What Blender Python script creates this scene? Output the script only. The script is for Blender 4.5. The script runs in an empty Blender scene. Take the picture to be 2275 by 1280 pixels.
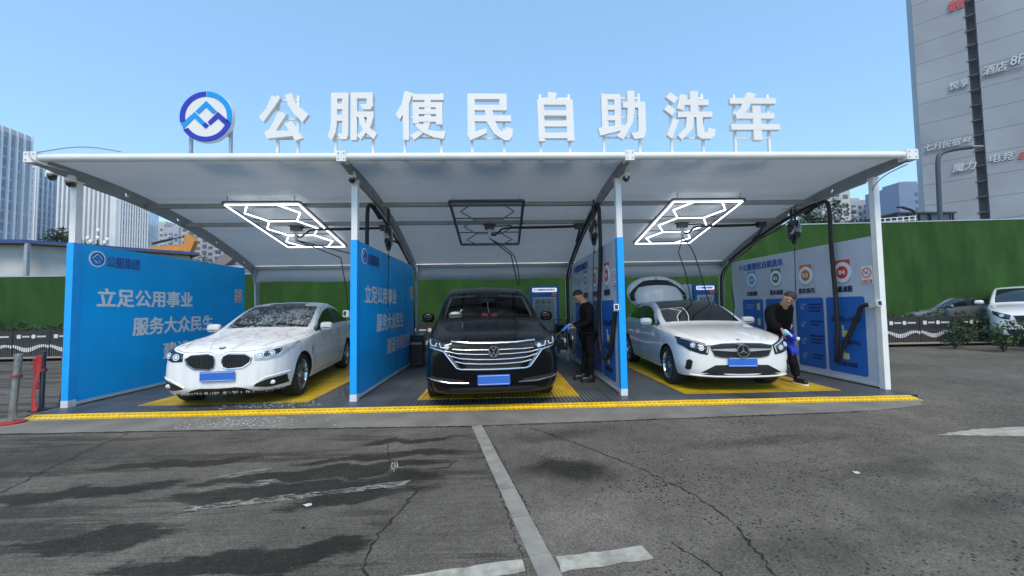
import bpy, bmesh, math, random
from mathutils import Vector, Matrix
from mathutils.bvhtree import BVHTree
SC = bpy.context.scene
COL = SC.collection
R = math.radians
rnd = random.Random(7)

# ---------------------------------------------------------------- camera
def make_camera():
    f, yaw, pit, rol = 872.9, -.0306, .0472, .0149
    cam = bpy.data.cameras.new('camera'); o = bpy.data.objects.new('camera', cam); COL.objects.link(o)
    cam.sensor_width = 36; cam.lens = f / 2275 * 36; cam.clip_start = .05; cam.clip_end = 3000
    fw = Vector((-math.sin(yaw) * math.cos(pit), math.cos(yaw) * math.cos(pit), math.sin(pit)))
    rt = Vector((math.cos(yaw), math.sin(yaw), 0)); upv = rt.cross(fw)
    c, s = math.cos(rol), math.sin(rol)
    ax = rt * c - upv * s; ay = rt * s + upv * c
    m = Matrix((ax, ay, -fw)).transposed().to_4x4()
    m.translation = Vector((0, -6.089, 1.385))
    o.matrix_world = m
    SC.camera = o
make_camera()

# ---------------------------------------------------------------- world and sun
SUN_EL, SUN_AZ = R(52), R(182)      # the sun stands behind the photographer
w = bpy.data.worlds.new("World"); SC.world = w; w.use_nodes = True
nt = w.node_tree
bg = nt.nodes['Background']
sky = nt.nodes.new('ShaderNodeTexSky'); sky.sky_type = 'NISHITA'; sky.sun_disc = False
sky.sun_elevation = SUN_EL; sky.sun_rotation = SUN_AZ; sky.altitude = 300
sky.air_density = 1.0; sky.dust_density = .35; sky.ozone_density = 3.0
hz = nt.nodes.new('ShaderNodeMix'); hz.data_type = 'RGBA'; hz.inputs[0].default_value = .5     # hazy air evens the sky out
hz.inputs[7].default_value = (.88, 1.86, 2.72, 1)
nt.links.new(sky.outputs[0], hz.inputs[6]); nt.links.new(hz.outputs[2], bg.inputs[0]); bg.inputs[1].default_value = .15
sl = bpy.data.lights.new('sun', 'SUN'); sl.energy = 1.3; sl.angle = R(25); sl.color = (1, .84, .62)
so = bpy.data.objects.new('sun', sl); COL.objects.link(so)
sd = Vector((math.sin(SUN_AZ) * math.cos(SUN_EL), math.cos(SUN_AZ) * math.cos(SUN_EL), math.sin(SUN_EL)))
so.rotation_euler = (-sd).to_track_quat('-Z', 'Y').to_euler(); so.location = (0, -40, 60)
SC.view_settings.view_transform = 'Standard'; SC.view_settings.look = 'None'
SC.view_settings.exposure = 1.2; SC.view_settings.gamma = 1
SC.cycles.max_bounces = 8; SC.cycles.transparent_max_bounces = 16
SC.cycles.sample_clamp_indirect = 6

# ---------------------------------------------------------------- helpers
class MB:
    """collects shapes; build() links them as one mesh object"""
    def __init__(s): s.v = []; s.f = []; s.m = []; s.n = 0
    def add(s, vs, fs, mi=0):
        b = len(s.v); s.v += [tuple(v) for v in vs]; s.f += [tuple(b + i for i in f) for f in fs]; s.m += [mi] * len(fs); return s
    def box(s, x0, x1, y0, y1, z0, z1, mi=0, M=None):
        vs = [Vector(p) for p in ((x0,y0,z0),(x1,y0,z0),(x1,y1,z0),(x0,y1,z0),(x0,y0,z1),(x1,y0,z1),(x1,y1,z1),(x0,y1,z1))]
        if M: vs = [M @ v for v in vs]
        return s.add(vs, [(0,3,2,1),(4,5,6,7),(0,1,5,4),(1,2,6,5),(2,3,7,6),(3,0,4,7)], mi)
    def bar(s, a, b, w, h=None, mi=0, up=(0,0,1)):
        a = Vector(a); b = Vector(b); d = (b - a); L = d.length
        if L < 1e-6: return s
        d.normalize(); upv = Vector(up)
        if abs(d.dot(upv)) > .98: upv = Vector((0,1,0))
        x = d.cross(upv).normalized(); z = x.cross(d).normalized(); h = h or w
        vs = []
        for p in (a, b):
            for sx, sz in ((-1,-1),(1,-1),(1,1),(-1,1)): vs.append(p + x*sx*w/2 + z*sz*h/2)
        return s.add(vs, [(0,1,2,3),(7,6,5,4),(0,4,5,1),(1,5,6,2),(2,6,7,3),(3,7,4,0)], mi)
    def tube(s, pts, r, n=8, mi=0, cap=True):
        pts = [Vector(p) for p in pts]; rr = r if isinstance(r, (list, tuple)) else [r] * len(pts)
        vs = []; fs = []; prev = None
        for i, p in enumerate(pts):
            d = (pts[min(i+1, len(pts)-1)] - pts[max(i-1, 0)])
            if d.length < 1e-9: d = Vector((0,0,1))
            d.normalize()
            if prev is None:
                u = d.orthogonal().normalized()
            else:
                u = prev - d * prev.dot(d)
                u = u.normalized() if u.length > 1e-6 else d.orthogonal().normalized()
            prev = u; vv = d.cross(u)
            for k in range(n):
                a = 2*math.pi*k/n; vs.append(p + (u*math.cos(a) + vv*math.sin(a)) * rr[i])
        for i in range(len(pts)-1):
            for k in range(n):
                fs.append((i*n+k, i*n+(k+1)%n, (i+1)*n+(k+1)%n, (i+1)*n+k))
        if cap: fs.append(tuple(reversed(range(n)))); fs.append(tuple(range((len(pts)-1)*n, len(pts)*n)))
        return s.add(vs, fs, mi)
    def lathe(s, prof, c=(0,0,0), axis='z', n=16, mi=0, cap=True):
        """prof: list of (radius, height)"""
        vs = []; fs = []; c = Vector(c)
        for r, h in prof:
            for k in range(n):
                a = 2*math.pi*k/n; x, y = r*math.cos(a), r*math.sin(a)
                vs.append(c + Vector({'z': (x,y,h), 'x': (h,x,y), 'y': (y,h,x)}[axis]))
        for i in range(len(prof)-1):
            for k in range(n): fs.append((i*n+k, i*n+(k+1)%n, (i+1)*n+(k+1)%n, (i+1)*n+k))
        if cap and prof[0][0] > 1e-4: fs.append(tuple(reversed(range(n))))
        if cap and prof[-1][0] > 1e-4: fs.append(tuple(range((len(prof)-1)*n, len(prof)*n)))
        return s.add(vs, fs, mi)
    def poly(s, pts, o, ux, uy, un, d0, d1, mi=0):
        """extrude a 2D outline: o + ux*a + uy*b, from depth d0 to d1 along un"""
        o = Vector(o); ux = Vector(ux); uy = Vector(uy); un = Vector(un); n = len(pts)
        area = sum(pts[i][0]*pts[(i+1)%n][1] - pts[(i+1)%n][0]*pts[i][1] for i in range(n))
        if (area < 0) != (ux.cross(uy).dot(un) < 0): pts = pts[::-1]
        vs = [o + ux*a + uy*b + un*d0 for a, b in pts] + [o + ux*a + uy*b + un*d1 for a, b in pts]
        fs = [tuple(range(n, 2*n)), tuple(reversed(range(n)))] + [(i, (i+1)%n, n+(i+1)%n, n+i) for i in range(n)]
        return s.add(vs, fs, mi)
    def build(s, name, mats, parent=None, origin=None, smooth=False, sharp=40, local=False):
        me = bpy.data.meshes.new(name)
        o = bpy.data.objects.new(name, me); COL.objects.link(o)
        off = Vector((0,0,0))
        if not local:
            if parent is not None: off = wloc(parent)
            elif origin is not None: off = Vector(origin); o.location = off
        me.from_pydata([tuple(Vector(v) - off) for v in s.v], [], s.f)
        if not isinstance(mats, (list, tuple)): mats = [mats]
        for m in mats: me.materials.append(m)
        if len(mats) > 1:
            for p, mi in zip(me.polygons, s.m): p.material_index = mi
        if parent is not None: o.parent = parent
        me.update()
        if smooth:
            me.polygons.foreach_set('use_smooth', [True]*len(me.polygons))
            me.set_sharp_from_angle(angle=R(sharp))
        return o
def wloc(o):
    v = Vector((0,0,0))
    while o is not None: v += o.location; o = o.parent
    return v
def tag(o, label=None, cat=None, group=None, kind=None):
    if label: o['label'] = label
    if cat: o['category'] = cat
    if group: o['group'] = group
    if kind: o['kind'] = kind
    return o
def thing(name, label, cat, loc=(0,0,0), rz=0, group=None):
    o = bpy.data.objects.new(name, None); COL.objects.link(o); o.location = loc; o.rotation_euler = (0,0,rz)
    o.empty_display_size = .2
    return tag(o, label, cat, group)
def kids(o): return [c for c in bpy.data.objects if c.parent == o]
def copy_tree(o, parent=None):
    c = o.copy(); COL.objects.link(c)
    if parent is not None: c.parent = parent
    for ch in kids(o): copy_tree(ch, c)
    return c
def spline(P, n=8):
    P = [Vector(p) for p in P]; out = []
    for i in range(len(P)-1):
        a, b, c, d = P[max(i-1,0)], P[i], P[i+1], P[min(i+2,len(P)-1)]
        for k in range(n):
            t = k/n
            out.append(.5*((2*b) + (c-a)*t + (2*a-5*b+4*c-d)*t*t + (3*b-a-3*c+d)*t**3))
    out.append(P[-1]); return out
def boolean_cut(o, cutter):
    m = o.modifiers.new('b', 'BOOLEAN'); m.operation = 'DIFFERENCE'; m.object = cutter; m.solver = 'EXACT'
    bpy.context.view_layer.update()
    dg = bpy.context.evaluated_depsgraph_get()
    me = bpy.data.meshes.new_from_object(o.evaluated_get(dg))
    o.modifiers.clear(); o.data = me
    bpy.data.objects.remove(cutter)
    return o

# ---------------------------------------------------------------- materials
def nodes(name):
    m = bpy.data.materials.new(name); m.use_nodes = True
    return m, m.node_tree, m.node_tree.nodes['Principled BSDF']
MATS = {}
def pm(name, col, rough=.5, metal=0, var=.08, scale=6, bump=0, bscale=60, coat=0, spec=.5, stretch=None, emit=None, estr=0):
    """painted, plastic or metal surface: uneven tone, uneven gloss and a little relief"""
    if name in MATS: return MATS[name]
    m, t, b = nodes(name); L = t.links
    tc = t.nodes.new('ShaderNodeTexCoord'); mp = t.nodes.new('ShaderNodeMapping'); L.new(tc.outputs['Object'], mp.inputs[0])
    if stretch: mp.inputs['Scale'].default_value = stretch
    n = t.nodes.new('ShaderNodeTexNoise'); n.inputs['Scale'].default_value = scale; n.inputs['Detail'].default_value = 5
    L.new(mp.outputs[0], n.inputs['Vector'])
    r = t.nodes.new('ShaderNodeMapRange'); r.inputs[1].default_value = .3; r.inputs[2].default_value = .7
    r.inputs[3].default_value = 1-var; r.inputs[4].default_value = 1+var*.6
    L.new(n.outputs[0], r.inputs[0])
    mx = t.nodes.new('ShaderNodeMix'); mx.data_type = 'RGBA'; mx.blend_type = 'MULTIPLY'; mx.inputs[0].default_value = 1
    mx.inputs[6].default_value = (*col, 1)
    L.new(r.outputs[0], mx.inputs[7]); L.new(mx.outputs[2], b.inputs['Base Color'])
    rr = t.nodes.new('ShaderNodeMapRange'); rr.inputs[3].default_value = max(.02, rough*.8); rr.inputs[4].default_value = min(1, rough*1.2)
    L.new(n.outputs[0], rr.inputs[0]); L.new(rr.outputs[0], b.inputs['Roughness'])
    b.inputs['Metallic'].default_value = metal; b.inputs['Coat Weight'].default_value = coat; b.inputs['Coat Roughness'].default_value = .03
    b.inputs['Specular IOR Level'].default_value = spec
    if emit: b.inputs['Emission Color'].default_value = (*emit, 1); b.inputs['Emission Strength'].default_value = estr
    if bump:
        n2 = t.nodes.new('ShaderNodeTexNoise'); n2.inputs['Scale'].default_value = bscale; n2.inputs['Detail'].default_value = 4
        L.new(mp.outputs[0], n2.inputs['Vector'])
        bp = t.nodes.new('ShaderNodeBump'); bp.inputs['Strength'].default_value = bump; bp.inputs['Distance'].default_value = .02
        L.new(n2.outputs[0], bp.inputs['Height']); L.new(bp.outputs[0], b.inputs['Normal'])
    MATS[name] = m
    return m
WHITE = pm('white_steel', (.78,.79,.77), .35, var=.08, scale=3, bump=.05)
GALV = pm('grey_steel', (.36,.38,.4), .4, .3, var=.15, scale=8, bump=.05)
BLACK = pm('black_plastic', (.012,.012,.013), .4, var=.2)
RUBBER = pm('black_rubber', (.015,.015,.016), .7, var=.3, bump=.1)
def splashed_board(name, col, dry):
    m, t, b = nodes(name); L = t.links; N = t.nodes.new; tc = N('ShaderNodeTexCoord')
    def nz(sc, st, det=6, ro=.6):
        mp = N('ShaderNodeMapping'); mp.inputs['Scale'].default_value = st; L.new(tc.outputs['Object'], mp.inputs[0]); n = N('ShaderNodeTexNoise'); n.inputs['Scale'].default_value = sc; n.inputs['Detail'].default_value = det; n.inputs['Roughness'].default_value = ro; L.new(mp.outputs[0], n.inputs['Vector']); return n.outputs[0]
    def rg(v, a, c, o0=0, o1=1):
        r = N('ShaderNodeMapRange'); r.interpolation_type = 'SMOOTHSTEP'; r.inputs[1].default_value = a; r.inputs[2].default_value = c; r.inputs[3].default_value = o0; r.inputs[4].default_value = o1; L.new(v, r.inputs[0]); return r.outputs[0]
    def ml(a, c):
        n = N('ShaderNodeMath'); n.operation = 'MULTIPLY'; L.new(a, n.inputs[0])
        if isinstance(c, float): n.inputs[1].default_value = c
        else: L.new(c, n.inputs[1])
        return n.outputs[0]
    sp = N('ShaderNodeSeparateXYZ'); L.new(tc.outputs['Object'], sp.inputs[0])
    low = rg(sp.outputs[2], .15, 1.25, 1, 0)
    spray = ml(ml(rg(nz(55,(1,1,.6),4,.7), .54, .66), rg(nz(1.7,(1,1,1)), .46, .66)), low)
    runs = ml(ml(rg(nz(9,(1,3,.22)), .55, .75), low), .45)
    ad = N('ShaderNodeMath'); ad.operation = 'ADD'; ad.use_clamp = True; L.new(ml(spray, .4), ad.inputs[0]); L.new(ml(runs, .2), ad.inputs[1])
    mx = N('ShaderNodeMix'); mx.data_type = 'RGBA'; mx.inputs[6].default_value = (*col,1); mx.inputs[7].default_value = (*dry,1); L.new(ad.outputs[0], mx.inputs[0])
    tone = rg(nz(1.2,(1,1,1)), .3, .7, .92, 1.04); m2 = N('ShaderNodeMix'); m2.data_type = 'RGBA'; m2.blend_type = 'MULTIPLY'; m2.inputs[0].default_value = 1; L.new(mx.outputs[2], m2.inputs[6]); L.new(tone, m2.inputs[7])
    L.new(m2.outputs[2], b.inputs['Base Color']); L.new(rg(nz(4,(1,1,.4)), .3, .7, .3, .55), b.inputs['Roughness']); b.inputs['Specular IOR Level'].default_value = .25
    bp = N('ShaderNodeBump'); bp.inputs['Strength'].default_value = .12; bp.inputs['Distance'].default_value = .02; L.new(nz(2.2,(1,1,1),2), bp.inputs['Height']); L.new(bp.outputs[0], b.inputs['Normal'])
    return m
BLUE = splashed_board('blue_board', (.0,.43,.98), (.45,.62,.85))
BLUEB = pm('bright_blue_trim', (.0,.36,.9), .4, var=.04)
BOARD = splashed_board('white_board', (.52,.58,.68), (.40,.43,.46))
YEL = pm('yellow_plastic', (.8,.52,.012), .5, var=.16, scale=9, bump=.1)
SIGNW = pm('white_sign_face', (.76,.76,.75), .5, var=.05, scale=2)
LETTER = pm('white_lettering', (.88,.90,.92), .5, var=.06)
DARKIN = pm('dark_ink', (.015,.02,.06), .5, var=.05)
INKB = pm('blue_ink', (.01,.12,.45), .5, var=.05)
REDP = pm('red_paint', (.6,.03,.03), .5, var=.1)
PURP = pm('violet_blue_paint', (.015,.03,.42), .35, var=.04)
CYAN = pm('cyan_paint', (.0,.29,.74), .35, var=.04)
CHROME = pm('chrome', (.75,.77,.8), .12, 1, var=.03)

# text as mesh, bold by several shifted copies a fraction of a millimetre apart in depth
_txt = {}
def text_geo(body):
    if body not in _txt:
        c = bpy.data.curves.new('t', 'FONT'); c.body = body; c.size = 1; c.resolution_u = 2; c.extrude = 0
        c.align_x = 'LEFT'
        o = bpy.data.objects.new('t', c); COL.objects.link(o)
        bpy.context.view_layer.update()
        me = bpy.data.meshes.new_from_object(o.evaluated_get(bpy.context.evaluated_depsgraph_get()))
        vs = [(v.co.x, v.co.y) for v in me.vertices]; fs = [tuple(p.vertices) for p in me.polygons]
        bpy.data.objects.remove(o); bpy.data.curves.remove(c); bpy.data.meshes.remove(me)
        xs = [v[0] for v in vs]; ys = [v[1] for v in vs]
        x0, x1, y0, y1 = min(xs), max(xs), min(ys), max(ys)
        _txt[body] = ([((x-x0)/(x1-x0), (y-y0)/(y1-y0)) for x, y in vs], fs, (x1-x0)/(y1-y0))
    return _txt[body]
def text(mb, body, o, ux, uy, un, wdt, hgt, bold=0, mi=0, depth=.004, slant=0):
    """lay body into a wdt x hgt box whose lower left corner is o"""
    vs, fs, _ = text_geo(body); o = Vector(o); ux = Vector(ux); uy = Vector(uy); un = Vector(un)
    flip = ux.cross(uy).dot(un) < 0
    k = 0
    for dx, dy in ([(0,0)] if not bold else [(0,0),(-1,0),(1,0),(0,-.7),(0,.7),(-.7,-.5),(.7,.5),(.7,-.5),(-.7,.5)]):
        P = [o + ux*(a*wdt + dx*bold + slant*b*hgt) + uy*(b*hgt + dy*bold) + un*(depth + k*.0006) for a, b in vs]
        mb.add(P, [f[::-1] for f in fs] if flip else fs, mi); k += 1
    return mb
def arc(cx, cy, r, a0, a1, n=24):
    return [(cx + r*math.cos(R(a0 + (a1-a0)*i/n)), cy + r*math.sin(R(a0 + (a1-a0)*i/n))) for i in range(n+1)]
def ring_poly(r0, r1, a0, a1, n=28): return arc(0,0,r1,a0,a1,n) + arc(0,0,r0,a1,a0,n)
def emblem_polys():
    """two tone round company mark: (polygon, tone) in a unit disc"""
    return [(ring_poly(.8,1,90.8,194), 0), (ring_poly(.8,1,89.2,-14), 1),
            ([(-.41,.2),(0,.63),(.41,.2),(.27,.1),(0,.37),(-.27,.1)], 1),
            ([(-.95,-.29),(-.43,.18),(-.03,-.23),(-.14,-.35),(-.44,-.06),(-.84,-.49)], 1),
            ([(0,-.24),(.12,-.36),(0,-.48),(-.13,-.36)], 0),
            ([(.07,-.22),(.45,.19),(.97,-.27)] + arc(0,0,1,-20,-149,26) + arc(0,0,.8,-146,-40,20) + [(.73,-.34),(.46,-.08),(.16,-.35)], 0)]
# ================================================================ ground
def ground_material():
    m, t, b = nodes('asphalt'); L = t.links; N = t.nodes.new
    tc = N('ShaderNodeTexCoord'); P = tc.outputs['Object']
    def noise(scale, det=5, vec=P, rough=.6):
        n = N('ShaderNodeTexNoise'); n.inputs['Scale'].default_value = scale; n.inputs['Detail'].default_value = det
        n.inputs['Roughness'].default_value = rough; L.new(vec, n.inputs['Vector']); return n.outputs[0]
    def rng(v, a, c, o0=0, o1=1, smooth=True):
        r = N('ShaderNodeMapRange'); r.interpolation_type = 'SMOOTHSTEP' if smooth else 'LINEAR'
        r.inputs[1].default_value = a; r.inputs[2].default_value = c; r.inputs[3].default_value = o0; r.inputs[4].default_value = o1
        L.new(v, r.inputs[0]); return r.outputs[0]
    def mth(op, a, c):
        n = N('ShaderNodeMath'); n.operation = op
        for i, v in enumerate((a, c)):
            if isinstance(v, (int, float)): n.inputs[i].default_value = v
            else: L.new(v, n.inputs[i])
        return n.outputs[0]
    def vm(op, a, c):
        n = N('ShaderNodeVectorMath'); n.operation = op; L.new(a, n.inputs[0])
        if isinstance(c, tuple): n.inputs[1].default_value = c
        else: L.new(c, n.inputs[1])
        return n
    # ragged coordinate: stain outlines wander
    wn = N('ShaderNodeTexNoise'); wn.inputs['Scale'].default_value = 2.2; wn.inputs['Detail'].default_value = 5; L.new(P, wn.inputs['Vector'])
    wob = vm('MULTIPLY', vm('SUBTRACT', wn.outputs['Color'], (.5,.5,.5)).outputs[0], (.9,.55,0)).outputs[0]
    PW = vm('ADD', P, wob).outputs[0]
    bmap = N('ShaderNodeMapping'); bmap.inputs['Rotation'].default_value = (0,0,R(-10)); bmap.inputs['Scale'].default_value = (2.2,34,1); L.new(P, bmap.inputs[0])
    brag = noise(1.0, 4, bmap.outputs[0], .7)
    def ell(x, y, rx, ry, soft=.5, rot=10, rag=0):
        mp = N('ShaderNodeMapping'); mp.vector_type = 'TEXTURE'
        mp.inputs['Location'].default_value = (x, y, 0); mp.inputs['Rotation'].default_value = (0,0,R(rot)); mp.inputs['Scale'].default_value = (rx, ry, 1)
        L.new(PW, mp.inputs[0])
        ml = vm('MULTIPLY', mp.outputs[0], (1,1,0)).outputs[0]
        ln = N('ShaderNodeVectorMath'); ln.operation = 'LENGTH'; L.new(ml, ln.inputs[0])
        v_ = ln.outputs['Value']
        if rag: v_ = mth('ADD', v_, mth('MULTIPLY', mth('SUBTRACT', brag, .5), rag))
        return rng(v_, 1-soft, 1, 1, 0)
    def union(*e):
        r = e[0]
        for x in e[1:]: r = mth('MAXIMUM', r, x)
        return r
    st = N('ShaderNodeMapping'); st.inputs['Rotation'].default_value = (0,0,R(-10)); st.inputs['Scale'].default_value = (.32,3.2,1); L.new(P, st.inputs[0])
    streak = mth('MULTIPLY', rng(mth('ADD', noise(1.0, 8, st.outputs[0], .68), mth('MULTIPLY', mth('SUBTRACT', brag, .5), .16)), .51, .56), .62)
    st2 = N('ShaderNodeMapping'); st2.inputs['Rotation'].default_value = (0,0,R(-10)); st2.inputs['Scale'].default_value = (2.5,45,1); L.new(P, st2.inputs[0])
    brush = rng(noise(1.0, 3, st2.outputs[0]), .3, .7, .84, 1.12)
    side = vm('DOT_PRODUCT', P, (1,.207,0)).outputs['Value']
    left = rng(side, -.62, -.5, 1, 0)
    dry = mth('SUBTRACT', 1, union(ell(-.35,-3.25,.62,.55,.35), mth('MULTIPLY', ell(-1.55,-3.35,.7,.17,.5), .9)))
    wet = mth('MULTIPLY', mth('MULTIPLY', union(streak, ell(-1.55,-2.86,1.15,.19,.25,10,.9), ell(-1.1,-3.02,.62,.16,.25,16,.7), ell(-1.5,-2.54,1.25,.14,.25,10,.9), ell(-1.2,-2.2,.95,.11,.3,9,.9), ell(-1.0,-1.75,.7,.10,.4,8,.9), ell(-1.45,-3.74,.85,.17,.25,10,1.1), ell(-3.3,-2.8,.9,.16,.4,10,.9), ell(-2.6,-3.45,.55,.16,.25,10,1.1), ell(-3.0,-2.2,1.0,.12,.4,9,.9)), left), dry)
    spots = union(ell(.56,-2.6,.66,.29,.8,10,.3), mth('MULTIPLY', ell(2.6,-2.05,1.6,.22,.9), .5), mth('MULTIPLY', ell(3.4,-2.75,.8,.2,.9), .45),
                  mth('MULTIPLY', ell(1.9,-3.75,.9,.25,.9), .45), mth('MULTIPLY', ell(.25,-4.2,.5,.3,.7), .5), mth('MULTIPLY', ell(-4.4,-2.0,2.0,.6,.9), .55),
                  mth('MULTIPLY', ell(.6,-1.7,1.0,.28,.9), .6), mth('MULTIPLY', ell(3.6,-3.4,1.0,.25,.9), .5))
    dark = union(wet, mth('MULTIPLY', spots, 1.0))
    big = mth('MULTIPLY', rng(noise(.55, 6), .3, .7, .70, 1.34, False), mth('ADD', mth('MULTIPLY', ell(1.0,-3.3,1.3,.6,.8), .25), .95))
    mid = rng(noise(6, 5), .3, .7, .85, 1.16, False)
    fine = rng(noise(90, 4, P, .7), .3, .7, .42, 1.58, False)
    vo = N('ShaderNodeTexVoronoi'); vo.inputs['Scale'].default_value = 24; vo.inputs['Randomness'].default_value = 1; L.new(P, vo.inputs['Vector'])
    pit_zone = rng(noise(.9, 3), .4, .62, 0, 1)
    right = rng(side, -.4, 0, 0, 1)
    pits = mth('MULTIPLY', mth('MULTIPLY', rng(vo.outputs['Distance'], .17, .27, 1, 0), right), mth('ADD', mth('MULTIPLY', pit_zone, .7), .35))
    vo2 = N('ShaderNodeTexVoronoi'); vo2.inputs['Scale'].default_value = 23; L.new(P, vo2.inputs['Vector'])
    chips = rng(vo2.outputs['Distance'], .07, .13, 1.1, 0)
    val = mth('MULTIPLY', mth('MULTIPLY', mth('MULTIPLY', big, mid), fine), .118)
    val = mth('MULTIPLY', val, mth('SUBTRACT', 1, mth('MULTIPLY', dark, .70)))
    val = mth('MULTIPLY', val, mth('SUBTRACT', 1, mth('MULTIPLY', pits, .9)))
    val = mth('MULTIPLY', val, rng(left, 0, 1, 1, 1)); 
    val = mth('MULTIPLY', val, mth('ADD', mth('MULTIPLY', left, mth('SUBTRACT', brush, 1)), 1))
    val = mth('ADD', val, mth('MULTIPLY', chips, .07))
    cc = N('ShaderNodeCombineColor')
    L.new(mth('MULTIPLY', val, 1.10), cc.inputs[0]); L.new(mth('MULTIPLY', val, 1.0), cc.inputs[1]); L.new(mth('MULTIPLY', val, .84), cc.inputs[2])
    L.new(cc.outputs[0], b.inputs['Base Color'])
    L.new(rng(dark, 0, 1, .9, .8, False), b.inputs['Roughness']); b.inputs['Specular IOR Level'].default_value = .15
    hb = mth('ADD', mth('MULTIPLY', fine, .4), mth('MULTIPLY', pits, -.8))
    bp = N('ShaderNodeBump'); bp.inputs['Strength'].default_value = .5; bp.inputs['Distance'].default_value = .006
    L.new(hb, bp.inputs['Height']); L.new(bp.outputs[0], b.inputs['Normal'])
    return m
ASPH = ground_material()
GZ = -.04
g = MB(); g.add([(-290,-60,GZ),(290,-60,GZ),(290,410,GZ),(-290,410,GZ)], [(0,1,2,3)])
tag(g.build('ground', ASPH), kind='structure')
CONC = pm('concrete', (.20,.19,.166), .85, var=.3, scale=2.2, bump=.35, bscale=70)
CONC2 = pm('pale_concrete', (.27,.258,.225), .85, var=.25, scale=7, bump=.3, bscale=90)
PAINT = pm('worn_road_paint', (.40,.385,.33), .8, var=.35, scale=14, bump=.25, bscale=90)
def sheet(name, pts, z, mat, kind='structure', jit=0):
    out = []
    n = len(pts)
    for i in range(n):
        a, c = Vector(pts[i]), Vector(pts[(i+1)%n]); k = max(1, int((c-a).length/.06)) if jit else 1
        k = min(k, 160)
        for j in range(k):
            p = a.lerp(c, j/k); out.append((p.x + rnd.uniform(-jit,jit), p.y + rnd.uniform(-jit,jit)))
    mb = MB(); mb.poly(out, (0,0,0), (1,0,0), (0,1,0), (0,0,1), z-.003, z)
    return tag(mb.build(name, mat), kind=kind)
sheet('apron', [(-13,-.5),(-13,-1.1),(-6,-1.17),(-.4,-1.3),(4.2,-1.1),(5.0,-1.02),(5.7,-.86),(6.05,-.5)], GZ+.008, CONC, jit=.012)
# flush kerb of concrete blocks
kb = MB(); a = Vector((-.30,-1.31,0)); dv = Vector((.2,-.979,0)).normalized(); pv = Vector((dv.y,-dv.x,0))
for i in range(9):
    p0 = a + dv*(i*.42+.004); p1 = a + dv*(i*.42+.416); hw = .062
    q = [p0-pv*hw, p0+pv*hw, p1+pv*hw, p1-pv*hw]
    dz = rnd.uniform(.009,.014)
    kb.add([(v.x,v.y,GZ-.02) for v in q]+[(v.x,v.y,GZ+dz) for v in q], [(4,5,6,7),(0,1,5,4),(1,2,6,5),(2,3,7,6),(3,0,4,7)])
tag(kb.build('kerb_strip', CONC2), kind='structure')
sheet('painted_line', [(-1.1,-4.13),(-.72,-3.95),(.10,-3.81),(.12,-3.91),(-.7,-4.06),(-1.1,-4.24)], GZ+.006, PAINT, jit=.006)
sheet('painted_line', [(.30,-3.80),(.82,-3.725),(.84,-3.84),(.30,-3.93)], GZ+.006, PAINT, jit=.008)
sheet('painted_line', [(4.6,-2.0),(5.2,-1.86),(9,-1.6),(9,-1.95),(5.4,-2.1)], GZ+.006, PAINT, jit=.012)
def worn_line(a, c, wd, n):
    mb = MB(); a = Vector((*a,0)); c = Vector((*c,0)); d = (c-a).normalized(); p = Vector((-d.y,d.x,0))
    for i in range(n):
        q = a.lerp(c, rnd.random()) + p*rnd.uniform(-wd,wd); l = rnd.uniform(.02,.09); h = rnd.uniform(.002,.007)
        mb.add([q-d*l-p*h*.3, q+d*l-p*h, q+d*l*.8+p*h, q-d*l*.7+p*h*.6], [(0,1,2,3)])
    for i, v in enumerate(mb.v): mb.v[i] = (v[0], v[1], GZ+.005)
    tag(mb.build('worn_paint', PAINT), kind='structure')
worn_line((-2.3,-3.13),(-.8,-2.8),.045,150); worn_line((-1.0,-2.35),(-.95,-2.5),.03,14); worn_line((-2.4,-2.6),(-2.1,-2.45),.05,16); worn_line((-2.2,-2.75),(-1.9,-2.7),.05,14)
CRK = pm('crack_filler', (.016,.015,.014), .95, var=.2)
def crack(pts, wd, z=GZ+.004):
    pts = [Vector((x,y,0)) for x, y in pts]; P = []
    for a, c in zip(pts, pts[1:]):
        k = max(2, int((c-a).length/.03))
        for j in range(k): P.append(a.lerp(c, j/k) + Vector((rnd.gauss(0,.012), rnd.gauss(0,.008), 0)))
    P.append(pts[-1]); mb = MB(); vs = []; fs = []
    for i, p in enumerate(P):
        h = wd*rnd.uniform(.15,1.1); d = (P[min(i+1,len(P)-1)]-P[max(i-1,0)]).normalized(); q = Vector((-d.y,d.x,0))
        vs += [(p.x-q.x*h, p.y-q.y*h, z), (p.x+q.x*h, p.y+q.y*h, z)]
    for i in range(len(P)-1): fs.append((2*i,2*i+1,2*i+3,2*i+2))
    mb.add(vs, fs); tag(mb.build('pavement_crack', CRK), kind='structure')
crack([(.35,-1.42),(.84,-2.09),(1.19,-2.63),(1.42,-3.1),(1.5,-3.45),(1.46,-3.75),(1.35,-4.3)], .008)
crack([(-1.2,-1.85),(-1.09,-2.2),(-1.02,-2.37),(-.72,-2.55),(-.5,-2.5),(-.42,-2.35)], .007)
crack([(-.66,-2.9),(-.77,-3.45),(-.8,-3.72),(-.72,-3.96),(-.72,-4.3)], .009)
crack([(-4.0,-2.8),(-4.28,-1.85),(-4.4,-1.25)], .007)
crack([(1.0,-3.7),(1.12,-3.95),(1.2,-4.2)], .006)
crack([(-6,-1.19),(-3,-1.24),(-.4,-1.32),(2,-1.22),(4.6,-1.1)], .009, GZ+.011)
crack([(-.10,-1.9),(.12,-3.0),(.31,-4.1)], .005); crack([(-.24,-1.9),(-.02,-3.0),(.15,-4.1)], .005)
LIT = pm('paper_scrap', (.5,.5,.48), .8, var=.1)
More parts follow.
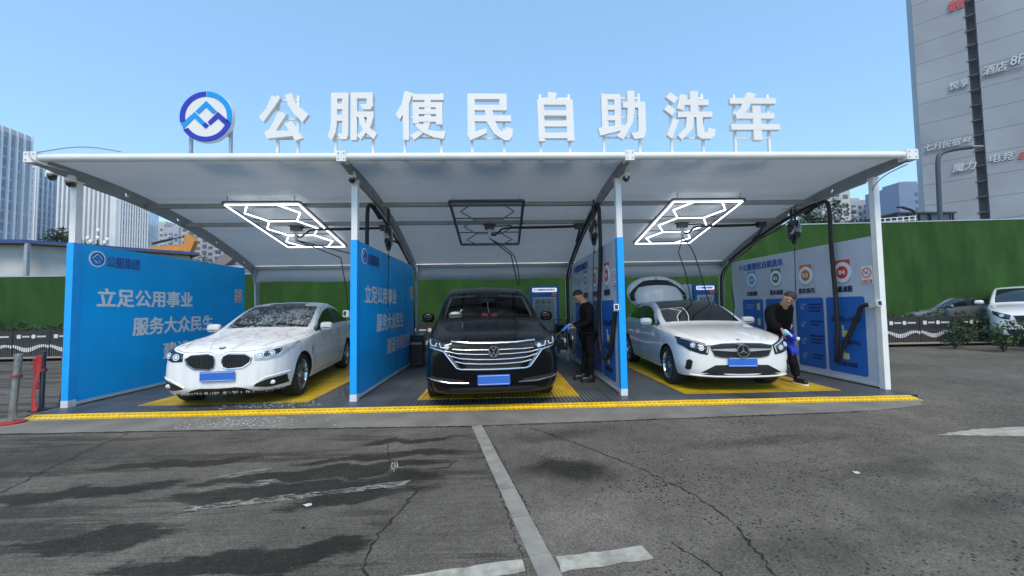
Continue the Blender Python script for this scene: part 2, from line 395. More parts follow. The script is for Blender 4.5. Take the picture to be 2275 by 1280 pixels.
def litter(nm, lab, cat, x, y, s, m):
    mb = MB(); n = 9
    vs = [(x+s*math.cos(6.283*k/n)*rnd.uniform(.4,1), y+s*.6*math.sin(6.283*k/n)*rnd.uniform(.4,1), GZ+.004+rnd.uniform(0,.012)) for k in range(n)] + [(x,y,GZ+.016)]
    mb.add(vs, [(k,(k+1)%n,n) for k in range(n)]); o = mb.build(nm, m, origin=(x,y,GZ)); tag(o, lab, cat)
litter('paper_scrap', 'crumpled whitish paper scrap on the dark wet asphalt left of the kerb strip', 'litter', -1.42, -3.12, .035, LIT)
litter('plastic_scrap', 'pale crumpled plastic scrap on the right part of the asphalt', 'litter', 2.93, -2.85, .04, LIT)
litter('dry_leaf', 'small yellow leaf on the asphalt right of the oil stain', 'leaf', 1.62, -2.5, .03, pm('leaf_yellow', (.4,.28,.04), .7))
litter('dark_pebble', 'dark pebble on the dry pavement left of the kerb strip', 'stone', -1.3, -3.42, .025, CRK)
# raised washing floor of plastic grating tiles
def grating():
    m, t, b = nodes('grating_tiles'); L = t.links; N = t.nodes.new
    tc = N('ShaderNodeTexCoord'); P = tc.outputs['Object']
    def band(scale, direction):
        wv = N('ShaderNodeTexWave'); wv.wave_type = 'BANDS'; wv.bands_direction = direction; wv.inputs['Scale'].default_value = scale
        L.new(P, wv.inputs['Vector']); return wv.outputs['Fac']
    a = band(5.2, 'X'); c = band(7.4, 'Y')
    br = N('ShaderNodeTexBrick'); br.offset = 0; br.inputs['Scale'].default_value = 1; br.inputs['Brick Width'].default_value = .4; br.inputs['Row Height'].default_value = .4
    br.inputs['Mortar Size'].default_value = .006; br.inputs['Color1'].default_value = (1,1,1,1); br.inputs['Color2'].default_value = (.86,.88,.9,1); br.inputs['Mortar'].default_value = (.25,.25,.25,1)
    L.new(P, br.inputs['Vector'])
    n = N('ShaderNodeTexNoise'); n.inputs['Scale'].default_value = 1.3; n.inputs['Detail'].default_value = 6; L.new(P, n.inputs['Vector'])
    mul = N('ShaderNodeMath'); mul.operation = 'MULTIPLY'; L.new(a, mul.inputs[0]); L.new(c, mul.inputs[1])
    rp = N('ShaderNodeValToRGB'); rp.color_ramp.elements[0].position = .12; rp.color_ramp.elements[0].color = (.035,.04,.046,1)
    rp.color_ramp.elements[1].position = .5; rp.color_ramp.elements[1].color = (.165,.185,.21,1); L.new(mul.outputs[0], rp.inputs[0])
    mx = N('ShaderNodeMix'); mx.data_type = 'RGBA'; mx.blend_type = 'MULTIPLY'; mx.inputs[0].default_value = 1
    L.new(rp.outputs[0], mx.inputs[6]); L.new(br.outputs[0], mx.inputs[7])
    r = N('ShaderNodeMapRange'); r.inputs[1].default_value = .3; r.inputs[2].default_value = .7; r.inputs[3].default_value = .65; r.inputs[4].default_value = 1.3; L.new(n.outputs[0], r.inputs[0])
    mx2 = N('ShaderNodeMix'); mx2.data_type = 'RGBA'; mx2.blend_type = 'MULTIPLY'; mx2.inputs[0].default_value = 1
    L.new(mx.outputs[2], mx2.inputs[6]); L.new(r.outputs[0], mx2.inputs[7]); L.new(mx2.outputs[2], b.inputs['Base Color'])
    r2 = N('ShaderNodeMapRange'); r2.inputs[3].default_value = .2; r2.inputs[4].default_value = .7; L.new(n.outputs[0], r2.inputs[0]); L.new(r2.outputs[0], b.inputs['Roughness'])
    bp = N('ShaderNodeBump'); bp.inputs['Strength'].default_value = .6; bp.inputs['Distance'].default_value = .006; L.new(mul.outputs[0], bp.inputs['Height']); L.new(bp.outputs[0], b.inputs['Normal'])
    return m
GRAT = grating()
p = MB(); p.box(-6.52,6.12,-.42,5.2,GZ-.01,0); tag(p.build('platform', GRAT), kind='structure')
def ribbed_yellow():
    m, t, b = nodes('ribbed_yellow_tiles'); L = t.links; N = t.nodes.new
    tc = N('ShaderNodeTexCoord'); P = tc.outputs['Object']
    wv = N('ShaderNodeTexWave'); wv.bands_direction = 'X'; wv.inputs['Scale'].default_value = 5.2; L.new(P, wv.inputs['Vector'])
    br = N('ShaderNodeTexBrick'); br.offset = 0; br.inputs['Scale'].default_value = 1; br.inputs['Brick Width'].default_value = .4; br.inputs['Row Height'].default_value = .4
    br.inputs['Mortar Size'].default_value = .006; br.inputs['Color1'].default_value = (.72,.49,.012,1); br.inputs['Color2'].default_value = (.62,.41,.012,1); br.inputs['Mortar'].default_value = (.14,.09,.01,1)
    L.new(P, br.inputs['Vector'])
    n = N('ShaderNodeTexNoise'); n.inputs['Scale'].default_value = 2.4; n.inputs['Detail'].default_value = 7; n.inputs['Roughness'].default_value = .65; L.new(P, n.inputs['Vector'])
    r = N('ShaderNodeMapRange'); r.inputs[1].default_value = .3; r.inputs[2].default_value = .62; r.inputs[3].default_value = .6; r.inputs[4].default_value = 1.1; L.new(n.outputs[0], r.inputs[0])
    r1 = N('ShaderNodeMapRange'); r1.inputs[1].default_value = .1; r1.inputs[2].default_value = .45; r1.inputs[3].default_value = .6; r1.inputs[4].default_value = 1; L.new(wv.outputs['Fac'], r1.inputs[0])
    ml = N('ShaderNodeMath'); ml.operation = 'MULTIPLY'; L.new(r.outputs[0], ml.inputs[0]); L.new(r1.outputs[0], ml.inputs[1])
    mx = N('ShaderNodeMix'); mx.data_type = 'RGBA'; mx.blend_type = 'MULTIPLY'; mx.inputs[0].default_value = 1
    L.new(br.outputs[0], mx.inputs[6]); L.new(ml.outputs[0], mx.inputs[7]); L.new(mx.outputs[2], b.inputs['Base Color'])
    b.inputs['Roughness'].default_value = .42
    bp = N('ShaderNodeBump'); bp.inputs['Strength'].default_value = .5; bp.inputs['Distance'].default_value = .006; L.new(wv.outputs['Fac'], bp.inputs['Height']); L.new(bp.outputs[0], b.inputs['Normal'])
    return m
YTILE = ribbed_yellow()
for x0, x1 in ((-5.38,-2.9),(-1.27,1.2),(2.82,5.3)):
    p = MB(); p.box(x0,x1,-.04,4.6,-.004,.005); tag(p.build('parking_pad', YTILE), kind='structure')
# yellow sloping edge pieces with rows of slots
rm = MB(); xs = [-6.42 + i*(12.42/20) for i in range(21)]
for x0, x1 in zip(xs, xs[1:]):
    c0 = x0+.004; c1 = x1-.004; dz = rnd.uniform(-.002,.002)
    pr = [(-.60,GZ-.004),(-.596,GZ+.008),(-.525,-.020+dz),(-.52,-.015+dz),(-.455,-.002+dz),(-.424,.001+dz),(-.424,GZ)]
    n = len(pr)
    rm.add([(c0,y,z) for y, z in pr]+[(c1,y,z) for y, z in pr], [(i,(i+1)%n,n+(i+1)%n,n+i) for i in range(n)]+[tuple(reversed(range(n))), tuple(range(n,2*n))], 0)
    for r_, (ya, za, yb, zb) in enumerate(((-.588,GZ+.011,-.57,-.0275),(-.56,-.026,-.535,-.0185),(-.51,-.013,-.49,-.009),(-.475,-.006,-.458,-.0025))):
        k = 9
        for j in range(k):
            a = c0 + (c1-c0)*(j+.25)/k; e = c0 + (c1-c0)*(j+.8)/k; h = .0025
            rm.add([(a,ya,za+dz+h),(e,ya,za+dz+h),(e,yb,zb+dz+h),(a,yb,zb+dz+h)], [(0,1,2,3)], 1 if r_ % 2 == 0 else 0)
YEDGE = pm('yellow_edge_plastic', (.86,.56,.012), .45, var=.15, scale=5, bump=.1)
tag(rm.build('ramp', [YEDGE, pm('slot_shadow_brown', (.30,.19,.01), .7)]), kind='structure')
# soap foam splashed in front of the left car
SUDS = pm('soap_suds', (.62,.66,.68), .35, var=.1)
fm = MB()
for i in range(520):
    x = rnd.gauss(-3.35,.42); y = rnd.choice([rnd.uniform(-1.15,-.72), rnd.uniform(-.38,.05)]); s = rnd.uniform(.003,.011); z = GZ+.009 if y < -.68 else .006
    n = 6; fm.add([(x+s*1.6*math.cos(k*1.047)*rnd.uniform(.6,1), y+s*math.sin(k*1.047)*rnd.uniform(.6,1), z) for k in range(n)]+[(x,y,z+s*.3)], [(k,(k+1)%n,n) for k in range(n)])
tag(fm.build('foam', SUDS), 'white soap suds splashed on the floor in front of the white sedan', 'foam', kind='stuff')
wm_, wt, wb = nodes('water_film'); wb.inputs['Base Color'].default_value = (.10,.115,.13,1); wb.inputs['Roughness'].default_value = .06; wb.inputs['Specular IOR Level'].default_value = .6
wnn = wt.nodes.new('ShaderNodeTexNoise'); wnn.inputs['Scale'].default_value = 25; wbp = wt.nodes.new('ShaderNodeBump'); wbp.inputs['Strength'].default_value = .08
wt.links.new(wnn.outputs[0], wbp.inputs['Height']); wt.links.new(wbp.outputs[0], wb.inputs['Normal'])
def puddle(cx, cy, rx, ry, z):
    pts = [(cx+rx*math.cos(a)*(1+.25*math.sin(3*a+cx)+.1*math.sin(7*a)), cy+ry*math.sin(a)*(1+.2*math.sin(4*a+1))) for a in [6.283*k/48 for k in range(48)]]
    mb = MB(); mb.poly(pts, (0,0,0), (1,0,0), (0,1,0), (0,0,1), z-.002, z); tag(mb.build('puddle', wm_), kind='structure')
puddle(-3.9,-.24,1.0,.1,.0045); puddle(-2.75,.5,.3,.4,.0045)

# ================================================================ canopy
XS = [-6.407,-2.221,1.883,6.058]
ROOF = [(-.54,3.55),(.1,3.545),(.78,3.50),(1.4,3.41),(1.87,3.325),(2.4,3.20),(2.94,3.045),(3.5,2.86),(4.0,2.67),(4.3,2.54)]
def roof_z(y):
    for (a, b), (c, d) in zip(ROOF, ROOF[1:]):
        if y <= c: return b + (d-b)*(y-a)/(c-a)
    return ROOF[-1][1]
canopy = thing('carport_canopy', 'long white three bay canopy with arched ribs over the car wash', 'canopy', (0,0,0))
def membrane():
    m, t, b = nodes('canopy_membrane'); L = t.links
    n = t.nodes.new('ShaderNodeTexNoise'); n.inputs['Scale'].default_value = .8; n.inputs['Detail'].default_value = 6
    tc = t.nodes.new('ShaderNodeTexCoord'); mp = t.nodes.new('ShaderNodeMapping'); mp.inputs['Scale'].default_value = (.5,1.6,1); L.new(tc.outputs['Object'], mp.inputs[0]); L.new(mp.outputs[0], n.inputs['Vector'])
    r = t.nodes.new('ShaderNodeValToRGB'); r.color_ramp.elements[0].position = .3; r.color_ramp.elements[0].color = (.52,.54,.55,1); r.color_ramp.elements[1].position = .68; r.color_ramp.elements[1].color = (.66,.685,.69,1)
    L.new(n.outputs[0], r.inputs[0]); br = t.nodes.new('ShaderNodeTexBrick'); br.offset = 0; br.inputs['Scale'].default_value = 1; br.inputs['Brick Width'].default_value = 1.38; br.inputs['Row Height'].default_value = 90; br.inputs['Mortar Size'].default_value = .012; br.inputs['Mortar Smooth'].default_value = .6   # welded seams
    br.inputs['Color1'].default_value = (1,1,1,1); br.inputs['Color2'].default_value = (.965,.97,.97,1); br.inputs['Mortar'].default_value = (.86,.87,.87,1); L.new(tc.outputs['Object'], br.inputs['Vector'])
    sm_ = t.nodes.new('ShaderNodeMix'); sm_.data_type = 'RGBA'; sm_.blend_type = 'MULTIPLY'; sm_.inputs[0].default_value = 1; L.new(r.outputs[0], sm_.inputs[6]); L.new(br.outputs[0], sm_.inputs[7])
    L.new(sm_.outputs[2], b.inputs['Base Color']); b.inputs['Roughness'].default_value = .42
    n2 = t.nodes.new('ShaderNodeTexNoise'); n2.inputs['Scale'].default_value = 1.6; L.new(mp.outputs[0], n2.inputs['Vector'])
    bp = t.nodes.new('ShaderNodeBump'); bp.inputs['Strength'].default_value = .5; bp.inputs['Distance'].default_value = .06; L.new(n2.outputs[0], bp.inputs['Height']); L.new(bp.outputs[0], b.inputs['Normal'])
    tl = t.nodes.new('ShaderNodeBsdfTranslucent'); tl.inputs[0].default_value = (.62,.66,.68,1); mxs = t.nodes.new('ShaderNodeMixShader'); mxs.inputs[0].default_value = .17   # daylight soaks through the coated fabric
    L.new(b.outputs[0], mxs.inputs[1]); L.new(tl.outputs[0], mxs.inputs[2]); L.new(mxs.outputs[0], t.nodes['Material Output'].inputs[0])
    return m
MEMB = membrane()
ms = MB()
for x0, x1 in zip(XS, XS[1:]):
    nx = 14; prof = [(p.x, p.y) for p in spline([(y,z,0) for y, z in ROOF], 3)]; ny = len(prof); vs = []
    for th in (0,):
        for j, (y, z) in enumerate(prof):
            for i in range(nx+1):
                u = i/nx; sag = -.035*math.sin(math.pi*u)*math.sin(math.pi*j/(ny-1)); vs.append((x0+(x1-x0)*u, y, z+sag+th+.004))
    fs = []; o2 = (nx+1)*ny
    for j in range(ny-1):
        for i in range(nx):
            a = j*(nx+1)+i; fs.append((a+nx+1,a+nx+2,a+1,a))
    ms.add(vs, fs)
ms.build('roof_sheet', MEMB, canopy, smooth=True)
# rear hanging valance
vl = MB()
for x0, x1 in zip(XS, XS[1:]):
    nx = 30
    for k, dy in enumerate((0,.008)):
        pass
    vs = []
    for i in range(nx+1):
        u = i/nx; x = x0+.05+(x1-x0-.1)*u; f = .02*math.sin(u*17)+.012*math.sin(u*41)
        for z, s in ((2.60,0),(2.3,.6),(2.115+.012*math.sin(u*9),1)): vs.append((x, 4.335+f*s-.02*(s==0), z))
    vl.add(vs, [(i*3+j,i*3+3+j,i*3+4+j,i*3+1+j) for i in range(nx) for j in range(2)])
vo_ = vl.build('valance', MEMB, canopy, smooth=True); md = vo_.modifiers.new('s','SOLIDIFY'); md.thickness = .006
# arched ribs with round holes, running down into the leaning rear columns
top = [(p.x, p.y) for p in spline([(y,z,0) for y, z in ROOF], 3)]
def normal_off(P, d):
    out = []
    for i, p in enumerate(P):
        a = Vector(P[max(i-1,0)]); c = Vector(P[min(i+1,len(P)-1)]); t_ = (c-a).normalized(); n = Vector((t_.y,-t_.x)); out.append((p[0]+n[0]*-abs(d)*0+(-abs(d))*(-n[0]) , p[1]+n[1]*abs(d)))
    return out
GREYRIB = pm('rib_steel', (.27,.285,.295), .45, .1, var=.15, scale=4, bump=.06)
for xi in XS:
    lower = []
    for i, (y, z) in enumerate(top):
        d = min(.2, .10 + .12*max(0,(y+.54))/.9)
        a = Vector(top[max(i-1,0)]); c = Vector(top[min(i+1,len(top)-1)]); t_ = (c-a).normalized(); n = Vector((t_.y,-t_.x))
        if n.y > 0: n = -n
        lower.append((y+n.x*d, z+n.y*d))
    outer = top[:-1] + [(4.34,2.54),(4.45,2.40),(4.52,2.15),(4.55,1.5),(4.58,0)]
    inner = [(4.42,0),(4.40,1.5),(4.36,2.1),(4.29,2.27),(4.16,2.40)]
    low = [q for q in lower if q[0] < 4.1]
    prof = outer + inner + low[::-1]
    rb = MB(); rb.poly(prof, (xi,0,0), (0,1,0), (0,0,1), (1,0,0), -.022, .022)
    o = rb.build('arch_rib', GREYRIB, canopy)
    cut = MB()
    for y, z in ((.78,3.40),(1.87,3.215),(2.94,2.945),(3.9,2.60)): cut.lathe([(.042,-.2),(.042,.2)], (xi,y,z), 'x', 16)
    co = cut.build('cutter', GREYRIB); boolean_cut(o, co)
for y, r_, zo in ((1.15,.035,-.19),(2.02,.035,-.19),(4.27,.035,-.115)):
    pb = MB()
    for x0, x1 in zip(XS, XS[1:]): pb.box(x0+.047,x1-.047,y-r_,y+r_,roof_z(y)+zo,roof_z(y)+zo+.075)
    pb.build('purlin', GREYRIB, canopy)
fb = MB(); fb.tube([(-6.34,-.55,3.535),(0,-.55,3.535),(6.02,-.55,3.535)], .052, 16)
fb.tube([(-6.3,-.50,3.60),(6.0,-.50,3.60)], .014, 8)
fb.build('front_beam', WHITE, canopy, smooth=True)
for xi, wd in ((-6.407,.17),(-2.2,.13),(1.885,.13),(6.07,.17)):
    jb = MB(); jb.box(xi-wd/2,xi+wd/2,-.612,-.47,3.455,3.605)
    for sx in (-.3,.3):
        for z in (3.49,3.57): jb.lathe([(.009,0),(.009,-.008),(0,-.009)], (xi+sx*wd,-.612,z), 'y', 8, 1)
    jb.build('beam_bracket', [WHITE, GALV], canopy)
for i, xi in enumerate(XS):
    pp = MB(); y0 = -.01 if i in (1,2) else -.02
    pp.box(xi-.045,xi+.045,-.045,.045,.0,3.36); pp.box(xi-.06,xi+.06,-.06,.06,3.36,3.375)
    pp.build('front_post', WHITE, canopy)
for P_ in ([(-6.55,-.56,3.62),(-6.3,-.6,3.60),(-5.9,-.6,3.66),(-5.6,-.58,3.67),(-5.25,-.55,3.62)], [(-6.42,-.62,3.6),(-6.36,-.63,3.5),(-6.2,-.58,3.42),(-6.1,-.4,3.4)],
           [(6.1,-.5,3.42),(6.0,-.25,3.33),(6.0,-.05,3.2),(6.06,.0,3.1)], [(5.95,.0,3.3),(5.6,.9,3.15),(5.5,1.3,3.2)]):
    cb = MB(); cb.tube(spline(P_, 8), .008, 6); cb.build('cable', GALV, canopy)


# ================================================================ roof letters
def bars_behind(name_parent, x0, x1, z0, z1, xa, xb, m):
    for x in (xa, xb):
        b = MB(); b.box(x-.018,x+.018,-.415,-.38,3.571,z1); b.box(x-.04,x+.04,-.44,-.35,3.56,3.572); b.build('support_post', m, name_parent)
    for z in (z0+.06,(z0+z1)/2,z1-.07):
        c = MB(); c.box(xa-.02,xb+.02,-.418,-.40,z-.014,z+.014); c.build('cross_bar', m, name_parent)
E3 = thing('emblem_sign', 'round blue and white company emblem on two posts at the roof edge', 'sign', (-4.155,-.45,3.56))
eb = MB(); eb.lathe([(0,-.03),(.366,-.03),(.37,-.022),(.37,.03),(0,.03)], (-4.155,-.45,4.155), 'y', 64); eb.build('disc', SIGNW, E3)
for tone, mt, nm in ((0,PURP,'violet_mark'),(1,CYAN,'cyan_mark')):
    lb = MB()
    for pts, tn in emblem_polys():
        if tn == tone: lb.poly([(a*.366,c*.366) for a, c in pts], (-4.155,-.481,4.155), (1,0,0), (0,0,1), (0,-1,0), -.002, .006)
    lb.build(nm, mt, E3)
bars_behind(E3, -4.5,-3.8,3.85,4.3,-4.42,-3.86,GALV)
GLY = {
'公': (((577,688),(210,316)), 370,180, [[(1065,155),(1155,180),(1095,275),(985,428),(938,375),(1010,290)],[(1200,145),(1272,132),(1305,225),(1445,352),(1385,432),(1290,335),(1235,250)],
   [(1135,315),(1222,345),(1110,525),(1050,585),(998,537),(1050,500),(1090,420)],[(1000,540),(1060,518),(1255,518),(1285,572),(1025,598)],[(1205,448),(1272,418),(1345,520),(1392,592),(1312,622),(1280,560)]]),
'服': (((729,839),(209,314)), 370,180, [[(1668,138),(1730,138),(1730,430),(1712,540),(1678,612),(1632,572),(1658,510),(1668,420)],[(1780,138),(1843,138),(1843,560),(1825,600),(1760,603),(1735,545),(1780,545)],
   [(1720,138),(1790,138),(1790,198),(1720,198)],[(1720,248),(1790,248),(1790,305),(1720,305)],[(1720,360),(1790,360),(1790,422),(1720,422)],
   [(1868,138),(1932,138),(1932,612),(1868,612)],[(1925,138),(2092,138),(2092,198),(1925,198)],[(2030,190),(2092,190),(2092,275),(2060,307),(1985,307),(1960,255),(2030,255)],
   [(1925,330),(2100,330),(2100,385),(1925,385)],[(2035,380),(2100,380),(2070,480),(1970,610),(1935,570),(2020,480)],[(1945,380),(2000,380),(2030,470),(2135,548),(2100,605),(2010,530),(1960,450)]]),
'便': (((879,991),(205,313)), 800,180, [[(452,115),(535,138),(490,260),(400,408),(358,350),(420,250)],[(430,250),(495,250),(495,608),(438,608)],[(530,148),(845,148),(845,208),(530,208)],
   [(650,200),(715,200),(715,420),(690,500),(545,610),(508,562),(620,500),(650,420)],[(530,232),(832,232),(832,282),(530,282)],[(530,275),(595,275),(595,445),(536,445)],[(765,275),(832,275),(832,455),(768,455)],
   [(590,305),(770,305),(770,352),(590,352)],[(590,378),(770,378),(770,430),(590,430)],[(553,458),(608,448),(690,512),(770,525),(868,522),(845,602),(745,585),(640,540),(590,505)]]),
'民': (((1038,1138),(211,314)), 800,180, [[(1093,145),(1165,145),(1165,520),(1275,487),(1280,537),(1115,610),(1085,545),(1093,520)],[(1155,145),(1478,145),(1478,200),(1155,200)],[(1405,195),(1478,195),(1478,265),(1405,265)],
   [(1155,258),(1478,258),(1478,312),(1155,312)],[(1155,362),(1518,362),(1518,422),(1155,422)],[(1262,305),(1335,305),(1352,400),(1400,500),(1452,548),(1468,480),(1535,497),(1528,570),(1495,612),(1450,608),(1350,545),(1280,430)]]),
'自': (((1194,1274),(207,315)), 800,180, [[(1905,125),(1990,138),(1965,210),(1893,208)],[(1795,202),(1860,202),(1868,612),(1805,612)],[(2070,202),(2140,202),(2150,608),(2080,608)],[(1850,202),(2080,202),(2080,255),(1850,255)],
   [(1850,310),(2085,310),(2085,362),(1850,362)],[(1855,415),(2088,415),(2088,470),(1855,470)],[(1858,530),(2090,530),(2090,585),(1858,585)]]),
'助': (((1328,1431),(205,313)), 1280,180, [[(258,145),(320,145),(320,495),(258,510)],[(383,145),(445,145),(445,480),(383,490)],[(310,145),(393,145),(393,200),(310,200)],[(310,255),(393,255),(393,305),(310,305)],[(310,362),(393,362),(393,412),(310,412)],
   [(218,488),(258,485),(475,455),(475,507),(238,565)],[(465,225),(685,225),(685,285),(465,285)],[(615,275),(685,275),(685,520),(660,590),(570,600),(540,538),(605,535),(612,500)],[(510,115),(580,115),(580,300),(560,430),(460,605),(398,570),(500,440),(510,300)]]),
'洗': (((1476,1584),(206,313)), 1280,180, [[(955,130),(1032,188),(990,240),(912,180)],[(935,252),(1005,312),(965,362),(890,302)],[(975,388),(1030,412),(960,590),(912,555)],[(1055,150),(1120,165),(1080,312),(1018,292)],[(1095,205),(1328,205),(1328,260),(1085,260)],
   [(1148,122),(1225,122),(1225,330),(1148,330)],[(1022,325),(1358,325),(1358,380),(1022,380)],[(1110,372),(1180,372),(1165,490),(1055,605),(1015,560),(1095,480)],[(1200,372),(1262,372),(1262,520),(1275,530),(1305,530),(1310,485),(1385,500),(1375,560),(1340,592),(1240,592),(1205,562)]]),
'车': (((1623,1726),(207,313)), 1280,180, [[(1562,182),(2002,182),(2002,240),(1562,240)],[(1730,122),(1815,140),(1760,240),(1700,340),(1625,402),(1605,342),(1660,280)],[(1610,335),(1980,335),(1980,392),(1618,392)],[(1770,262),(1848,262),(1852,608),(1775,608)],[(1562,448),(2028,448),(2028,505),(1562,505)]]),
}
GB = {'公':(-3.42,-2.72,3.8,4.5,(-3.19,-2.9)),'服':(-2.45,-1.74,3.81,4.51,(-2.36,-1.82)),'便':(-1.48,-.75,3.81,4.54,(-1.36,-.83)),'民':(-.45,.22,3.8,4.5,(-.38,.09)),
      '自':(.58,1.12,3.79,4.53,(.63,1.06)),'助':(1.47,2.18,3.81,4.54,(1.57,2.11)),'洗':(2.46,3.22,3.8,4.54,(2.59,3.07)),'车':(3.46,4.2,3.8,4.53,(3.56,4.08))}
prev = 'the round emblem'
for ch, (_, ox, oy, polys) in GLY.items():
    x0, x1, z0, z1, (xa, xb) = GB[ch]
    A = [a for p in polys for a, c in p]; C = [c for p in polys for a, c in p]; a0, a1, c0, c1 = min(A), max(A), min(C), max(C)
    th = thing('sign_character', f'large white raised character {ch} on two posts at the roof edge, next after {prev}', 'sign character', ((x0+x1)/2,-.45,3.56), group='white characters standing on the roof edge')
    prev = ch; mb = MB()
    for k, pl in enumerate(polys):
        mb.poly([(x0+(a-a0)/(a1-a0)*(x1-x0), z1-(c-c0)/(c1-c0)*(z1-z0)) for a, c in pl], (0,-.45,0), (1,0,0), (0,0,1), (0,-1,0), -.03+k*.0009, .03+k*.0013)
    mb.build('character_face', SIGNW, th)
    bars_behind(th, x0, x1, z0, z1, xa, xb, WHITE)

# ================================================================ partition boards
PH = 2.44
def no_smoking(X, y0, y1, z0, z1, sgn, lab):
    """small notice on the face looking along sgn*X; text runs along +Y for sgn>0"""
    uy = Vector((0,0,1)); ux = Vector((0,sgn,0)); un = Vector((sgn,0,0))
    W = y1-y0; H = z1-z0; o = Vector((X, y0 if sgn > 0 else y1, z0))
    th = thing('no_smoking_sign', lab, 'sign', o, group='no smoking notices on the partition boards')
    b = MB(); b.poly([(0,0),(W,0),(W,H),(0,H)], o, ux, uy, un, .001, .006); b.build('plate', SIGNW, th)
    b = MB(); c = o + ux*W*.5 + uy*H*.62; r = min(W*.42, H*.33)
    b.poly([(a*r, e*r) for a, e in ring_poly(.82,1,0,359.9,36)], c, ux, uy, un, .006, .008)
    q = .62*r; b.poly([(-q-.012*r*4,q),(-q,q+.05*r),(q+.05*r,-q),(q,-q-.05*r)], c, ux, uy, un, .0065, .0085)
    b.poly([(W*.06,H*.04),(W*.94,H*.04),(W*.94,H*.22),(W*.06,H*.22)], o, ux, uy, un, .006, .008); b.build('prohibition_mark', REDP, th)
    b = MB(); b.poly([(-.4*r,-.12*r),(.25*r,-.12*r),(.25*r,.06*r),(-.4*r,.06*r)], c, ux, uy, un, .0055, .0075)
    b.poly([(.1*r,.15*r),(.2*r,.3*r),(.12*r,.5*r),(.24*r,.5*r),(.32*r,.3*r),(.22*r,.15*r)], c, ux, uy, un, .0055, .0075); b.build('cigarette_picture', DARKIN, th)
    b = MB(); text(b, '禁止烟火', o + ux*W*.12 + uy*H*.07, ux, uy, un, W*.76, H*.12, .001, depth=.009); b.build('notice_lettering', SIGNW, th)
def slogan_face(root, X):
    ux, uy, un = Vector((0,1,0)), Vector((0,0,1)), Vector((1,0,0))
    def T(body, y0, y1, z0, z1, nm, m, bold, slant=0):
        b = MB(); text(b, body, (X,y0,z0), ux, uy, un, y1-y0, z1-z0, bold, depth=.003, slant=slant); b.build(nm, m, root)
    T('立足公用事业', .32,2.24,1.475,1.775,'slogan_line',LETTER,.011); T('服务大众民生', .94,2.82,.975,1.29,'slogan_line',LETTER,.011); T('建设幸福宜居', 1.57,3.45,.50,.80,'slogan_line',LETTER,.011)
    T('公服集团', .44,1.02,2.12,2.31,'company_lettering',pm('pale_outline_letters',(.25,.45,.75),.5),.004)
    b = MB(); text(b, '公服集团', (X,.444,2.123), ux, uy, un, .575, .184, .0018, depth=.009); b.build('company_lettering', INKB, root)
    for sc, tones, nm, dd in ((.128,None,'pale_emblem',.003),(.112,(0,1),'dark_emblem',.007)):
        b = MB()
        if tones is None: b.poly([(a*sc,c*sc) for a, c in ring_poly(.76,1,0,359.9,40)], (X,.30,2.235), ux, uy, un, 0, dd)
        for pts, tn in emblem_polys(): b.poly([(a*(sc if tones is None else sc*.95),c*(sc if tones is None else sc*.95)) for a, c in pts], (X,.30,2.235), ux, uy, un, 0, dd + (.001 if tones is None else 0))
        b.build(nm, LETTER if tones is None else INKB, root)
ORANGE = pm('orange_ink', (.55,.20,.03), .5, var=.04); GREENI = pm('green_ink', (.02,.22,.13), .5, var=.04); SKYI = pm('sky_blue_ink', (.10,.36,.72), .5, var=.04); REDI = pm('red_ink', (.62,.05,.04), .5, var=.04)
BOXB = pm('deep_blue_box', (.015,.13,.50), .45, var=.05, scale=2); FAINT = pm('faint_blue_line', (.16,.32,.62), .5); YHAND = pm('pale_yellow_ink', (.62,.62,.25), .5); NAVY = pm('navy_text', (.01,.03,.12), .5)
def rrect(x0, x1, y0, y1, r, n=5):
    return arc(x1-r,y1-r,r,0,90,n)+arc(x0+r,y1-r,r,90,180,n)+arc(x0+r,y0+r,r,180,270,n)+arc(x1-r,y0+r,r,270,360,n)
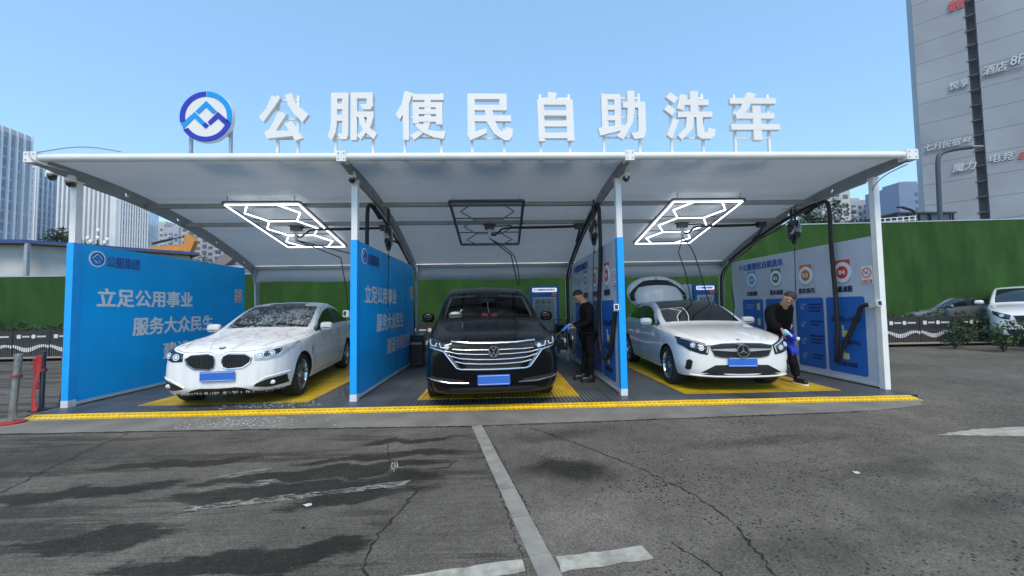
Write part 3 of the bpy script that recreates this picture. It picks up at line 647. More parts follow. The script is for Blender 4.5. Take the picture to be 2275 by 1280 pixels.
def info_face(root, X):
    """white guide board seen from -X: words run from the back (large Y) to the front"""
    ux, uy, un = Vector((0,-1,0)), Vector((0,0,1)), Vector((-1,0,0)); O = Vector((X,0,0))
    def T(body, ya, yb, z0, z1, nm, m, bold, depth=.003):
        b = MB(); text(b, body, (X,ya,z0), ux, uy, un, ya-yb, z1-z0, bold, depth=depth); b.build(nm, m, root)
    T('公服便民自助洗车', 3.42,2.05,2.17,2.33,'title_lettering',INKB,.007)
    b = MB()
    for pts, tn in emblem_polys(): b.poly([(a*.075-3.53,c*.075+2.26) for a, c in pts], O, ux, uy, un, 0, .003)
    b.build('company_emblem', INKB, root)
    for k, (yc, zc, s, m, lab, la, lb) in enumerate(((3.11,1.93,.17,SKYI,'注册流程',3.31,2.92),(2.29,1.92,.17,GREENI,'洗车流程',2.49,2.09),(1.45,1.91,.175,ORANGE,'洗车技巧',1.65,1.25),(.62,1.90,.18,REDI,'充值流程',.82,.44))):
        b = MB(); b.poly([(-yc-s*.85,zc+.02),(-yc+s*.85,zc+.02),(-yc+s*.85,zc+s*1.2),(-yc-s*.85,zc+s*1.2)], O, ux, uy, un, 0, .003); b.build('step_flag', m, root)
        b = MB(); b.poly([(a*s-yc,c*s+zc-.035) for a, c in arc(0,0,1,0,350,36)], O, ux, uy, un, .0, .0045); b.build('step_ring_shade', pm('ring_shade',(.30,.40,.55),.5), root)
        b = MB(); b.poly([(a*s-yc,c*s+zc) for a, c in arc(0,0,1,0,350,36)], O, ux, uy, un, .003, .007); b.build('step_ring', pm('ring_white',(.74,.8,.88),.5), root)
        b = MB(); b.poly([(a*s*.62-yc,c*s*.62+zc) for a, c in arc(0,0,1,0,350,36)], O, ux, uy, un, .003, .010); b.build('step_disc', m, root)
        T('0%d' % (k+1), yc+s*.36, yc-s*.36, zc-s*.22, zc+s*.22, 'step_number', SIGNW, .005, .011)
        T(lab, la, lb, 1.555, 1.66, 'step_lettering', DARKIN, .005)
    for (ya, yb) in ((3.49,2.74),(2.65,1.84),(1.72,1.06),(1.0,.23)):
        b = MB(); b.poly(rrect(-ya,-yb,.14,1.47,.05), O, ux, uy, un, 0, .003); b.build('guide_box', BOXB, root)
    def lines(y0, z0, n, w_, m=NAVY, h=.035, gap=.062):
        b = MB()
        for i in range(n):
            yy = y0; end = y0 - w_*(1 if i < n-1 else .8)
            while yy > end: s = .03; b.poly([(-yy,z0-i*gap),(-yy+s,z0-i*gap),(-yy+s,z0-i*gap+h),(-yy,z0-i*gap+h)], O, ux, uy, un, .003, .005); yy -= .036
        b.build('guide_text', m, root)
    lines(1.42,1.32,3,.32); lines(1.38,1.0,2,.26); lines(1.4,.72,3,.32); lines(1.36,.36,2,.24)
    lines(3.36,1.32,2,.3,FAINT); lines(3.36,.98,3,.3,FAINT); lines(3.36,.6,2,.3,FAINT); lines(2.4,1.3,2,.4,FAINT); lines(2.4,.9,3,.4,FAINT); lines(2.4,.5,2,.4,FAINT)
    b = MB()
    for zc in (1.3,.95,.62,.34):
        b.poly([(-1.62,zc-.05),(-1.5,zc+.06),(-1.48,zc+.05),(-1.6,zc-.06)], O, ux, uy, un, .003, .005); b.poly([(a*.06-1.56,c*.06+zc) for a, c in ring_poly(.7,1,20,300,16)], O, ux, uy, un, .003, .006)
    b.build('guide_picture', FAINT, root)
    b = MB()
    for yc, zc in ((2.9,1.3),(2.9,.95)): b.poly(rrect(-yc-.05,-yc+.05,zc-.08,zc+.08,.02), O, ux, uy, un, .003, .006)
    for yc, zc in ((.64,.86),(.64,.47)):
        b.poly(rrect(-yc-.05,-yc+.07,zc-.09,zc+.02,.02), O, ux, uy, un, .003, .006); b.poly(rrect(-yc-.045,-yc-.012,zc,zc+.11,.014), O, ux, uy, un, .0035, .0065)
    b.build('pointing_hand', YHAND, root)
    T('点击进入小程序', .9,.32,1.03,1.13,'guide_lettering',NAVY,.003); T('进入充值中心', .88,.34,.64,.73,'guide_lettering',NAVY,.003); T('充值流程', .8,.42,.26,.34,'guide_lettering',NAVY,.003)
FOOT = pm('white_foot', (.7,.72,.74), .5, var=.1)
descr = ['blue slogan partition at the left end of the car wash', 'blue slogan partition between the white sedan and the black van', 'partition with white guide board between the black van and the white hatchback', 'white guide board partition with four numbered steps at the right end']
for i, xi in enumerate(XS):
    root = thing('partition_board', descr[i], 'partition', (xi,2,0), group='partition boards between the washing bays')
    b = MB(); b.box(xi-.035,xi+.035,.05,3.9,.06,PH); b.box(xi-.038,xi+.038,1.24,1.246,.06,PH); b.box(xi-.038,xi+.038,2.47,2.476,.06,PH)
    b.build('board', BLUE if i == 0 else pm('white_board_back',(.6,.63,.68),.5) if i == 3 else BLUE, root)
    b = MB(); b.box(xi-.05,xi+.05,.05,3.9,.02,.06); b.build('base_rail', pm('pale_rail',(.55,.58,.6),.5), root)
    if i < 3:
        b = MB(); b.box(xi-.05,xi+.05,-.062,-.046,.10,PH); b.box(xi-.05,xi-.046,-.046,.05,.1,PH); b.box(xi+.046,xi+.05,-.046,.05,.1,PH); b.build('front_trim', BLUEB, root)
        b = MB(); b.box(xi-.052,xi+.052,-.064,.05,0,.1); b.build('trim_foot', FOOT, root)
        b = MB(); b.poly([(.05,.06),(3.9,.06),(3.9,PH-.002),(.05,PH-.002)], (xi+.035,0,0), (0,1,0), (0,0,1), (1,0,0), 0, .003); b.build('slogan_face', BLUE, root)
        slogan_face(root, xi+.038)
        no_smoking(xi+.039, 3.54,3.79,1.58,1.9, 1, ['no smoking notice at the back of the left end blue board', 'no smoking notice at the back of the blue board left of the black van', 'no smoking notice on the blue face behind the third partition'][i])
    if i in (2,3) or i == 1:
        b = MB(); b.poly([(-3.9,.06),(-.05,.06),(-.05,PH-.002),(-3.9,PH-.002)], (xi-.035,0,0), (0,-1,0), (0,0,1), (-1,0,0), 0, .003); b.build('guide_face', BOARD, root)
        if i >= 2:
            info_face(root, xi-.038)
            no_smoking(xi-.039, .06,.26,1.67,1.965, -1, ['','','no smoking notice on the guide board beside the blue trimmed post', 'no smoking notice near the front edge of the right end guide board'][i])
    if i == 3:
        b = MB(); b.box(xi+.05,xi+.17,.12,.2,0,2.42); b.build('outer_flange', pm('pale_lilac_board',(.66,.66,.74),.5), root)
# ================================================================ cars
def paint(name, col, rough=.22, coat=1.0, dirt=.06, metal=0):
    m = pm(name, col, rough, metal, var=dirt, scale=2.5, coat=coat); return m
WPAINT = paint('white_car_paint', (.80,.81,.80))
KPAINT = pm('black_car_paint', (.0025,.003,.004), .14, var=.2, scale=2.5, coat=.15, spec=.25)
SPAINT = paint('grey_car_paint', (.16,.18,.2), .25, metal=.4)
WPAINT2 = paint('white_suv_paint', (.76,.78,.80), .25)
GLASSD = pm('dark_car_glass', (.008,.011,.012), .03, var=.1, spec=.6, coat=.4)
TRIMB = pm('black_car_trim', (.01,.01,.011), .45, var=.15)
TYRE = pm('tyre_rubber', (.014,.014,.015), .75, var=.25, bump=.2, bscale=40)
RIM = pm('alloy_rim', (.55,.57,.60), .25, 1, var=.08)
RIMD = pm('dark_alloy_rim', (.10,.105,.11), .3, .8, var=.1)
LAMPB = pm('lamp_housing', (.015,.02,.03), .06, var=.2, coat=1)
LAMPW = pm('lamp_reflector', (.75,.8,.85), .12, .3, var=.1, coat=.5)
PLATE = pm('blue_number_plate', (.03,.14,.55), .4, var=.05)
LEATHER = pm('grey_leather', (.09,.085,.08), .6, var=.15)
def soap_paint():
    m, t, b = nodes('soapy_white_paint'); L = t.links; N = t.nodes.new
    tc = N('ShaderNodeTexCoord'); mp = N('ShaderNodeMapping'); mp.inputs['Scale'].default_value = (3.5,3.5,.55); L.new(tc.outputs['Object'], mp.inputs[0])
    n = N('ShaderNodeTexNoise'); n.inputs['Scale'].default_value = 2.2; n.inputs['Detail'].default_value = 4; L.new(mp.outputs[0], n.inputs['Vector'])
    r = N('ShaderNodeValToRGB'); r.color_ramp.elements[0].position = .3; r.color_ramp.elements[0].color = (.72,.735,.75,1); r.color_ramp.elements[1].position = .6; r.color_ramp.elements[1].color = (.82,.83,.83,1)
    L.new(n.outputs[0], r.inputs[0]); L.new(r.outputs[0], b.inputs['Base Color'])
    r2 = N('ShaderNodeMapRange'); r2.inputs[1].default_value = .35; r2.inputs[2].default_value = .6; r2.inputs[3].default_value = .18; r2.inputs[4].default_value = .6; L.new(n.outputs[0], r2.inputs[0]); L.new(r2.outputs[0], b.inputs['Roughness'])
    b.inputs['Coat Weight'].default_value = .3
    bp = N('ShaderNodeBump'); bp.inputs['Strength'].default_value = .06; bp.inputs['Distance'].default_value = .01; L.new(n.outputs[0], bp.inputs['Height']); L.new(bp.outputs[0], b.inputs['Normal'])
    return m
def soap_glass():
    m, t, b = nodes('soapy_windscreen'); L = t.links; N = t.nodes.new
    tc = N('ShaderNodeTexCoord'); mp = N('ShaderNodeMapping'); mp.inputs['Scale'].default_value = (30,12,12); mp.inputs['Rotation'].default_value = (0,.25,.2); L.new(tc.outputs['Object'], mp.inputs[0])
    n = N('ShaderNodeTexNoise'); n.inputs['Scale'].default_value = 1; n.inputs['Detail'].default_value = 8; n.inputs['Roughness'].default_value = .75; L.new(mp.outputs[0], n.inputs['Vector'])
    n2 = N('ShaderNodeTexNoise'); n2.inputs['Scale'].default_value = 2.5; L.new(tc.outputs['Object'], n2.inputs['Vector'])
    ad = N('ShaderNodeMath'); ad.operation = 'MULTIPLY_ADD'; ad.inputs[1].default_value = .35; L.new(n2.outputs[0], ad.inputs[0]); L.new(n.outputs[0], ad.inputs[2])
    r = N('ShaderNodeValToRGB'); r.color_ramp.elements[0].position = .66; r.color_ramp.elements[0].color = (.01,.014,.015,1); r.color_ramp.elements[1].position = .82; r.color_ramp.elements[1].color = (.42,.47,.48,1)
    L.new(ad.outputs[0], r.inputs[0]); L.new(r.outputs[0], b.inputs['Base Color'])
    r2 = N('ShaderNodeMapRange'); r2.inputs[1].default_value = .62; r2.inputs[2].default_value = .8; r2.inputs[3].default_value = .04; r2.inputs[4].default_value = .5; L.new(ad.outputs[0], r2.inputs[0]); L.new(r2.outputs[0], b.inputs['Roughness'])
    return m
def clear_glass():
    m = bpy.data.materials.new('clear_windscreen'); m.use_nodes = True; t = m.node_tree; t.nodes.clear(); N = t.nodes.new; L = t.links
    o = N('ShaderNodeOutputMaterial'); mx = N('ShaderNodeMixShader'); tr = N('ShaderNodeBsdfTransparent'); gl = N('ShaderNodeBsdfGlossy'); fr = N('ShaderNodeFresnel')
    tr.inputs[0].default_value = (.66,.70,.68,1); gl.inputs['Roughness'].default_value = .02; fr.inputs[0].default_value = 1.45
    nz = N('ShaderNodeTexNoise'); nz.inputs['Scale'].default_value = 3; mr = N('ShaderNodeMapRange'); mr.inputs[3].default_value = .01; mr.inputs[4].default_value = .06
    L.new(nz.outputs[0], mr.inputs[0]); L.new(mr.outputs[0], gl.inputs['Roughness'])
    L.new(fr.outputs[0], mx.inputs[0]); L.new(tr.outputs[0], mx.inputs[1]); L.new(gl.outputs[0], mx.inputs[2]); L.new(mx.outputs[0], o.inputs[0])
    return m
CLEAR = clear_glass()
def superell(mb, c, rx, ry, rz, e=.55, n=14, mi=0, M=None):
    def sp(v, p): return math.copysign(abs(v)**p, v)
    vs = []; fs = []; c = Vector(c); h = n//2
    for i in range(h+1):
        la = -math.pi/2 + math.pi*i/h
        for k in range(n):
            lo = 2*math.pi*k/n
            v = Vector((rx*sp(math.cos(la),e)*sp(math.cos(lo),e), ry*sp(math.cos(la),e)*sp(math.sin(lo),e), rz*sp(math.sin(la),e)))
            if M: v = M @ v
            vs.append(c+v)
    for i in range(h):
        for k in range(n): fs.append((i*n+k, i*n+(k+1)%n, (i+1)*n+(k+1)%n, (i+1)*n+k))
    return mb.add(vs, fs, mi)

def half(s):
    y, zb, wb, wm, zm, ws, zs, wr, zr, zc = s[:10]; house = len(s) > 10 and s[10]
    di = .048 if house else wr*.22
    p6 = (ws-.02, zs+.02) if house else (ws+(wr-ws)*.35, zs+(zr-zs)*.45)
    if house and zr - zs < .12: p6 = (ws-.025, zs+.012)
    return [(0,zb),(wb*.8,zb),(wb,zb+.045),(wb+(wm-wb)*.75, zb+(zm-zb)*.5),(wm,zm),(ws,zs),p6,(wr,zr),(wr-di,zr+(zc-zr)*.4),(wr*.5,zr+(zc-zr)*.82),(0,zc)]
class Car:
    def __init__(s, name, label, cat, loc, rz, st, ax_f, ax_r, wr, tw, mats, matf, arch_extra=.045, half_w=.9, group=None):
        s.root = thing(name, label, cat, loc, rz, group); s.st = st
        bm = bmesh.new(); loops = []
        for q in st:
            h = half(q); y = q[0]
            pts = h + [(-x,z) for x, z in h[-2:0:-1]]
            loops.append([bm.verts.new((x,y,z)) for x, z in pts])
        n = len(loops[0]); J = 10
        def seg(k): return k if k < J else n-1-k
        for i in range(len(st)-1):
            for k in range(n):
                f = bm.faces.new((loops[i][k], loops[i][(k+1)%n], loops[i+1][(k+1)%n], loops[i+1][k])); f.material_index = matf(i, seg(k))
        for lp, rev in ((loops[0], False), (loops[-1], True)):
            for j in range(0, J):
                a, b_ = lp[j], lp[j+1]; c, d = lp[(n-j-1)%n], lp[(n-j)%n]
                vs = [a, b_] + ([c] if c is not b_ else []) + ([d] if d is not a else [])
                if rev: vs = vs[::-1]
                try: f = bm.faces.new(vs[::-1]); f.material_index = 2 if rev and 0 else 0
                except ValueError: pass
        cr = bm.edges.layers.float.new('crease_edge')          # keep shoulder, bonnet ridge and sill lines crisp
        for i in range(len(st)-1):
            for k, c_, i0, i1 in ((5,.55,5,13),(7,.6,2,6),(2,.6,2,15),(4,.25,5,14)):
                if i0 <= i <= i1:
                    for kk in (k, n-k):
                        e = bm.edges.get((loops[i][kk], loops[i+1][kk]))
                        if e: e[cr] = c_
        bmesh.ops.recalc_face_normals(bm, faces=bm.faces)
        me = bpy.data.meshes.new('b'); bm.to_mesh(me); bm.free()
        o = bpy.data.objects.new('b', me); COL.objects.link(o)
        for m in mats: me.materials.append(m)
        sm = o.modifiers.new('s','SUBSURF'); sm.levels = 2; sm.render_levels = 2
        cu = MB()
        for ya in (ax_f, ax_r):
            for sx in (-1,1):
                cu.lathe([(wr+arch_extra,.52*sx),(wr+arch_extra,1.3*sx)] if sx > 0 else [(wr+arch_extra,-1.3),(wr+arch_extra,-.52)], (0,ya,wr), 'x', 40)
        co = cu.build('cutter', [TRIMB], local=True); 
        bm = bmesh.new(); bm.from_mesh(co.data); bmesh.ops.recalc_face_normals(bm, faces=bm.faces); bm.to_mesh(co.data); bm.free()
        boolean_cut(o, co)
        me = o.data; s.mats = mats
        s.co = [v.co.copy() for v in me.vertices]; s.faces = [(tuple(p.vertices), p.material_index) for p in me.polygons]
        mnames = [m.name for m in me.materials if m]
        s.bvh = BVHTree.FromPolygons(s.co, [f for f, _ in s.faces]); bpy.data.objects.remove(o)
        s.ya = (ax_f, ax_r); s.wrad = wr; s.tw = tw; s.hw = half_w; s.matnames = mnames
    def split(s, names):
        out = {}
        arch = []
        def in_arch(f):
            for k in f:
                v = s.co[k]
                ok = False
                for ya in s.ya:
                    r = math.hypot(v.y-ya, v.z-s.wrad)
                    if r < s.wrad + .06 and abs(v.x) > .5: ok = True
                if not ok: return False
            return True
        for mi, (nm, mat, parent) in names.items():
            fs = [f for f, m in s.faces if m == mi and not in_arch(f)]
            if not fs: continue
            if nm in ('side_window', 'door_pillar', 'sill'):
                for sg in (1, -1):
                    fq = [f for f in fs if sum(s.co[k].x for k in f)*sg > 0]
                    ids = sorted({k for f in fq for k in f}); mp = {k: i for i, k in enumerate(ids)}
                    b = MB(); b.add([s.co[k] for k in ids], [tuple(mp[k] for k in f) for f in fq]); b.build(nm, mat, s.root, local=True, smooth=True, sharp=35)
                continue
            ids = sorted({k for f in fs for k in f}); mp = {k: i for i, k in enumerate(ids)}
            b = MB(); b.add([s.co[k] for k in ids], [tuple(mp[k] for k in f) for f in fs])
            out[mi] = b.build(nm, mat, s.root if parent is None else out[parent], local=True, smooth=True, sharp=35)
        fs = [f for f, m in s.faces if in_arch(f)]
        if fs:
            ym = sum(s.ya)/2
            for sx in (1,-1):
                for sy in (1,-1):
                    fq = [f for f in fs if sum(s.co[k].x for k in f)*sx > 0 and sum(s.co[k].y-ym for k in f)*sy > 0]
                    ids = sorted({k for f in fq for k in f}); mp = {k: i for i, k in enumerate(ids)}
                    if ids: b = MB(); b.add([s.co[k] for k in ids], [tuple(mp[k] for k in f) for f in fq]); b.build('wheel_arch_liner', TRIMB, s.root, local=True)
        s.body = out[0]; return out
    def hit(s, a, b, axis):
        if axis == 'y': r = s.bvh.ray_cast(Vector((a,-3,b)), Vector((0,1,0)))
        elif axis == 'yr': r = s.bvh.ray_cast(Vector((a,9,b)), Vector((0,-1,0)))
        elif axis == 'x': r = s.bvh.ray_cast(Vector((3,a,b)), Vector((-1,0,0)))
        elif axis == '-x': r = s.bvh.ray_cast(Vector((-3,a,b)), Vector((1,0,0)))
        else: r = s.bvh.ray_cast(Vector((a,b,4)), Vector((0,0,-1)))
        if r[0] is None: return None, None
        n = r[1]; d = {'y':Vector((0,-1,0)),'yr':Vector((0,1,0)),'x':Vector((1,0,0)),'-x':Vector((-1,0,0)),'z':Vector((0,0,1))}[axis]
        if n.dot(d) < 0: n = -n
        return r[0], (n+d*.4).normalized()
    def patch(s, mb, top, bot, axis='y', off=.006, nu=16, nv=6, mi=0, skirt=.03, bulge=0):
        def samp(P, u):
            L = [0]
            for a, b in zip(P, P[1:]): L.append(L[-1]+math.dist(a,b))
            t = u*L[-1]
            for i in range(len(P)-1):
                if t <= L[i+1]+1e-9:
                    k = (t-L[i])/max(1e-9, L[i+1]-L[i]); return (P[i][0]+(P[i+1][0]-P[i][0])*k, P[i][1]+(P[i+1][1]-P[i][1])*k)
            return P[-1]
        V = {}; vs = []; fs = []
        for i in range(nu+1):
            for j in range(nv+1):
                a = samp(top, i/nu); b = samp(bot, i/nu); k = j/nv
                p, n = s.hit(a[0]+(b[0]-a[0])*k, a[1]+(b[1]-a[1])*k, axis)
                if p is None: continue
                e = bulge*math.sin(math.pi*i/nu)*math.sin(math.pi*k)
                V[i,j] = (len(vs), p, n); vs.append(p+n*(off+e))
        d = {'y':Vector((0,1,0)),'yr':Vector((0,-1,0)),'x':Vector((-1,0,0)),'-x':Vector((1,0,0)),'z':Vector((0,0,-1))}[axis]
        for i in range(nu):
            for j in range(nv):
                q = [(i,j),(i+1,j),(i+1,j+1),(i,j+1)]
                if all(k in V for k in q): fs.append(tuple(V[k][0] for k in q))
        bd = [(i,0) for i in range(nu)]+[(nu,j) for j in range(nv)]+[(i,nv) for i in range(nu,0,-1)]+[(0,j) for j in range(nv,0,-1)]
        sk = {}
        for k in bd:
            if k in V: sk[k] = len(vs); vs.append(V[k][1]+d*skirt)
        for a, b in zip(bd, bd[1:]+bd[:1]):
            if a in sk and b in sk: fs.append((V[a][0],V[b][0],sk[b],sk[a]))
        # make faces look outward
        out = []
        for f in fs[:]:
            P = [vs[k] for k in f]; nn = (P[1]-P[0]).cross(P[2]-P[1])
            out.append(f if nn.dot(-d) >= 0 else f[::-1])
        return mb.add(vs, out, mi)
    def line(s, mb, pts, w=.006, axis='x', off=.0015, mi=0, step=.03, r=None, n=6):
        P = []
        for a, b in zip(pts, pts[1:]):
            k = max(1, int(math.dist(a,b)/step))
            for j in range(k): P.append((a[0]+(b[0]-a[0])*j/k, a[1]+(b[1]-a[1])*j/k))
        P.append(pts[-1]); H = [s.hit(a, b, axis) for a, b in P]; H = [h for h in H if h[0] is not None]
        if len(H) < 2: return mb
        if r: return mb.tube([p+nn*off for p, nn in H], r, n, mi)
        vs = []; fs = []
        for i, (p, nn) in enumerate(H):
            t = (H[min(i+1,len(H)-1)][0]-H[max(i-1,0)][0]).normalized(); q = t.cross(nn).normalized()
            vs += [p+nn*off-q*w/2, p+nn*off+q*w/2]
        for i in range(len(H)-1): fs.append((2*i,2*i+1,2*i+3,2*i+2))
        return mb.add(vs, fs, mi)
    def part(s, nm, mb, mat, parent=None, smooth=True): return mb.build(nm, mat, parent or s.root, local=True, smooth=smooth)
    def wheels(s, style='ten', rimmat=None, inset=.0, rr=.73, steer=0):
        rimmat = rimmat or RIM; R0 = s.wrad; W = s.tw
        for ya in s.ya:
            for sx in (1,-1):
                xo = sx*(s.hw-.012-inset); b = MB()
                pr = [(R0*rr,0),(R0*rr+.012,.004),(R0*.95,.0),(R0*.985,-.012),(R0,-.03),(R0,-W+.03),(R0*.97,-W),(R0*rr,-W)]
                b.lathe([(r, xo + sx*h) for r, h in pr], (0,ya,R0), 'x', 40, cap=False)
                wh = s.part('wheel', b, TYRE)
                b = MB(); q = R0*rr
                b.lathe([(q,xo-sx*.10),(q,xo-sx*.002),(q*.955,xo-sx*.006),(q*.93,xo-sx*.02),(q*.9,xo-sx*.10)], (0,ya,R0), 'x', 40, cap=False)
                ns = {'ten':10,'five':5,'seven':7}[style]
                for k in range(ns):
                    a = 2*math.pi*(k+.2)/ns
                    for da, wd in ((0,.03),) if style == 'ten' else ((-.17,.022),(.17,.022)):
                        ai, ao = a+da*.4, a+da
                        p = Vector((xo-sx*.035, ya+q*.16*math.cos(ai), R0+q*.16*math.sin(ai))); e = Vector((xo-sx*.012, ya+q*.95*math.cos(ao), R0+q*.95*math.sin(ao)))
                        b.bar(p, e, wd if style != 'ten' else .026, .022, up=(1,0,0))
                b.lathe([(0,xo-sx*.012),(q*.17,xo-sx*.014),(q*.24,xo-sx*.03),(q*.26,xo-sx*.06)], (0,ya,R0), 'x', 20, cap=False)
                rm_ = s.part('rim', b, rimmat, wh)
                b = MB(); b.lathe([(0,xo-sx*.075),(q*.72,xo-sx*.075),(q*.72,xo-sx*.09),(0,xo-sx*.092)], (0,ya,R0), 'x', 28); s.part('brake_disc', b, GALV, wh)
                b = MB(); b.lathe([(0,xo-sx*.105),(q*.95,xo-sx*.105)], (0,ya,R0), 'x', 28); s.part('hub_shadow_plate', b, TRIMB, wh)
    def mirrors(s, y, z, x, mat, rx=.11, rz=.075, base=True):
        for sx in (1,-1):
            b = MB(); superell(b, (sx*(x),y,z), rx, .065, rz, .6, 16); mo = s.part('door_mirror', b, mat)
            b = MB(); b.bar((sx*(x-.2),y+.03,z-.06),(sx*(x-.02),y+.01,z-.05),.05,.03); s.part('mirror_arm', b, TRIMB, mo)
            b = MB(); superell(b, (sx*x,y+.045,z), rx*.88, .03, rz*.82, .6, 12); s.part('mirror_glass', b, GLASSD, mo)
            b = MB(); superell(b, (sx*x,y-.006,z-rz*.42), rx*.98, .064, rz*.16, .7, 12); s.part('mirror_trim', b, TRIMB, mo)
    def plate(s, z, w=.44, h=.14, x=0, axis='y'):
        p, n = s.hit(x, z, axis); y = p.y + (-.025 if axis == 'y' else .02)
        b = MB(); b.poly(rrect(-w/2,w/2,-h/2,h/2,.012), (x,y,z), (1,0,0), (0,0,1), (0,-1,0), -.004, .004); pl = s.part('number_plate', b, PLATE, smooth=False)
        b = MB(); b.poly([(-w/2+.012,-h/2+.012),(w/2-.012,-h/2+.012),(w/2-.012,-h/2+.017),(-w/2+.012,-h/2+.017)], (x,y,z), (1,0,0), (0,0,1), (0,-1,0), .004, .005); b.poly([(-w/2+.012,h/2-.017),(w/2-.012,h/2-.017),(w/2-.012,h/2-.012),(-w/2+.012,h/2-.012)], (x,y,z), (1,0,0), (0,0,1), (0,-1,0), .004, .005); 
        s.part('plate_border', b, SIGNW, pl, False)
    def underbody(s, L, w=.6, z0=.17, z1=.5):
        b = MB(); b.box(-w,w,.25,L-.3,z0,z1); s.part('underbody', b, TRIMB, smooth=False)
    def doors(s, xs, z0, zbelt, handles, mat, hz):
        for ax in ('x','-x'):
            b = MB()
            for y, yb in xs: s.line(b, [(y,z0),(y+yb*.3,(z0+zbelt)/2),(y+yb,zbelt)], .007, ax)
            s.line(b, [(xs[0][0],z0),(xs[-1][0],z0)], .007, ax)
            s.part('door_gap', b, TRIMB, s.body)
            for hy in handles:
                p, n = s.hit(hy, hz, ax)
                if p is None: continue
                b = MB(); superell(b, p+n*.018, .014, .10, .014, .7, 12); s.part('door_handle', b, mat)
    def lamp(s, top, bot, axis='y', inner=None, drl=None, off=.008):
        """pair of headlights mirrored about the centre line"""
        for sx in (1,-1):
            b = MB(); s.patch(b, [(sx*a,c) for a, c in top], [(sx*a,c) for a, c in bot], axis, off, 20, 8, bulge=.012); hl = s.part('headlight', b, LAMPB)
            for (cx, cz, r) in inner or ():
                p, n = s.hit(sx*cx, cz, axis); b = MB()
                q = n.to_track_quat('Z','Y').to_matrix()
                for r0, r1, m_ in ((r*.72,r,0),(0,r*.5,1)):
                    vs = []; fs = []
                    for k in range(20):
                        a = 6.2832*k/20
                        for rr_ in (r0, r1): vs.append(p+n*(off+.016)+q@Vector((rr_*math.cos(a),rr_*math.sin(a),0)))
                    for k in range(20): fs.append((2*k,2*k+1,(2*k+3)%40,(2*k+2)%40))
                    b.add(vs, fs, m_)
                s.part('lamp_ring', b, [LAMPW, LAMPW], hl)
            for pts in drl or ():
                b = MB(); s.line(b, [(sx*a,c) for a, c in pts], axis=axis, off=off+.013, r=.008); s.part('light_strip', b, LAMPW, hl)

def MS(c, names): return c.split(names)
# ---- white fastback covered in soap, left bay
ST1 = [(0,.31,.44,.52,.52,.50,.70,.43,.755,.785),(.04,.245,.60,.67,.50,.65,.745,.56,.80,.83),(.14,.205,.73,.80,.49,.77,.79,.66,.845,.875),(.30,.19,.82,.885,.49,.845,.835,.70,.88,.915),
       (.52,.185,.86,.92,.51,.88,.87,.74,.91,.95),(.80,.18,.87,.934,.53,.893,.90,.765,.94,.98),(1.2,.18,.87,.934,.56,.897,.935,.79,.975,1.01),
       (1.50,.18,.87,.934,.58,.89,.96,.845,1.02,1.055,1),(1.95,.18,.87,.932,.60,.89,.975,.785,1.255,1.30,1),(2.40,.18,.87,.932,.60,.89,.985,.71,1.455,1.50,1),
       (2.85,.18,.87,.932,.60,.892,.995,.68,1.50,1.555,1),(3.02,.18,.87,.932,.60,.892,1.0,.675,1.50,1.553,1),(3.6,.18,.87,.934,.62,.895,1.02,.655,1.435,1.50,1),(4.1,.19,.86,.93,.63,.895,1.04,.63,1.30,1.375,1),
       (4.45,.21,.84,.91,.64,.88,1.05,.63,1.15,1.21,1),(4.68,.24,.80,.88,.65,.84,1.02,.65,1.08,1.12),(4.80,.30,.72,.80,.62,.76,.95,.6,1.0,1.03),(4.83,.40,.5,.6,.62,.58,.85,.48,.92,.94)]
SOAPP = soap_paint(); SOAPG = soap_glass()
def mf1(i, j):
    if 7 <= i <= 8 and j >= 8: return 1
    if 7 <= i <= 12 and j == 6: return 3 if i != 10 else 4
    if 13 <= i <= 14 and j >= 8: return 6
    if 8 <= i <= 10 and j >= 9 and i >= 9: return 5
    if j <= 0: return 2
    return 0
A8 = R(8); ST1 = [tuple([q[0],q[1],q[2]*.94,q[3]*.94,q[4],q[5]*.94,q[6],q[7]*.94,q[8],q[9]]+list(q[10:])) for q in ST1]
c1 = Car('white_sedan', 'white fastback sedan covered in soap suds in the left bay', 'car', (-3.97,-.40,0), A8, ST1, .80, 3.72, .335, .225, [SOAPP, SOAPG, TRIMB, GLASSD, TRIMB, GLASSD, GLASSD], mf1, half_w=.852)
c1.split({0:('body',SOAPP,None),1:('windscreen',SOAPG,None),2:('sill',TRIMB,None),3:('side_window',GLASSD,None),6:('rear_window',GLASSD,None),4:('door_pillar',TRIMB,None),5:('sunroof',GLASSD,None)})
c1.wheels('five', RIM); c1.underbody(4.8)
c1.mirrors(1.72, 1.075, .95, SOAPP)
c1.doors([(1.28,-.02),(2.78,.22),(3.62,.35)], .30, .98, (2.62,3.62), SOAPP, .90)
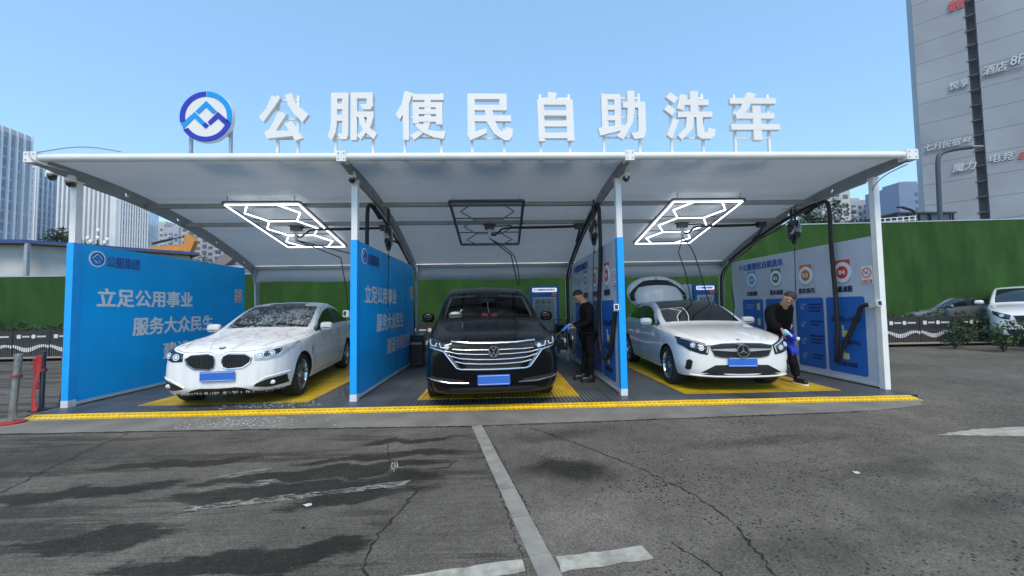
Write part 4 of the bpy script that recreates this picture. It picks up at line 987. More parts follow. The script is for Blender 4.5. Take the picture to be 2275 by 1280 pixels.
for sx in (1,-1):
    b = MB(); tp = [(sx*.045,.705),(sx*.06,.75),(sx*.13,.775),(sx*.34,.765),(sx*.42,.72)]; bt = [(sx*.045,.65),(sx*.055,.595),(sx*.12,.565),(sx*.31,.58),(sx*.40,.645)]
    c1.patch(b, tp, bt, off=.006, nu=20, nv=8); kg = c1.part('kidney_grille', b, TRIMB)
    b = MB(); c1.line(b, tp+bt[::-1]+[tp[0]], axis='y', off=.01, r=.010); c1.part('chrome_surround', b, CHROME, kg)
    b = MB()
    for k in range(8):
        x = sx*(.09+k*.039); c1.line(b, [(x,.75-max(0,k-5)*.012),(x,.585+max(0,k-5)*.015)], axis='y', off=.010, r=.004)
    c1.part('grille_slats', b, pm('dark_slat', (.03,.03,.032), .3, .4), kg)
    b = MB(); c1.patch(b, [(sx*.47,.335),(sx*.62,.40),(sx*.80,.43)], [(sx*.45,.30),(sx*.62,.275),(sx*.80,.30)], off=.004, nu=14, nv=6); ai = c1.part('bumper_intake', b, TRIMB)
    b = MB(); p, n = c1.hit(sx*.66, .345, 'y'); superell(b, p+n*.004, .045, .012, .03, .9, 14); c1.part('fog_lamp', b, LAMPW, ai)
    b = MB(); c1.line(b, [(sx*.43,.32),(sx*.6,.425),(sx*.82,.465)], axis='y', off=.006, r=.010); c1.part('intake_trim', b, SOAPP, ai)
c1.lamp([(.455,.79),(.60,.82),(.74,.855),(.815,.885)], [(.455,.685),(.60,.68),(.74,.72),(.81,.83)], inner=((.53,.745,.045),(.65,.765,.043)))
b = MB(); c1.patch(b, [(.455,.79),(.6,.82),(.74,.855),(.81,.88)], [(.455,.68),(.6,.675),(.74,.715),(.81,.82)], off=.012, nu=18, nv=6, bulge=.006); c1.part('soap_film', b, pm('soapy_lamp', (.52,.57,.60), .3, var=.25, scale=9, stretch=(1,1,.3)))
c1.plate(.47)
def roundel(c, y, r, mat):
    p, n = c.hit(0, y, 'z'); q = n.to_track_quat('Z','Y').to_matrix(); b = MB(); 
    b.lathe([(0,.004),(r*.95,.004),(r,0),(r,-.01)], (0,0,0), 'z', 28, 0); b.lathe([(r*.55,.006),(r*.60,.006)], (0,0,0), 'z', 28, 1, cap=False)
    for k, m_ in enumerate((1,2,1,2)): b.add([(0,0,.0065)]+[(r*.54*math.cos(1.5708*k+1.5708*i/5), r*.54*math.sin(1.5708*k+1.5708*i/5), .0065) for i in range(6)], [(0,i+1,i+2) for i in range(5)], m_)
    b.v = [tuple(p+q@Vector(v)) for v in b.v]; c.part('bonnet_emblem', b, [TRIMB, SIGNW, mat])
roundel(c1, .10, .041, CYAN)
b = MB()   # bonnet creases and shut lines
for sx in (1,-1):
    c1.line(b, [(sx*.50,.16),(sx*.63,.55),(sx*.70,1.0),(sx*.755,1.46)], .007, 'z'); c1.line(b, [(sx*.14,.06),(sx*.30,.5),(sx*.42,1.4)], .003, 'z', off=.002)
    c1.line(b, [(sx*.03,.765),(sx*.07,.79),(sx*.14,.808),(sx*.34,.80),(sx*.46,.81),(sx*.62,.845)], .006, 'y')
c1.part('bonnet_gap', b, TRIMB, c1.body)
for sx in (1,-1):
    b = MB(); c1.line(b, [(1.18,.62),(1.22,.76)], .03, 'x' if sx > 0 else '-x', off=.003); c1.part('side_vent', b, TRIMB, c1.body)
b = MB()
for k, (x0, x1) in enumerate(((-.55,.05),(.12,.66))):
    c1.line(b, [(x0,1.62),(x1,1.56)], axis='z', off=.012, r=.009)
c1.part('wipers', b, TRIMB)
b = MB()      # suds hanging from the bumper and sills
for k in range(120):
    x = rnd.uniform(-.80,.80); z = rnd.choice([.232,.236,.24]); p, n = c1.hit(x, z, 'y')
    if p is None: continue
    l = rnd.uniform(.006,.035); r_ = rnd.uniform(.0025,.006); b.tube([p+n*.006+Vector((0,0,.02)), p+n*.008, p+n*.004-Vector((0,0,l*.6)), p+n*.003-Vector((0,0,l))], [r_*.6,r_,r_*.8,.001], 5)
for k in range(60):
    y = rnd.uniform(.1,3.2); p, n = c1.hit(y, .27, 'x')
    if p is None or min(abs(y-.8),abs(y-3.72)) < .4: continue
    l = rnd.uniform(.01,.045); b.tube([p+n*.005+Vector((0,0,.015)), p+n*.005-Vector((0,0,l*.5)), p-Vector((0,0,l))], [.006,.007,.001], 5)
tag(c1.part('hanging_suds', b, SUDS), kind='stuff')

# ---- black people carrier, middle bay
ST2 = [(0,.25,.62,.70,.50,.68,.82,.56,.89,.915),(.05,.20,.74,.82,.49,.79,.86,.63,.915,.94),(.16,.185,.84,.91,.49,.87,.895,.70,.94,.97),(.35,.18,.90,.96,.50,.925,.935,.76,.975,1.01),
       (.62,.18,.92,.982,.53,.945,.975,.80,1.01,1.045),(.98,.18,.93,.988,.55,.95,1.01,.83,1.06,1.095),(1.2,.18,.93,.988,.56,.95,1.035,.855,1.10,1.14),
       (1.42,.18,.93,.988,.58,.95,1.055,.89,1.145,1.19,1),(1.85,.18,.93,.988,.60,.95,1.075,.84,1.41,1.47,1),(2.30,.18,.93,.988,.60,.95,1.085,.785,1.645,1.705,1),
       (2.75,.18,.93,.988,.60,.95,1.09,.755,1.73,1.79,1),(2.9,.18,.93,.988,.60,.95,1.09,.75,1.735,1.80,1),(3.9,.18,.93,.988,.62,.95,1.095,.74,1.74,1.81,1),(4.0,.18,.93,.988,.62,.95,1.095,.74,1.735,1.805,1),
       (4.75,.19,.92,.985,.63,.945,1.10,.72,1.68,1.76,1),(5.1,.22,.90,.97,.65,.93,1.10,.70,1.57,1.67,1),(5.27,.26,.86,.93,.65,.88,1.09,.68,1.38,1.44,1),(5.35,.36,.72,.84,.66,.78,1.03,.6,1.18,1.21)]
def mf2(i, j):
    if 7 <= i <= 8 and j >= 8: return 1
    if 7 <= i <= 13 and j == 6: return 3 if i not in (10,12) else 4
    if 14 <= i <= 15 and j >= 8: return 6
    if j <= 1: return 2
    return 0
c2 = Car('black_people_carrier', 'black people carrier with wide chrome grille in the middle bay', 'car', (-.10,-.70,0), R(4), ST2, .98, 4.16, .345, .23, [KPAINT, CLEAR, TRIMB, GLASSD, TRIMB, GLASSD, GLASSD], mf2, half_w=.975)
c2.split({0:('body',KPAINT,None),1:('windscreen',CLEAR,None),2:('sill',TRIMB,None),3:('side_window',GLASSD,None),6:('rear_window',GLASSD,None),4:('door_pillar',TRIMB,None)})
c2.wheels('ten', RIM); c2.underbody(5.3,.62)
c2.mirrors(1.75, 1.21, 1.065, KPAINT, .105, .085)
c2.doors([(1.35,-.02),(2.75,.05),(3.95,.05)], .30, 1.06, (2.55,3.0), CHROME, .98)
b = MB(); c2.patch(b, [(-.58,.915),(0,.910),(.58,.915)], [(-.34,.525),(0,.515),(.34,.525)], off=.002, nu=24, nv=10); c2.part('grille_field', b, TRIMB)
def chrome_bar(pts, w):
    b = MB(); c2.line(b, pts, axis='y', off=.017, r=w, n=8); c2.part('chrome_bar', b, CHROME)
chrome_bar([(-.57,.910),(-.3,.897),(0,.893),(.3,.897),(.57,.910)], .017)
for z, e, x in ((.80,.02,.55),(.74,.06,.66),(.67,.065,.60),(.61,.045,.52)):
    chrome_bar([(-x,z+e),(-x*.75,z+e*.35),(-x*.4,z+.005),(0,z),(x*.4,z+.005),(x*.75,z+e*.35),(x,z+e)], .0095)
chrome_bar([(-.86,.840),(-.72,.810),(-.665,.790),(-.62,.725),(-.50,.570),(-.44,.550),(-.2,.542),(0,.540),(.2,.542),(.44,.550),(.50,.570),(.62,.725),(.665,.790),(.72,.810),(.86,.840)], .012)
b = MB()
for sx in (1,-1): 
    b = MB(); c2.patch(b, [(sx*.69,.795),(sx*.63,.760),(sx*.50,.590)], [(sx*.64,.800),(sx*.585,.740),(sx*.46,.570)], off=.014, nu=10, nv=2); c2.part('chrome_corner', b, CHROME)
    b = MB(); c2.line(b, [(sx*.88,.430),(sx*.80,.410),(sx*.6,.370),(sx*.34,.360)], axis='y', off=.008, r=.011); c2.part('bumper_strip', b, CHROME)
    b = MB(); c2.patch(b, [(sx*.40,.400),(sx*.85,.465)], [(sx*.40,.365),(sx*.85,.395)], off=.002, nu=12, nv=3); c2.part('bumper_recess', b, TRIMB)
b = MB(); c2.patch(b, [(-.60,.30),(.60,.30)], [(-.52,.23),(.52,.23)], off=.003, nu=14, nv=3); c2.part('lower_grille', b, TRIMB)
c2.lamp([(.565,.90),(.72,.915),(.865,.955)], [(.565,.805),(.72,.81),(.865,.84)], inner=((.625,.85,.03),), drl=([(.865,.93),(.835,.865),(.77,.858),(.765,.89)],[(.725,.89),(.705,.845),(.655,.838)]))
c2.plate(.40)
p, n = c2.hit(0, .78, 'y'); b = MB(); r_ = .078
O_ = (0,p.y-.028,.78); b.poly([(a*r_,c*r_) for a, c in ring_poly(.86,1,0,359.9,36)], O_, (1,0,0), (0,0,1), (0,-1,0), 0, .012)
def stroke(b, a, c, w, O, s_, d0, d1):
    dx, dz = c[0]-a[0], c[1]-a[1]; l = math.hypot(dx,dz); nx, nz = -dz/l*w/2, dx/l*w/2
    b.poly([((a[0]+nx)*s_,(a[1]+nz)*s_),((c[0]+nx)*s_,(c[1]+nz)*s_),((c[0]-nx)*s_,(c[1]-nz)*s_),((a[0]-nx)*s_,(a[1]-nz)*s_)], O, (1,0,0), (0,0,1), (0,-1,0), d0, d1)
for k, (a, c) in enumerate((((-.40,.80),(-.0,.08)),((.40,.80),(.0,.08)),((-.82,.33),(-.34,-.78)),((.82,.33),(.34,-.78)),((-.34,-.78),(.02,-.02)),((.34,-.78),(-.02,-.02)))): stroke(b, a, c, .17, O_, r_, 0, .010+k*.0006)
em = c2.part('grille_emblem', b, CHROME, smooth=False)
b = MB(); b.lathe([(0,0),(r_*.9,0)], O_, 'y', 30); c2.part('emblem_disc', b, TRIMB, em)
b = MB()
for sx in (1,-1):
    c2.line(b, [(sx*.60,.12),(sx*.70,.4),(sx*.79,.9),(sx*.85,1.40)], .007, 'z'); c2.line(b, [(sx*.30,.14),(sx*.50,.6),(sx*.58,1.36)], .005, 'z', off=.002)
c2.part('bonnet_gap', b, TRIMB, c2.body)
b = MB()
for x0, x1 in ((-.70,-.02),(.05,.72)): c2.line(b, [(x0,1.50),(x1,1.47)], axis='z', off=.012, r=.009)
c2.part('wipers', b, TRIMB)
SEAT = LEATHER
for sx in (1,-1):
    for y in (2.35,3.3):
        b = MB(); superell(b, (sx*.4,y+.28,.95), .26, .09, .38, .5, 16); superell(b, (sx*.4,y,.62), .26, .3, .1, .5, 16); st_ = c2.part('seat', b, SEAT)
        b = MB(); superell(b, (sx*.4,y+.33,1.42), .14, .05, .1, .6, 14); c2.part('headrest', b, SEAT, st_)
b = MB(); b.box(-.86,.86,1.5,1.85,.85,1.12); c2.part('dashboard', b, TRIMB, smooth=False)
b = MB(); b.box(-.85,.85,1.6,5.1,.3,.5); c2.part('cabin_floor', b, TRIMB, smooth=False)
b = MB(); pts = [(.42+.18*math.cos(a), 2.0+.05*math.sin(a), 1.12+.17*math.sin(a)) for a in [6.283*k/24 for k in range(25)]]; b.tube(pts, .014, 8); c2.part('steering_wheel', b, TRIMB)
b = MB(); superell(b, (0,2.02,1.50), .13, .03, .035, .7, 14); b.tube([(0,2.02,1.5),(0,2.1,1.62)], .012, 6); c2.part('rear_view_mirror', b, TRIMB)
b = MB(); superell(b, (-.58,1.63,1.235), .12, .07, .075, .8, 16); b.tube([(-.50,1.63,1.29),(-.48,1.63,1.33),(-.46,1.63,1.345)], .012, 6)
bag = c2.part('dashboard_bag', b, pm('pale_green_plastic', (.5,.62,.58), .5)); 
b = MB()
for s0 in (-1,1): b.add([(.02+s0*.03,1.60,1.27),(.02+s0*.13,1.60,1.28),(.02+s0*.15,1.57,1.16),(.02+s0*.025,1.57,1.15)], [(0,1,2,3)])
c2.part('red_pendant', b, REDP, smooth=False)
b = MB(); b.tube([(0,1.98,1.48),(.0,1.75,1.36),(.02,1.60,1.27)], .004, 5); c2.part('pendant_cord', b, SIGNW)
# pale windscreen pillar trim seen through the glass
for sx in (1,-1):
    b = MB(); b.tube([(sx*.79,1.52,1.17),(sx*.745,1.86,1.36),(sx*.68,2.24,1.565)], .022, 6); c2.part('pillar_trim', b, pm('pale_cabin_trim', (.42,.47,.45), .7))
    b = MB(); b.bar((sx*.22,2.235,1.60),(sx*.66,2.235,1.575),.03,.03); c2.part('roof_lining_edge', b, pm('pale_cabin_trim', (.42,.47,.45), .7), smooth=False)

# ---- white hatchback with its tailgate up, right bay
ST3 = [(0,.28,.44,.52,.50,.50,.68,.40,.735,.755),(.05,.215,.62,.70,.48,.67,.72,.52,.77,.79),(.15,.195,.75,.81,.47,.78,.765,.62,.81,.835),(.32,.19,.81,.87,.48,.84,.81,.69,.855,.885),
       (.55,.185,.83,.888,.50,.855,.86,.72,.905,.935),(.80,.18,.835,.89,.52,.858,.895,.74,.94,.97),(1.10,.18,.835,.89,.55,.862,.92,.755,.97,1.0),
       (1.32,.18,.835,.89,.56,.862,.94,.81,.995,1.035,1),(1.70,.18,.835,.89,.58,.86,.955,.745,1.22,1.275,1),(2.15,.18,.835,.89,.58,.86,.965,.675,1.395,1.45,1),
       (2.52,.18,.835,.89,.58,.862,.98,.645,1.43,1.482,1),(2.64,.18,.835,.89,.58,.862,.982,.64,1.43,1.484,1),(3.15,.18,.835,.89,.6,.865,1.0,.625,1.405,1.465,1),(3.62,.185,.83,.888,.6,.862,1.02,.61,1.33,1.40,1),
       (3.95,.2,.81,.88,.62,.85,1.03,.59,1.20,1.28,1),(4.16,.24,.76,.85,.62,.81,.98,.60,1.05,1.09),(4.27,.32,.62,.75,.58,.70,.90,.54,.96,.98),(4.30,.42,.45,.56,.58,.52,.80,.42,.86,.88)]
def mf3(i, j):
    if 7 <= i <= 8 and j >= 8: return 1
    if 7 <= i <= 12 and j == 6: return 3 if i != 10 else 4
    if 9 <= i <= 12 and j >= 8: return 5
    if 13 <= i <= 15 and j >= 8: return 2  # closed tail coloured black, standing in for the dark open boot
    if j <= 1: return 2
    return 0
c3 = Car('white_hatchback', 'clean white hatchback with raised tailgate in the right bay', 'car', (3.735,-.06,0), R(-4.2), ST3, .80, 3.5, .325, .22, [WPAINT, GLASSD, TRIMB, GLASSD, TRIMB, GLASSD], mf3, half_w=.885)
c3.split({0:('body',WPAINT,None),1:('windscreen',GLASSD,None),2:('sill',TRIMB,None),3:('side_window',GLASSD,None),6:('rear_window',GLASSD,None),4:('door_pillar',TRIMB,None),5:('roof_panel',GLASSD,None)})
c3.wheels('five', RIM); c3.underbody(4.2)
c3.mirrors(1.62, 1.055, .985, WPAINT, .12, .07)
c3.doors([(1.22,-.02),(2.42,.18),(3.28,.3)], .28, .97, (2.25,3.15), WPAINT, .90)
for ax in ('x','-x'):
    b = MB(); c3.line(b, [(1.25,.86),(1.9,.84),(2.8,.86),(3.9,.93)], .012, ax, off=.004); c3.line(b, [(1.3,.50),(1.8,.40),(2.5,.35),(3.05,.36)], .01, ax, off=.004); c3.part('side_crease', b, WPAINT, c3.body)
tp = [(-.48,.725),(-.3,.752),(0,.76),(.3,.752),(.48,.725)]; bt = [(-.41,.57),(-.3,.545),(0,.535),(.3,.545),(.41,.57)]
b = MB(); c3.patch(b, tp, bt, off=.004, nu=24, nv=8); gr = c3.part('grille_field', b, pm('grille_mesh', (.012,.012,.014), .35, var=.5, scale=60))
b = MB(); c3.line(b, tp+bt[::-1]+[tp[0]], axis='y', off=.006, r=.009); c3.part('grille_frame', b, CHROME, gr)
for sx in (1,-1):
    b = MB(); c3.patch(b, [(sx*.09,.685),(sx*.44,.675)], [(sx*.09,.635),(sx*.44,.660)], off=.03, nu=10, nv=3, skirt=0); c3.part('grille_louver', b, pm('silver_louver', (.62,.64,.66), .25, .6), gr)
p, n = c3.hit(0, .65, 'y'); O_ = (0,p.y-.045,.648); r_ = .098; b = MB()
b.poly([(a*r_,c*r_) for a, c in ring_poly(.88,1,0,359.9,40)], O_, (1,0,0), (0,0,1), (0,-1,0), 0, .014)
for k in range(3):
    a = math.pi/2 + k*2*math.pi/3; d_ = (math.cos(a), math.sin(a)); e_ = (-d_[1]*.13, d_[0]*.13)
    b.poly([(d_[0]*.92*r_,d_[1]*.92*r_),(e_[0]*r_,e_[1]*r_),(-d_[0]*.06*r_,-d_[1]*.06*r_),(-e_[0]*r_,-e_[1]*r_)], O_, (1,0,0), (0,0,1), (0,-1,0), 0, .012+k*.0012)
c3.part('grille_emblem', b, CHROME, smooth=False)
c3.lamp([(.475,.735),(.62,.785),(.75,.825),(.83,.845)], [(.51,.585),(.62,.605),(.74,.645),(.84,.735)], inner=((.60,.69,.04),(.70,.73,.038)), drl=([(.50,.715),(.64,.765),(.80,.815)],[(.50,.71),(.53,.62)]))
for sx in (1,-1):
    b = MB(); c3.patch(b, [(sx*.715,.48),(sx*.75,.515),(sx*.785,.49)], [(sx*.735,.36),(sx*.77,.335),(sx*.80,.36)], off=.004, nu=4, nv=8); c3.part('bumper_slot', b, TRIMB)
b = MB(); tp2 = [(-.40,.425),(0,.435),(.40,.425)]; bt2 = [(-.62,.305),(0,.29),(.62,.305)]
c3.patch(b, tp2, bt2, off=.003, nu=20, nv=6); c3.part('lower_intake', b, TRIMB)
b = MB(); c3.line(b, [(-.74,.27),(-.4,.255),(0,.25),(.4,.255),(.74,.27)], axis='y', off=.012, r=.014); c3.part('bumper_lip', b, WPAINT)
c3.plate(.475)
p, n = c3.hit(0, .10, 'z'); b = MB(); q_ = n.to_track_quat('Z','Y').to_matrix(); b.lathe([(0,.004),(.03,.004),(.032,-.006)], (0,0,0), 'z', 24); b.v = [tuple(p+q_@Vector(v)) for v in b.v]; c3.part('bonnet_badge', b, GALV)
b = MB()
for sx in (1,-1):
    c3.line(b, [(sx*.46,.11),(sx*.62,.35),(sx*.70,.8),(sx*.77,1.28)], .006, 'z'); c3.line(b, [(sx*.24,.08),(sx*.42,.6),(sx*.5,1.25)], .004, 'z', off=.002)
c3.part('bonnet_gap', b, GALV, c3.body)
# wipers flipped up off the glass
for i_, (x0, x1) in enumerate(((.12,.30),(.62,.60))):
    p, n = c3.hit(x0, 1.42, 'z'); b = MB(); e = Vector((x1, 1.42-.05, p.z+.52)); b.tube([p, p.lerp(e,.5)+Vector((0,-.02,0)), e], .008, 6); b.bar(e+Vector((-.02,.0,.12)), e+Vector((.03,.02,-.30)), .014, .02); c3.part('wiper', b, TRIMB)
# raised tailgate: outer skin seen from the front, hinged on the roof's rear edge
hy, hz = 3.72, 1.36
tg = lambda u, v: Vector((u, hy+.03+v*.50, hz+.03+v*.90))        # v runs away from the hinge
def tail_sheet(mb, wf, v0, v1, off, nu=18, nv=10, mi=0):
    vs = []; fs = []; nn = Vector((0,-.90,.44)).normalized()
    for j in range(nv+1):
        v = v0+(v1-v0)*j/nv; w_ = wf(v)
        for i in range(nu+1):
            u = -1+2*i/nu; p = tg(u*w_, v) ; vs.append(p + nn*(off + .10*(1-u*u)*(1-.4*v) - .06*abs(u)**3))
    for j in range(nv):
        for i in range(nu): a = j*(nu+1)+i; fs.append((a,a+1,a+nu+2,a+nu+1))
    return mb.add(vs, fs, mi)
wf = lambda v: (.60+.15*math.sin(min(1,v/.3)*1.57)) if v < .3 else .75*max(.05, 1-((v-.3)/.52)**2.4)**.5
b = MB(); tail_sheet(b, wf, .0, .76, 0); tgo = c3.part('tailgate', b, WPAINT); md = tgo.modifiers.new('s','SOLIDIFY'); md.thickness = .05; md.offset = 0
b = MB(); tail_sheet(b, lambda v: wf(v+.06)*.95, .10, .64, .045, mi=0); c3.part('tailgate_window', b, GLASSD, tgo)
b = MB(); tail_sheet(b, lambda v: .60-.9*max(0,v-.22)**1.6, -.02, .45, .10); sp_ = c3.part('tailgate_spoiler', b, WPAINT, tgo); md = sp_.modifiers.new('s','SOLIDIFY'); md.thickness = .03
b = MB(); pc = tg(0,.695)+Vector((0,-.95,.3))*.13; b.poly([(a*.04,c*.04) for a, c in ring_poly(.8,1,0,359.9,24)], pc, (1,0,0), (0,.48,.88), (0,-.88,.48), 0, .01)
for k in range(3):
    a = math.pi/2+k*2.0944; b.poly([(math.cos(a)*.036,math.sin(a)*.036),(-math.sin(a)*.006,math.cos(a)*.006),(math.sin(a)*.006,-math.cos(a)*.006)], pc, (1,0,0), (0,.48,.88), (0,-.88,.48), 0, .009)
c3.part('tailgate_emblem', b, CHROME, tgo, False)

# ---- two parked cars beyond the right hand planters
def plain_car(name, label, loc, rz, sc, pmat, glass=GLASSD):
    st = [tuple([q[0]*sc[1], q[1]*sc[2], q[2]*sc[0], q[3]*sc[0], q[4]*sc[2], q[5]*sc[0], q[6]*sc[2], q[7]*sc[0], q[8]*sc[2], q[9]*sc[2]] + list(q[10:])) for q in ST3]
    def mf(i, j):
        if 7 <= i <= 8 and j >= 8: return 1
        if 7 <= i <= 12 and j == 6: return 3 if i != 10 else 4
        if 13 <= i <= 14 and j >= 8: return 6
        if j <= 1: return 2
        return 0
    c = Car(name, label, 'car', loc, rz, st, .8*sc[1], 3.5*sc[1], .33*(sc[2]+1)/2, .22, [pmat, glass, TRIMB, glass, TRIMB, glass, glass], mf, half_w=.885*sc[0])
    c.split({0:('body',pmat,None),1:('windscreen',glass,None),2:('sill',TRIMB,None),3:('side_window',glass,None),6:('rear_window',glass,None),4:('door_pillar',TRIMB,None)})
    c.wheels('five'); c.underbody(4.2*sc[1]); c.mirrors(1.62*sc[1], 1.06*sc[2], 1.0*sc[0], pmat)
    c.doors([(1.22*sc[1],-.02),(2.42*sc[1],.18),(3.28*sc[1],.3)], .28, .97*sc[2], (2.25*sc[1],3.15*sc[1]), pmat, .9*sc[2])
    z = sc[2]
    b = MB(); c.patch(b, [(-.45,.74*z),(0,.76*z),(.45,.74*z)], [(-.38,.58*z),(0,.56*z),(.38,.58*z)], off=.004); c.part('grille_field', b, TRIMB)
    c.lamp([(.49,.75*z),(.66,.80*z),(.83,.85*z)], [(.52,.65*z),(.66,.67*z),(.82,.77*z)], inner=((.66,.74*z,.05),))
    b = MB(); c.patch(b, [(-.6,.42*z),(.6,.42*z)], [(-.55,.30*z),(.55,.30*z)], off=.003); c.part('lower_intake', b, TRIMB); c.plate(.50*z)
    return c
plain_car('grey_hatchback', 'dark grey hatchback parked side on behind the right hand planters', (14.3,8.4,-.04), R(-90), (1,1.02,1.13), SPAINT)
plain_car('white_suv', 'white sport utility car at the right edge of the picture', (15.5,4.8,-.04), R(-50), (1.04,1.06,1.26), WPAINT2)
# ================================================================ fixtures under the canopy
def tube_light(nm, strength, col):
    m, t, b = nodes(nm); b.inputs['Base Color'].default_value = (.8,.82,.84,1); b.inputs['Roughness'].default_value = .4
    if strength: b.inputs['Emission Color'].default_value = (*col,1); b.inputs['Emission Strength'].default_value = strength
    n = t.nodes.new('ShaderNodeTexNoise'); n.inputs['Scale'].default_value = 3; r = t.nodes.new('ShaderNodeMapRange'); r.inputs[3].default_value = .35; r.inputs[4].default_value = .5
    t.links.new(n.outputs[0], r.inputs[0]); t.links.new(r.outputs[0], b.inputs['Roughness']); return m
LIT_T = tube_light('lit_tube', 1.8, (.95,.98,1)); OFF_T = pm('unlit_tube', (.22,.26,.30), .4, var=.1)
CHAN = pm('light_channel', (.10,.12,.15), .4, .4, var=.15)
for bay, (cx, on, lab) in enumerate(((-4.23,1,'lit white hexagon ceiling light over the soapy sedan'),(-.22,0,'unlit grey hexagon ceiling light over the black people carrier'),(3.87,1,'lit white hexagon ceiling light over the white hatchback'))):
    A = Vector((cx,.95,3.27)); V = Vector((0,2.15,-.445)); U = Vector((1.34,0,0)); N_ = Vector((0,.2,1)).normalized()
    th = thing('hexagon_light', lab, 'ceiling light', A, group='hexagon ceiling lights over the bays')
    P = lambda u, v: A + U*(u-.5) + V*v
    ch = MB()
    for a, c in ((P(0,0),P(1,0)),(P(1,0),P(1,1)),(P(1,1),P(0,1)),(P(0,1),P(0,0))): ch.bar(a+N_*.035, c+N_*.035, .05, .035, up=N_)
    ch.build('frame', CHAN, th)
    for v in (1/3, 2/3):
        b = MB(); b.bar(P(0,v)+N_*.03, P(1,v)+N_*.03, .02, .015, up=N_); b.build('frame_rail', CHAN, th)
    b = MB()
    for x in (.06,.94):
        for v in (0,.5,1): q = P(x,v); b.bar(q+N_*.05, Vector((q.x,q.y,roof_z(q.y)-.05)), .012)
    b.build('hanger_rods', GALV, th)
    mt = LIT_T if on else OFF_T; r_ = .0125
    b = MB(); e = .018
    for a, c in ((P(e,e*.6),P(1-e,e*.6)),(P(1-e,e*.6),P(1-e,1-e*.6)),(P(1-e,1-e*.6),P(e,1-e*.6)),(P(e,1-e*.6),P(e,e*.6))): b.tube([a,c], r_, 8)
    b.build('border_tubes', mt, th, smooth=True)
    b = MB(); hx = []
    for k in range(3):
        v0, v1, v2 = k/3, (k+.5)/3, (k+1)/3; f = .018 if k == 0 else 0; g_ = .018 if k == 2 else 0
        hx += [((.3,v0+f),(.12,v1)),((.7,v0+f),(.88,v1)),((.12,v1),(.3,v2-g_)),((.88,v1),(.7,v2-g_))]
        if k < 2: hx.append(((.3,v2),(.7,v2)))
    for a, c in hx: b.tube([P(*a), P(*c)], r_, 8)
    b.build('hexagon_tubes', mt, th, smooth=True)
# spray booms
def boom(lab, mx, arms, xe):
    my = 2.0; mz = roof_z(my)-.192
    th = thing('spray_boom', lab, 'spray boom', (mx,my,mz), group='swinging spray booms under the canopy')
    b = MB(); b.box(mx-.10,mx+.10,my-.06,my+.06,mz-.11,mz); b.box(mx-.13,mx+.13,my-.075,my+.075,mz-.03,mz-.01); b.build('mount_box', BLACK, th)
    b = MB()
    for dx in (-.08,-.03,.05,.09): b.tube([(mx+dx,my-.05,mz-.11),(mx+dx,my-.05,mz-.15)], .007, 6)
    b.build('mount_bolts', GALV, th)
    b = MB(); b.box(mx-.03,mx+.03,my-.03,my+.03,mz-.27,mz-.11); b.lathe([(.02,-.33),(.025,-.27),(0,-.27)], (mx,my,mz), 'z', 12); b.build('swivel', GALV, th)
    b = MB(); sx = 1 if xe > mx else -1
    b.tube(spline([(mx,my,mz-.2),(mx+.1*sx,my-.03,mz-.24),(mx+.2*sx,my,mz-.16),(mx+.28*sx,my,mz-.10),(mx+.5*sx,my,mz-.085),(mx+.9*sx,my,mz-.09),(xe,my,mz-.07)], 6), .02, 8)
    b.tube(spline([(mx+.1*sx,my,mz-.05),(mx+.4*sx,my+.02,mz-.035),(mx+.6*sx,my+.02,mz-.06),(xe,my+.02,mz-.045)], 6), .013, 6); b.build('supply_pipe', BLACK, th, smooth=True)
    b = MB(); b.box(xe-.08,xe+.08,my-.05,my+.05,mz-.12,mz-.01); b.box(xe-.1,xe+.1,my-.06,my+.06,mz-.035,mz-.015); b.tube([(xe+.02,my,mz-.12),(xe+.0,my+.1,mz-.26),(xe+.2*(1 if xe<0 else -.0),my+.3,mz-.32)], .022, 8); b.build('junction_box', BLACK, th)
    for i, (nm, pts, r) in enumerate(arms):
        b = MB(); P = [(mx,my,mz-.30)] + pts; b.tube(P if nm == 'boom_arm' else spline(P,5), r, 8); b.build(nm, BLACK, th, smooth=True)
boom('black spray boom hanging over the soapy sedan', -4.14, [('boom_arm',[(-3.24,2.0,2.43),(-3.12,2.0,1.72),(-3.08,2.0,1.25)],.011),('spray_hose',[(-3.6,1.95,2.66),(-2.7,1.9,2.42),(-2.4,1.9,2.3)],.011)], -2.36)
boom('black double tube spray boom hanging over the black people carrier', -.2, [('boom_arm',[(.24,2.0,2.45),(.37,2.0,1.80)],.012),('spray_hose',[(.29,1.96,2.44),(.41,1.98,1.82)],.010)], 1.66)
boom('black spray boom with two hanging hoses over the white hatchback', 3.85, [('boom_arm',[(3.73,1.95,2.46),(3.86,1.95,2.05),(3.98,1.95,1.30)],.011),('spray_hose',[(4.06,1.92,2.37),(4.36,1.92,1.24)],.011)], 5.55)
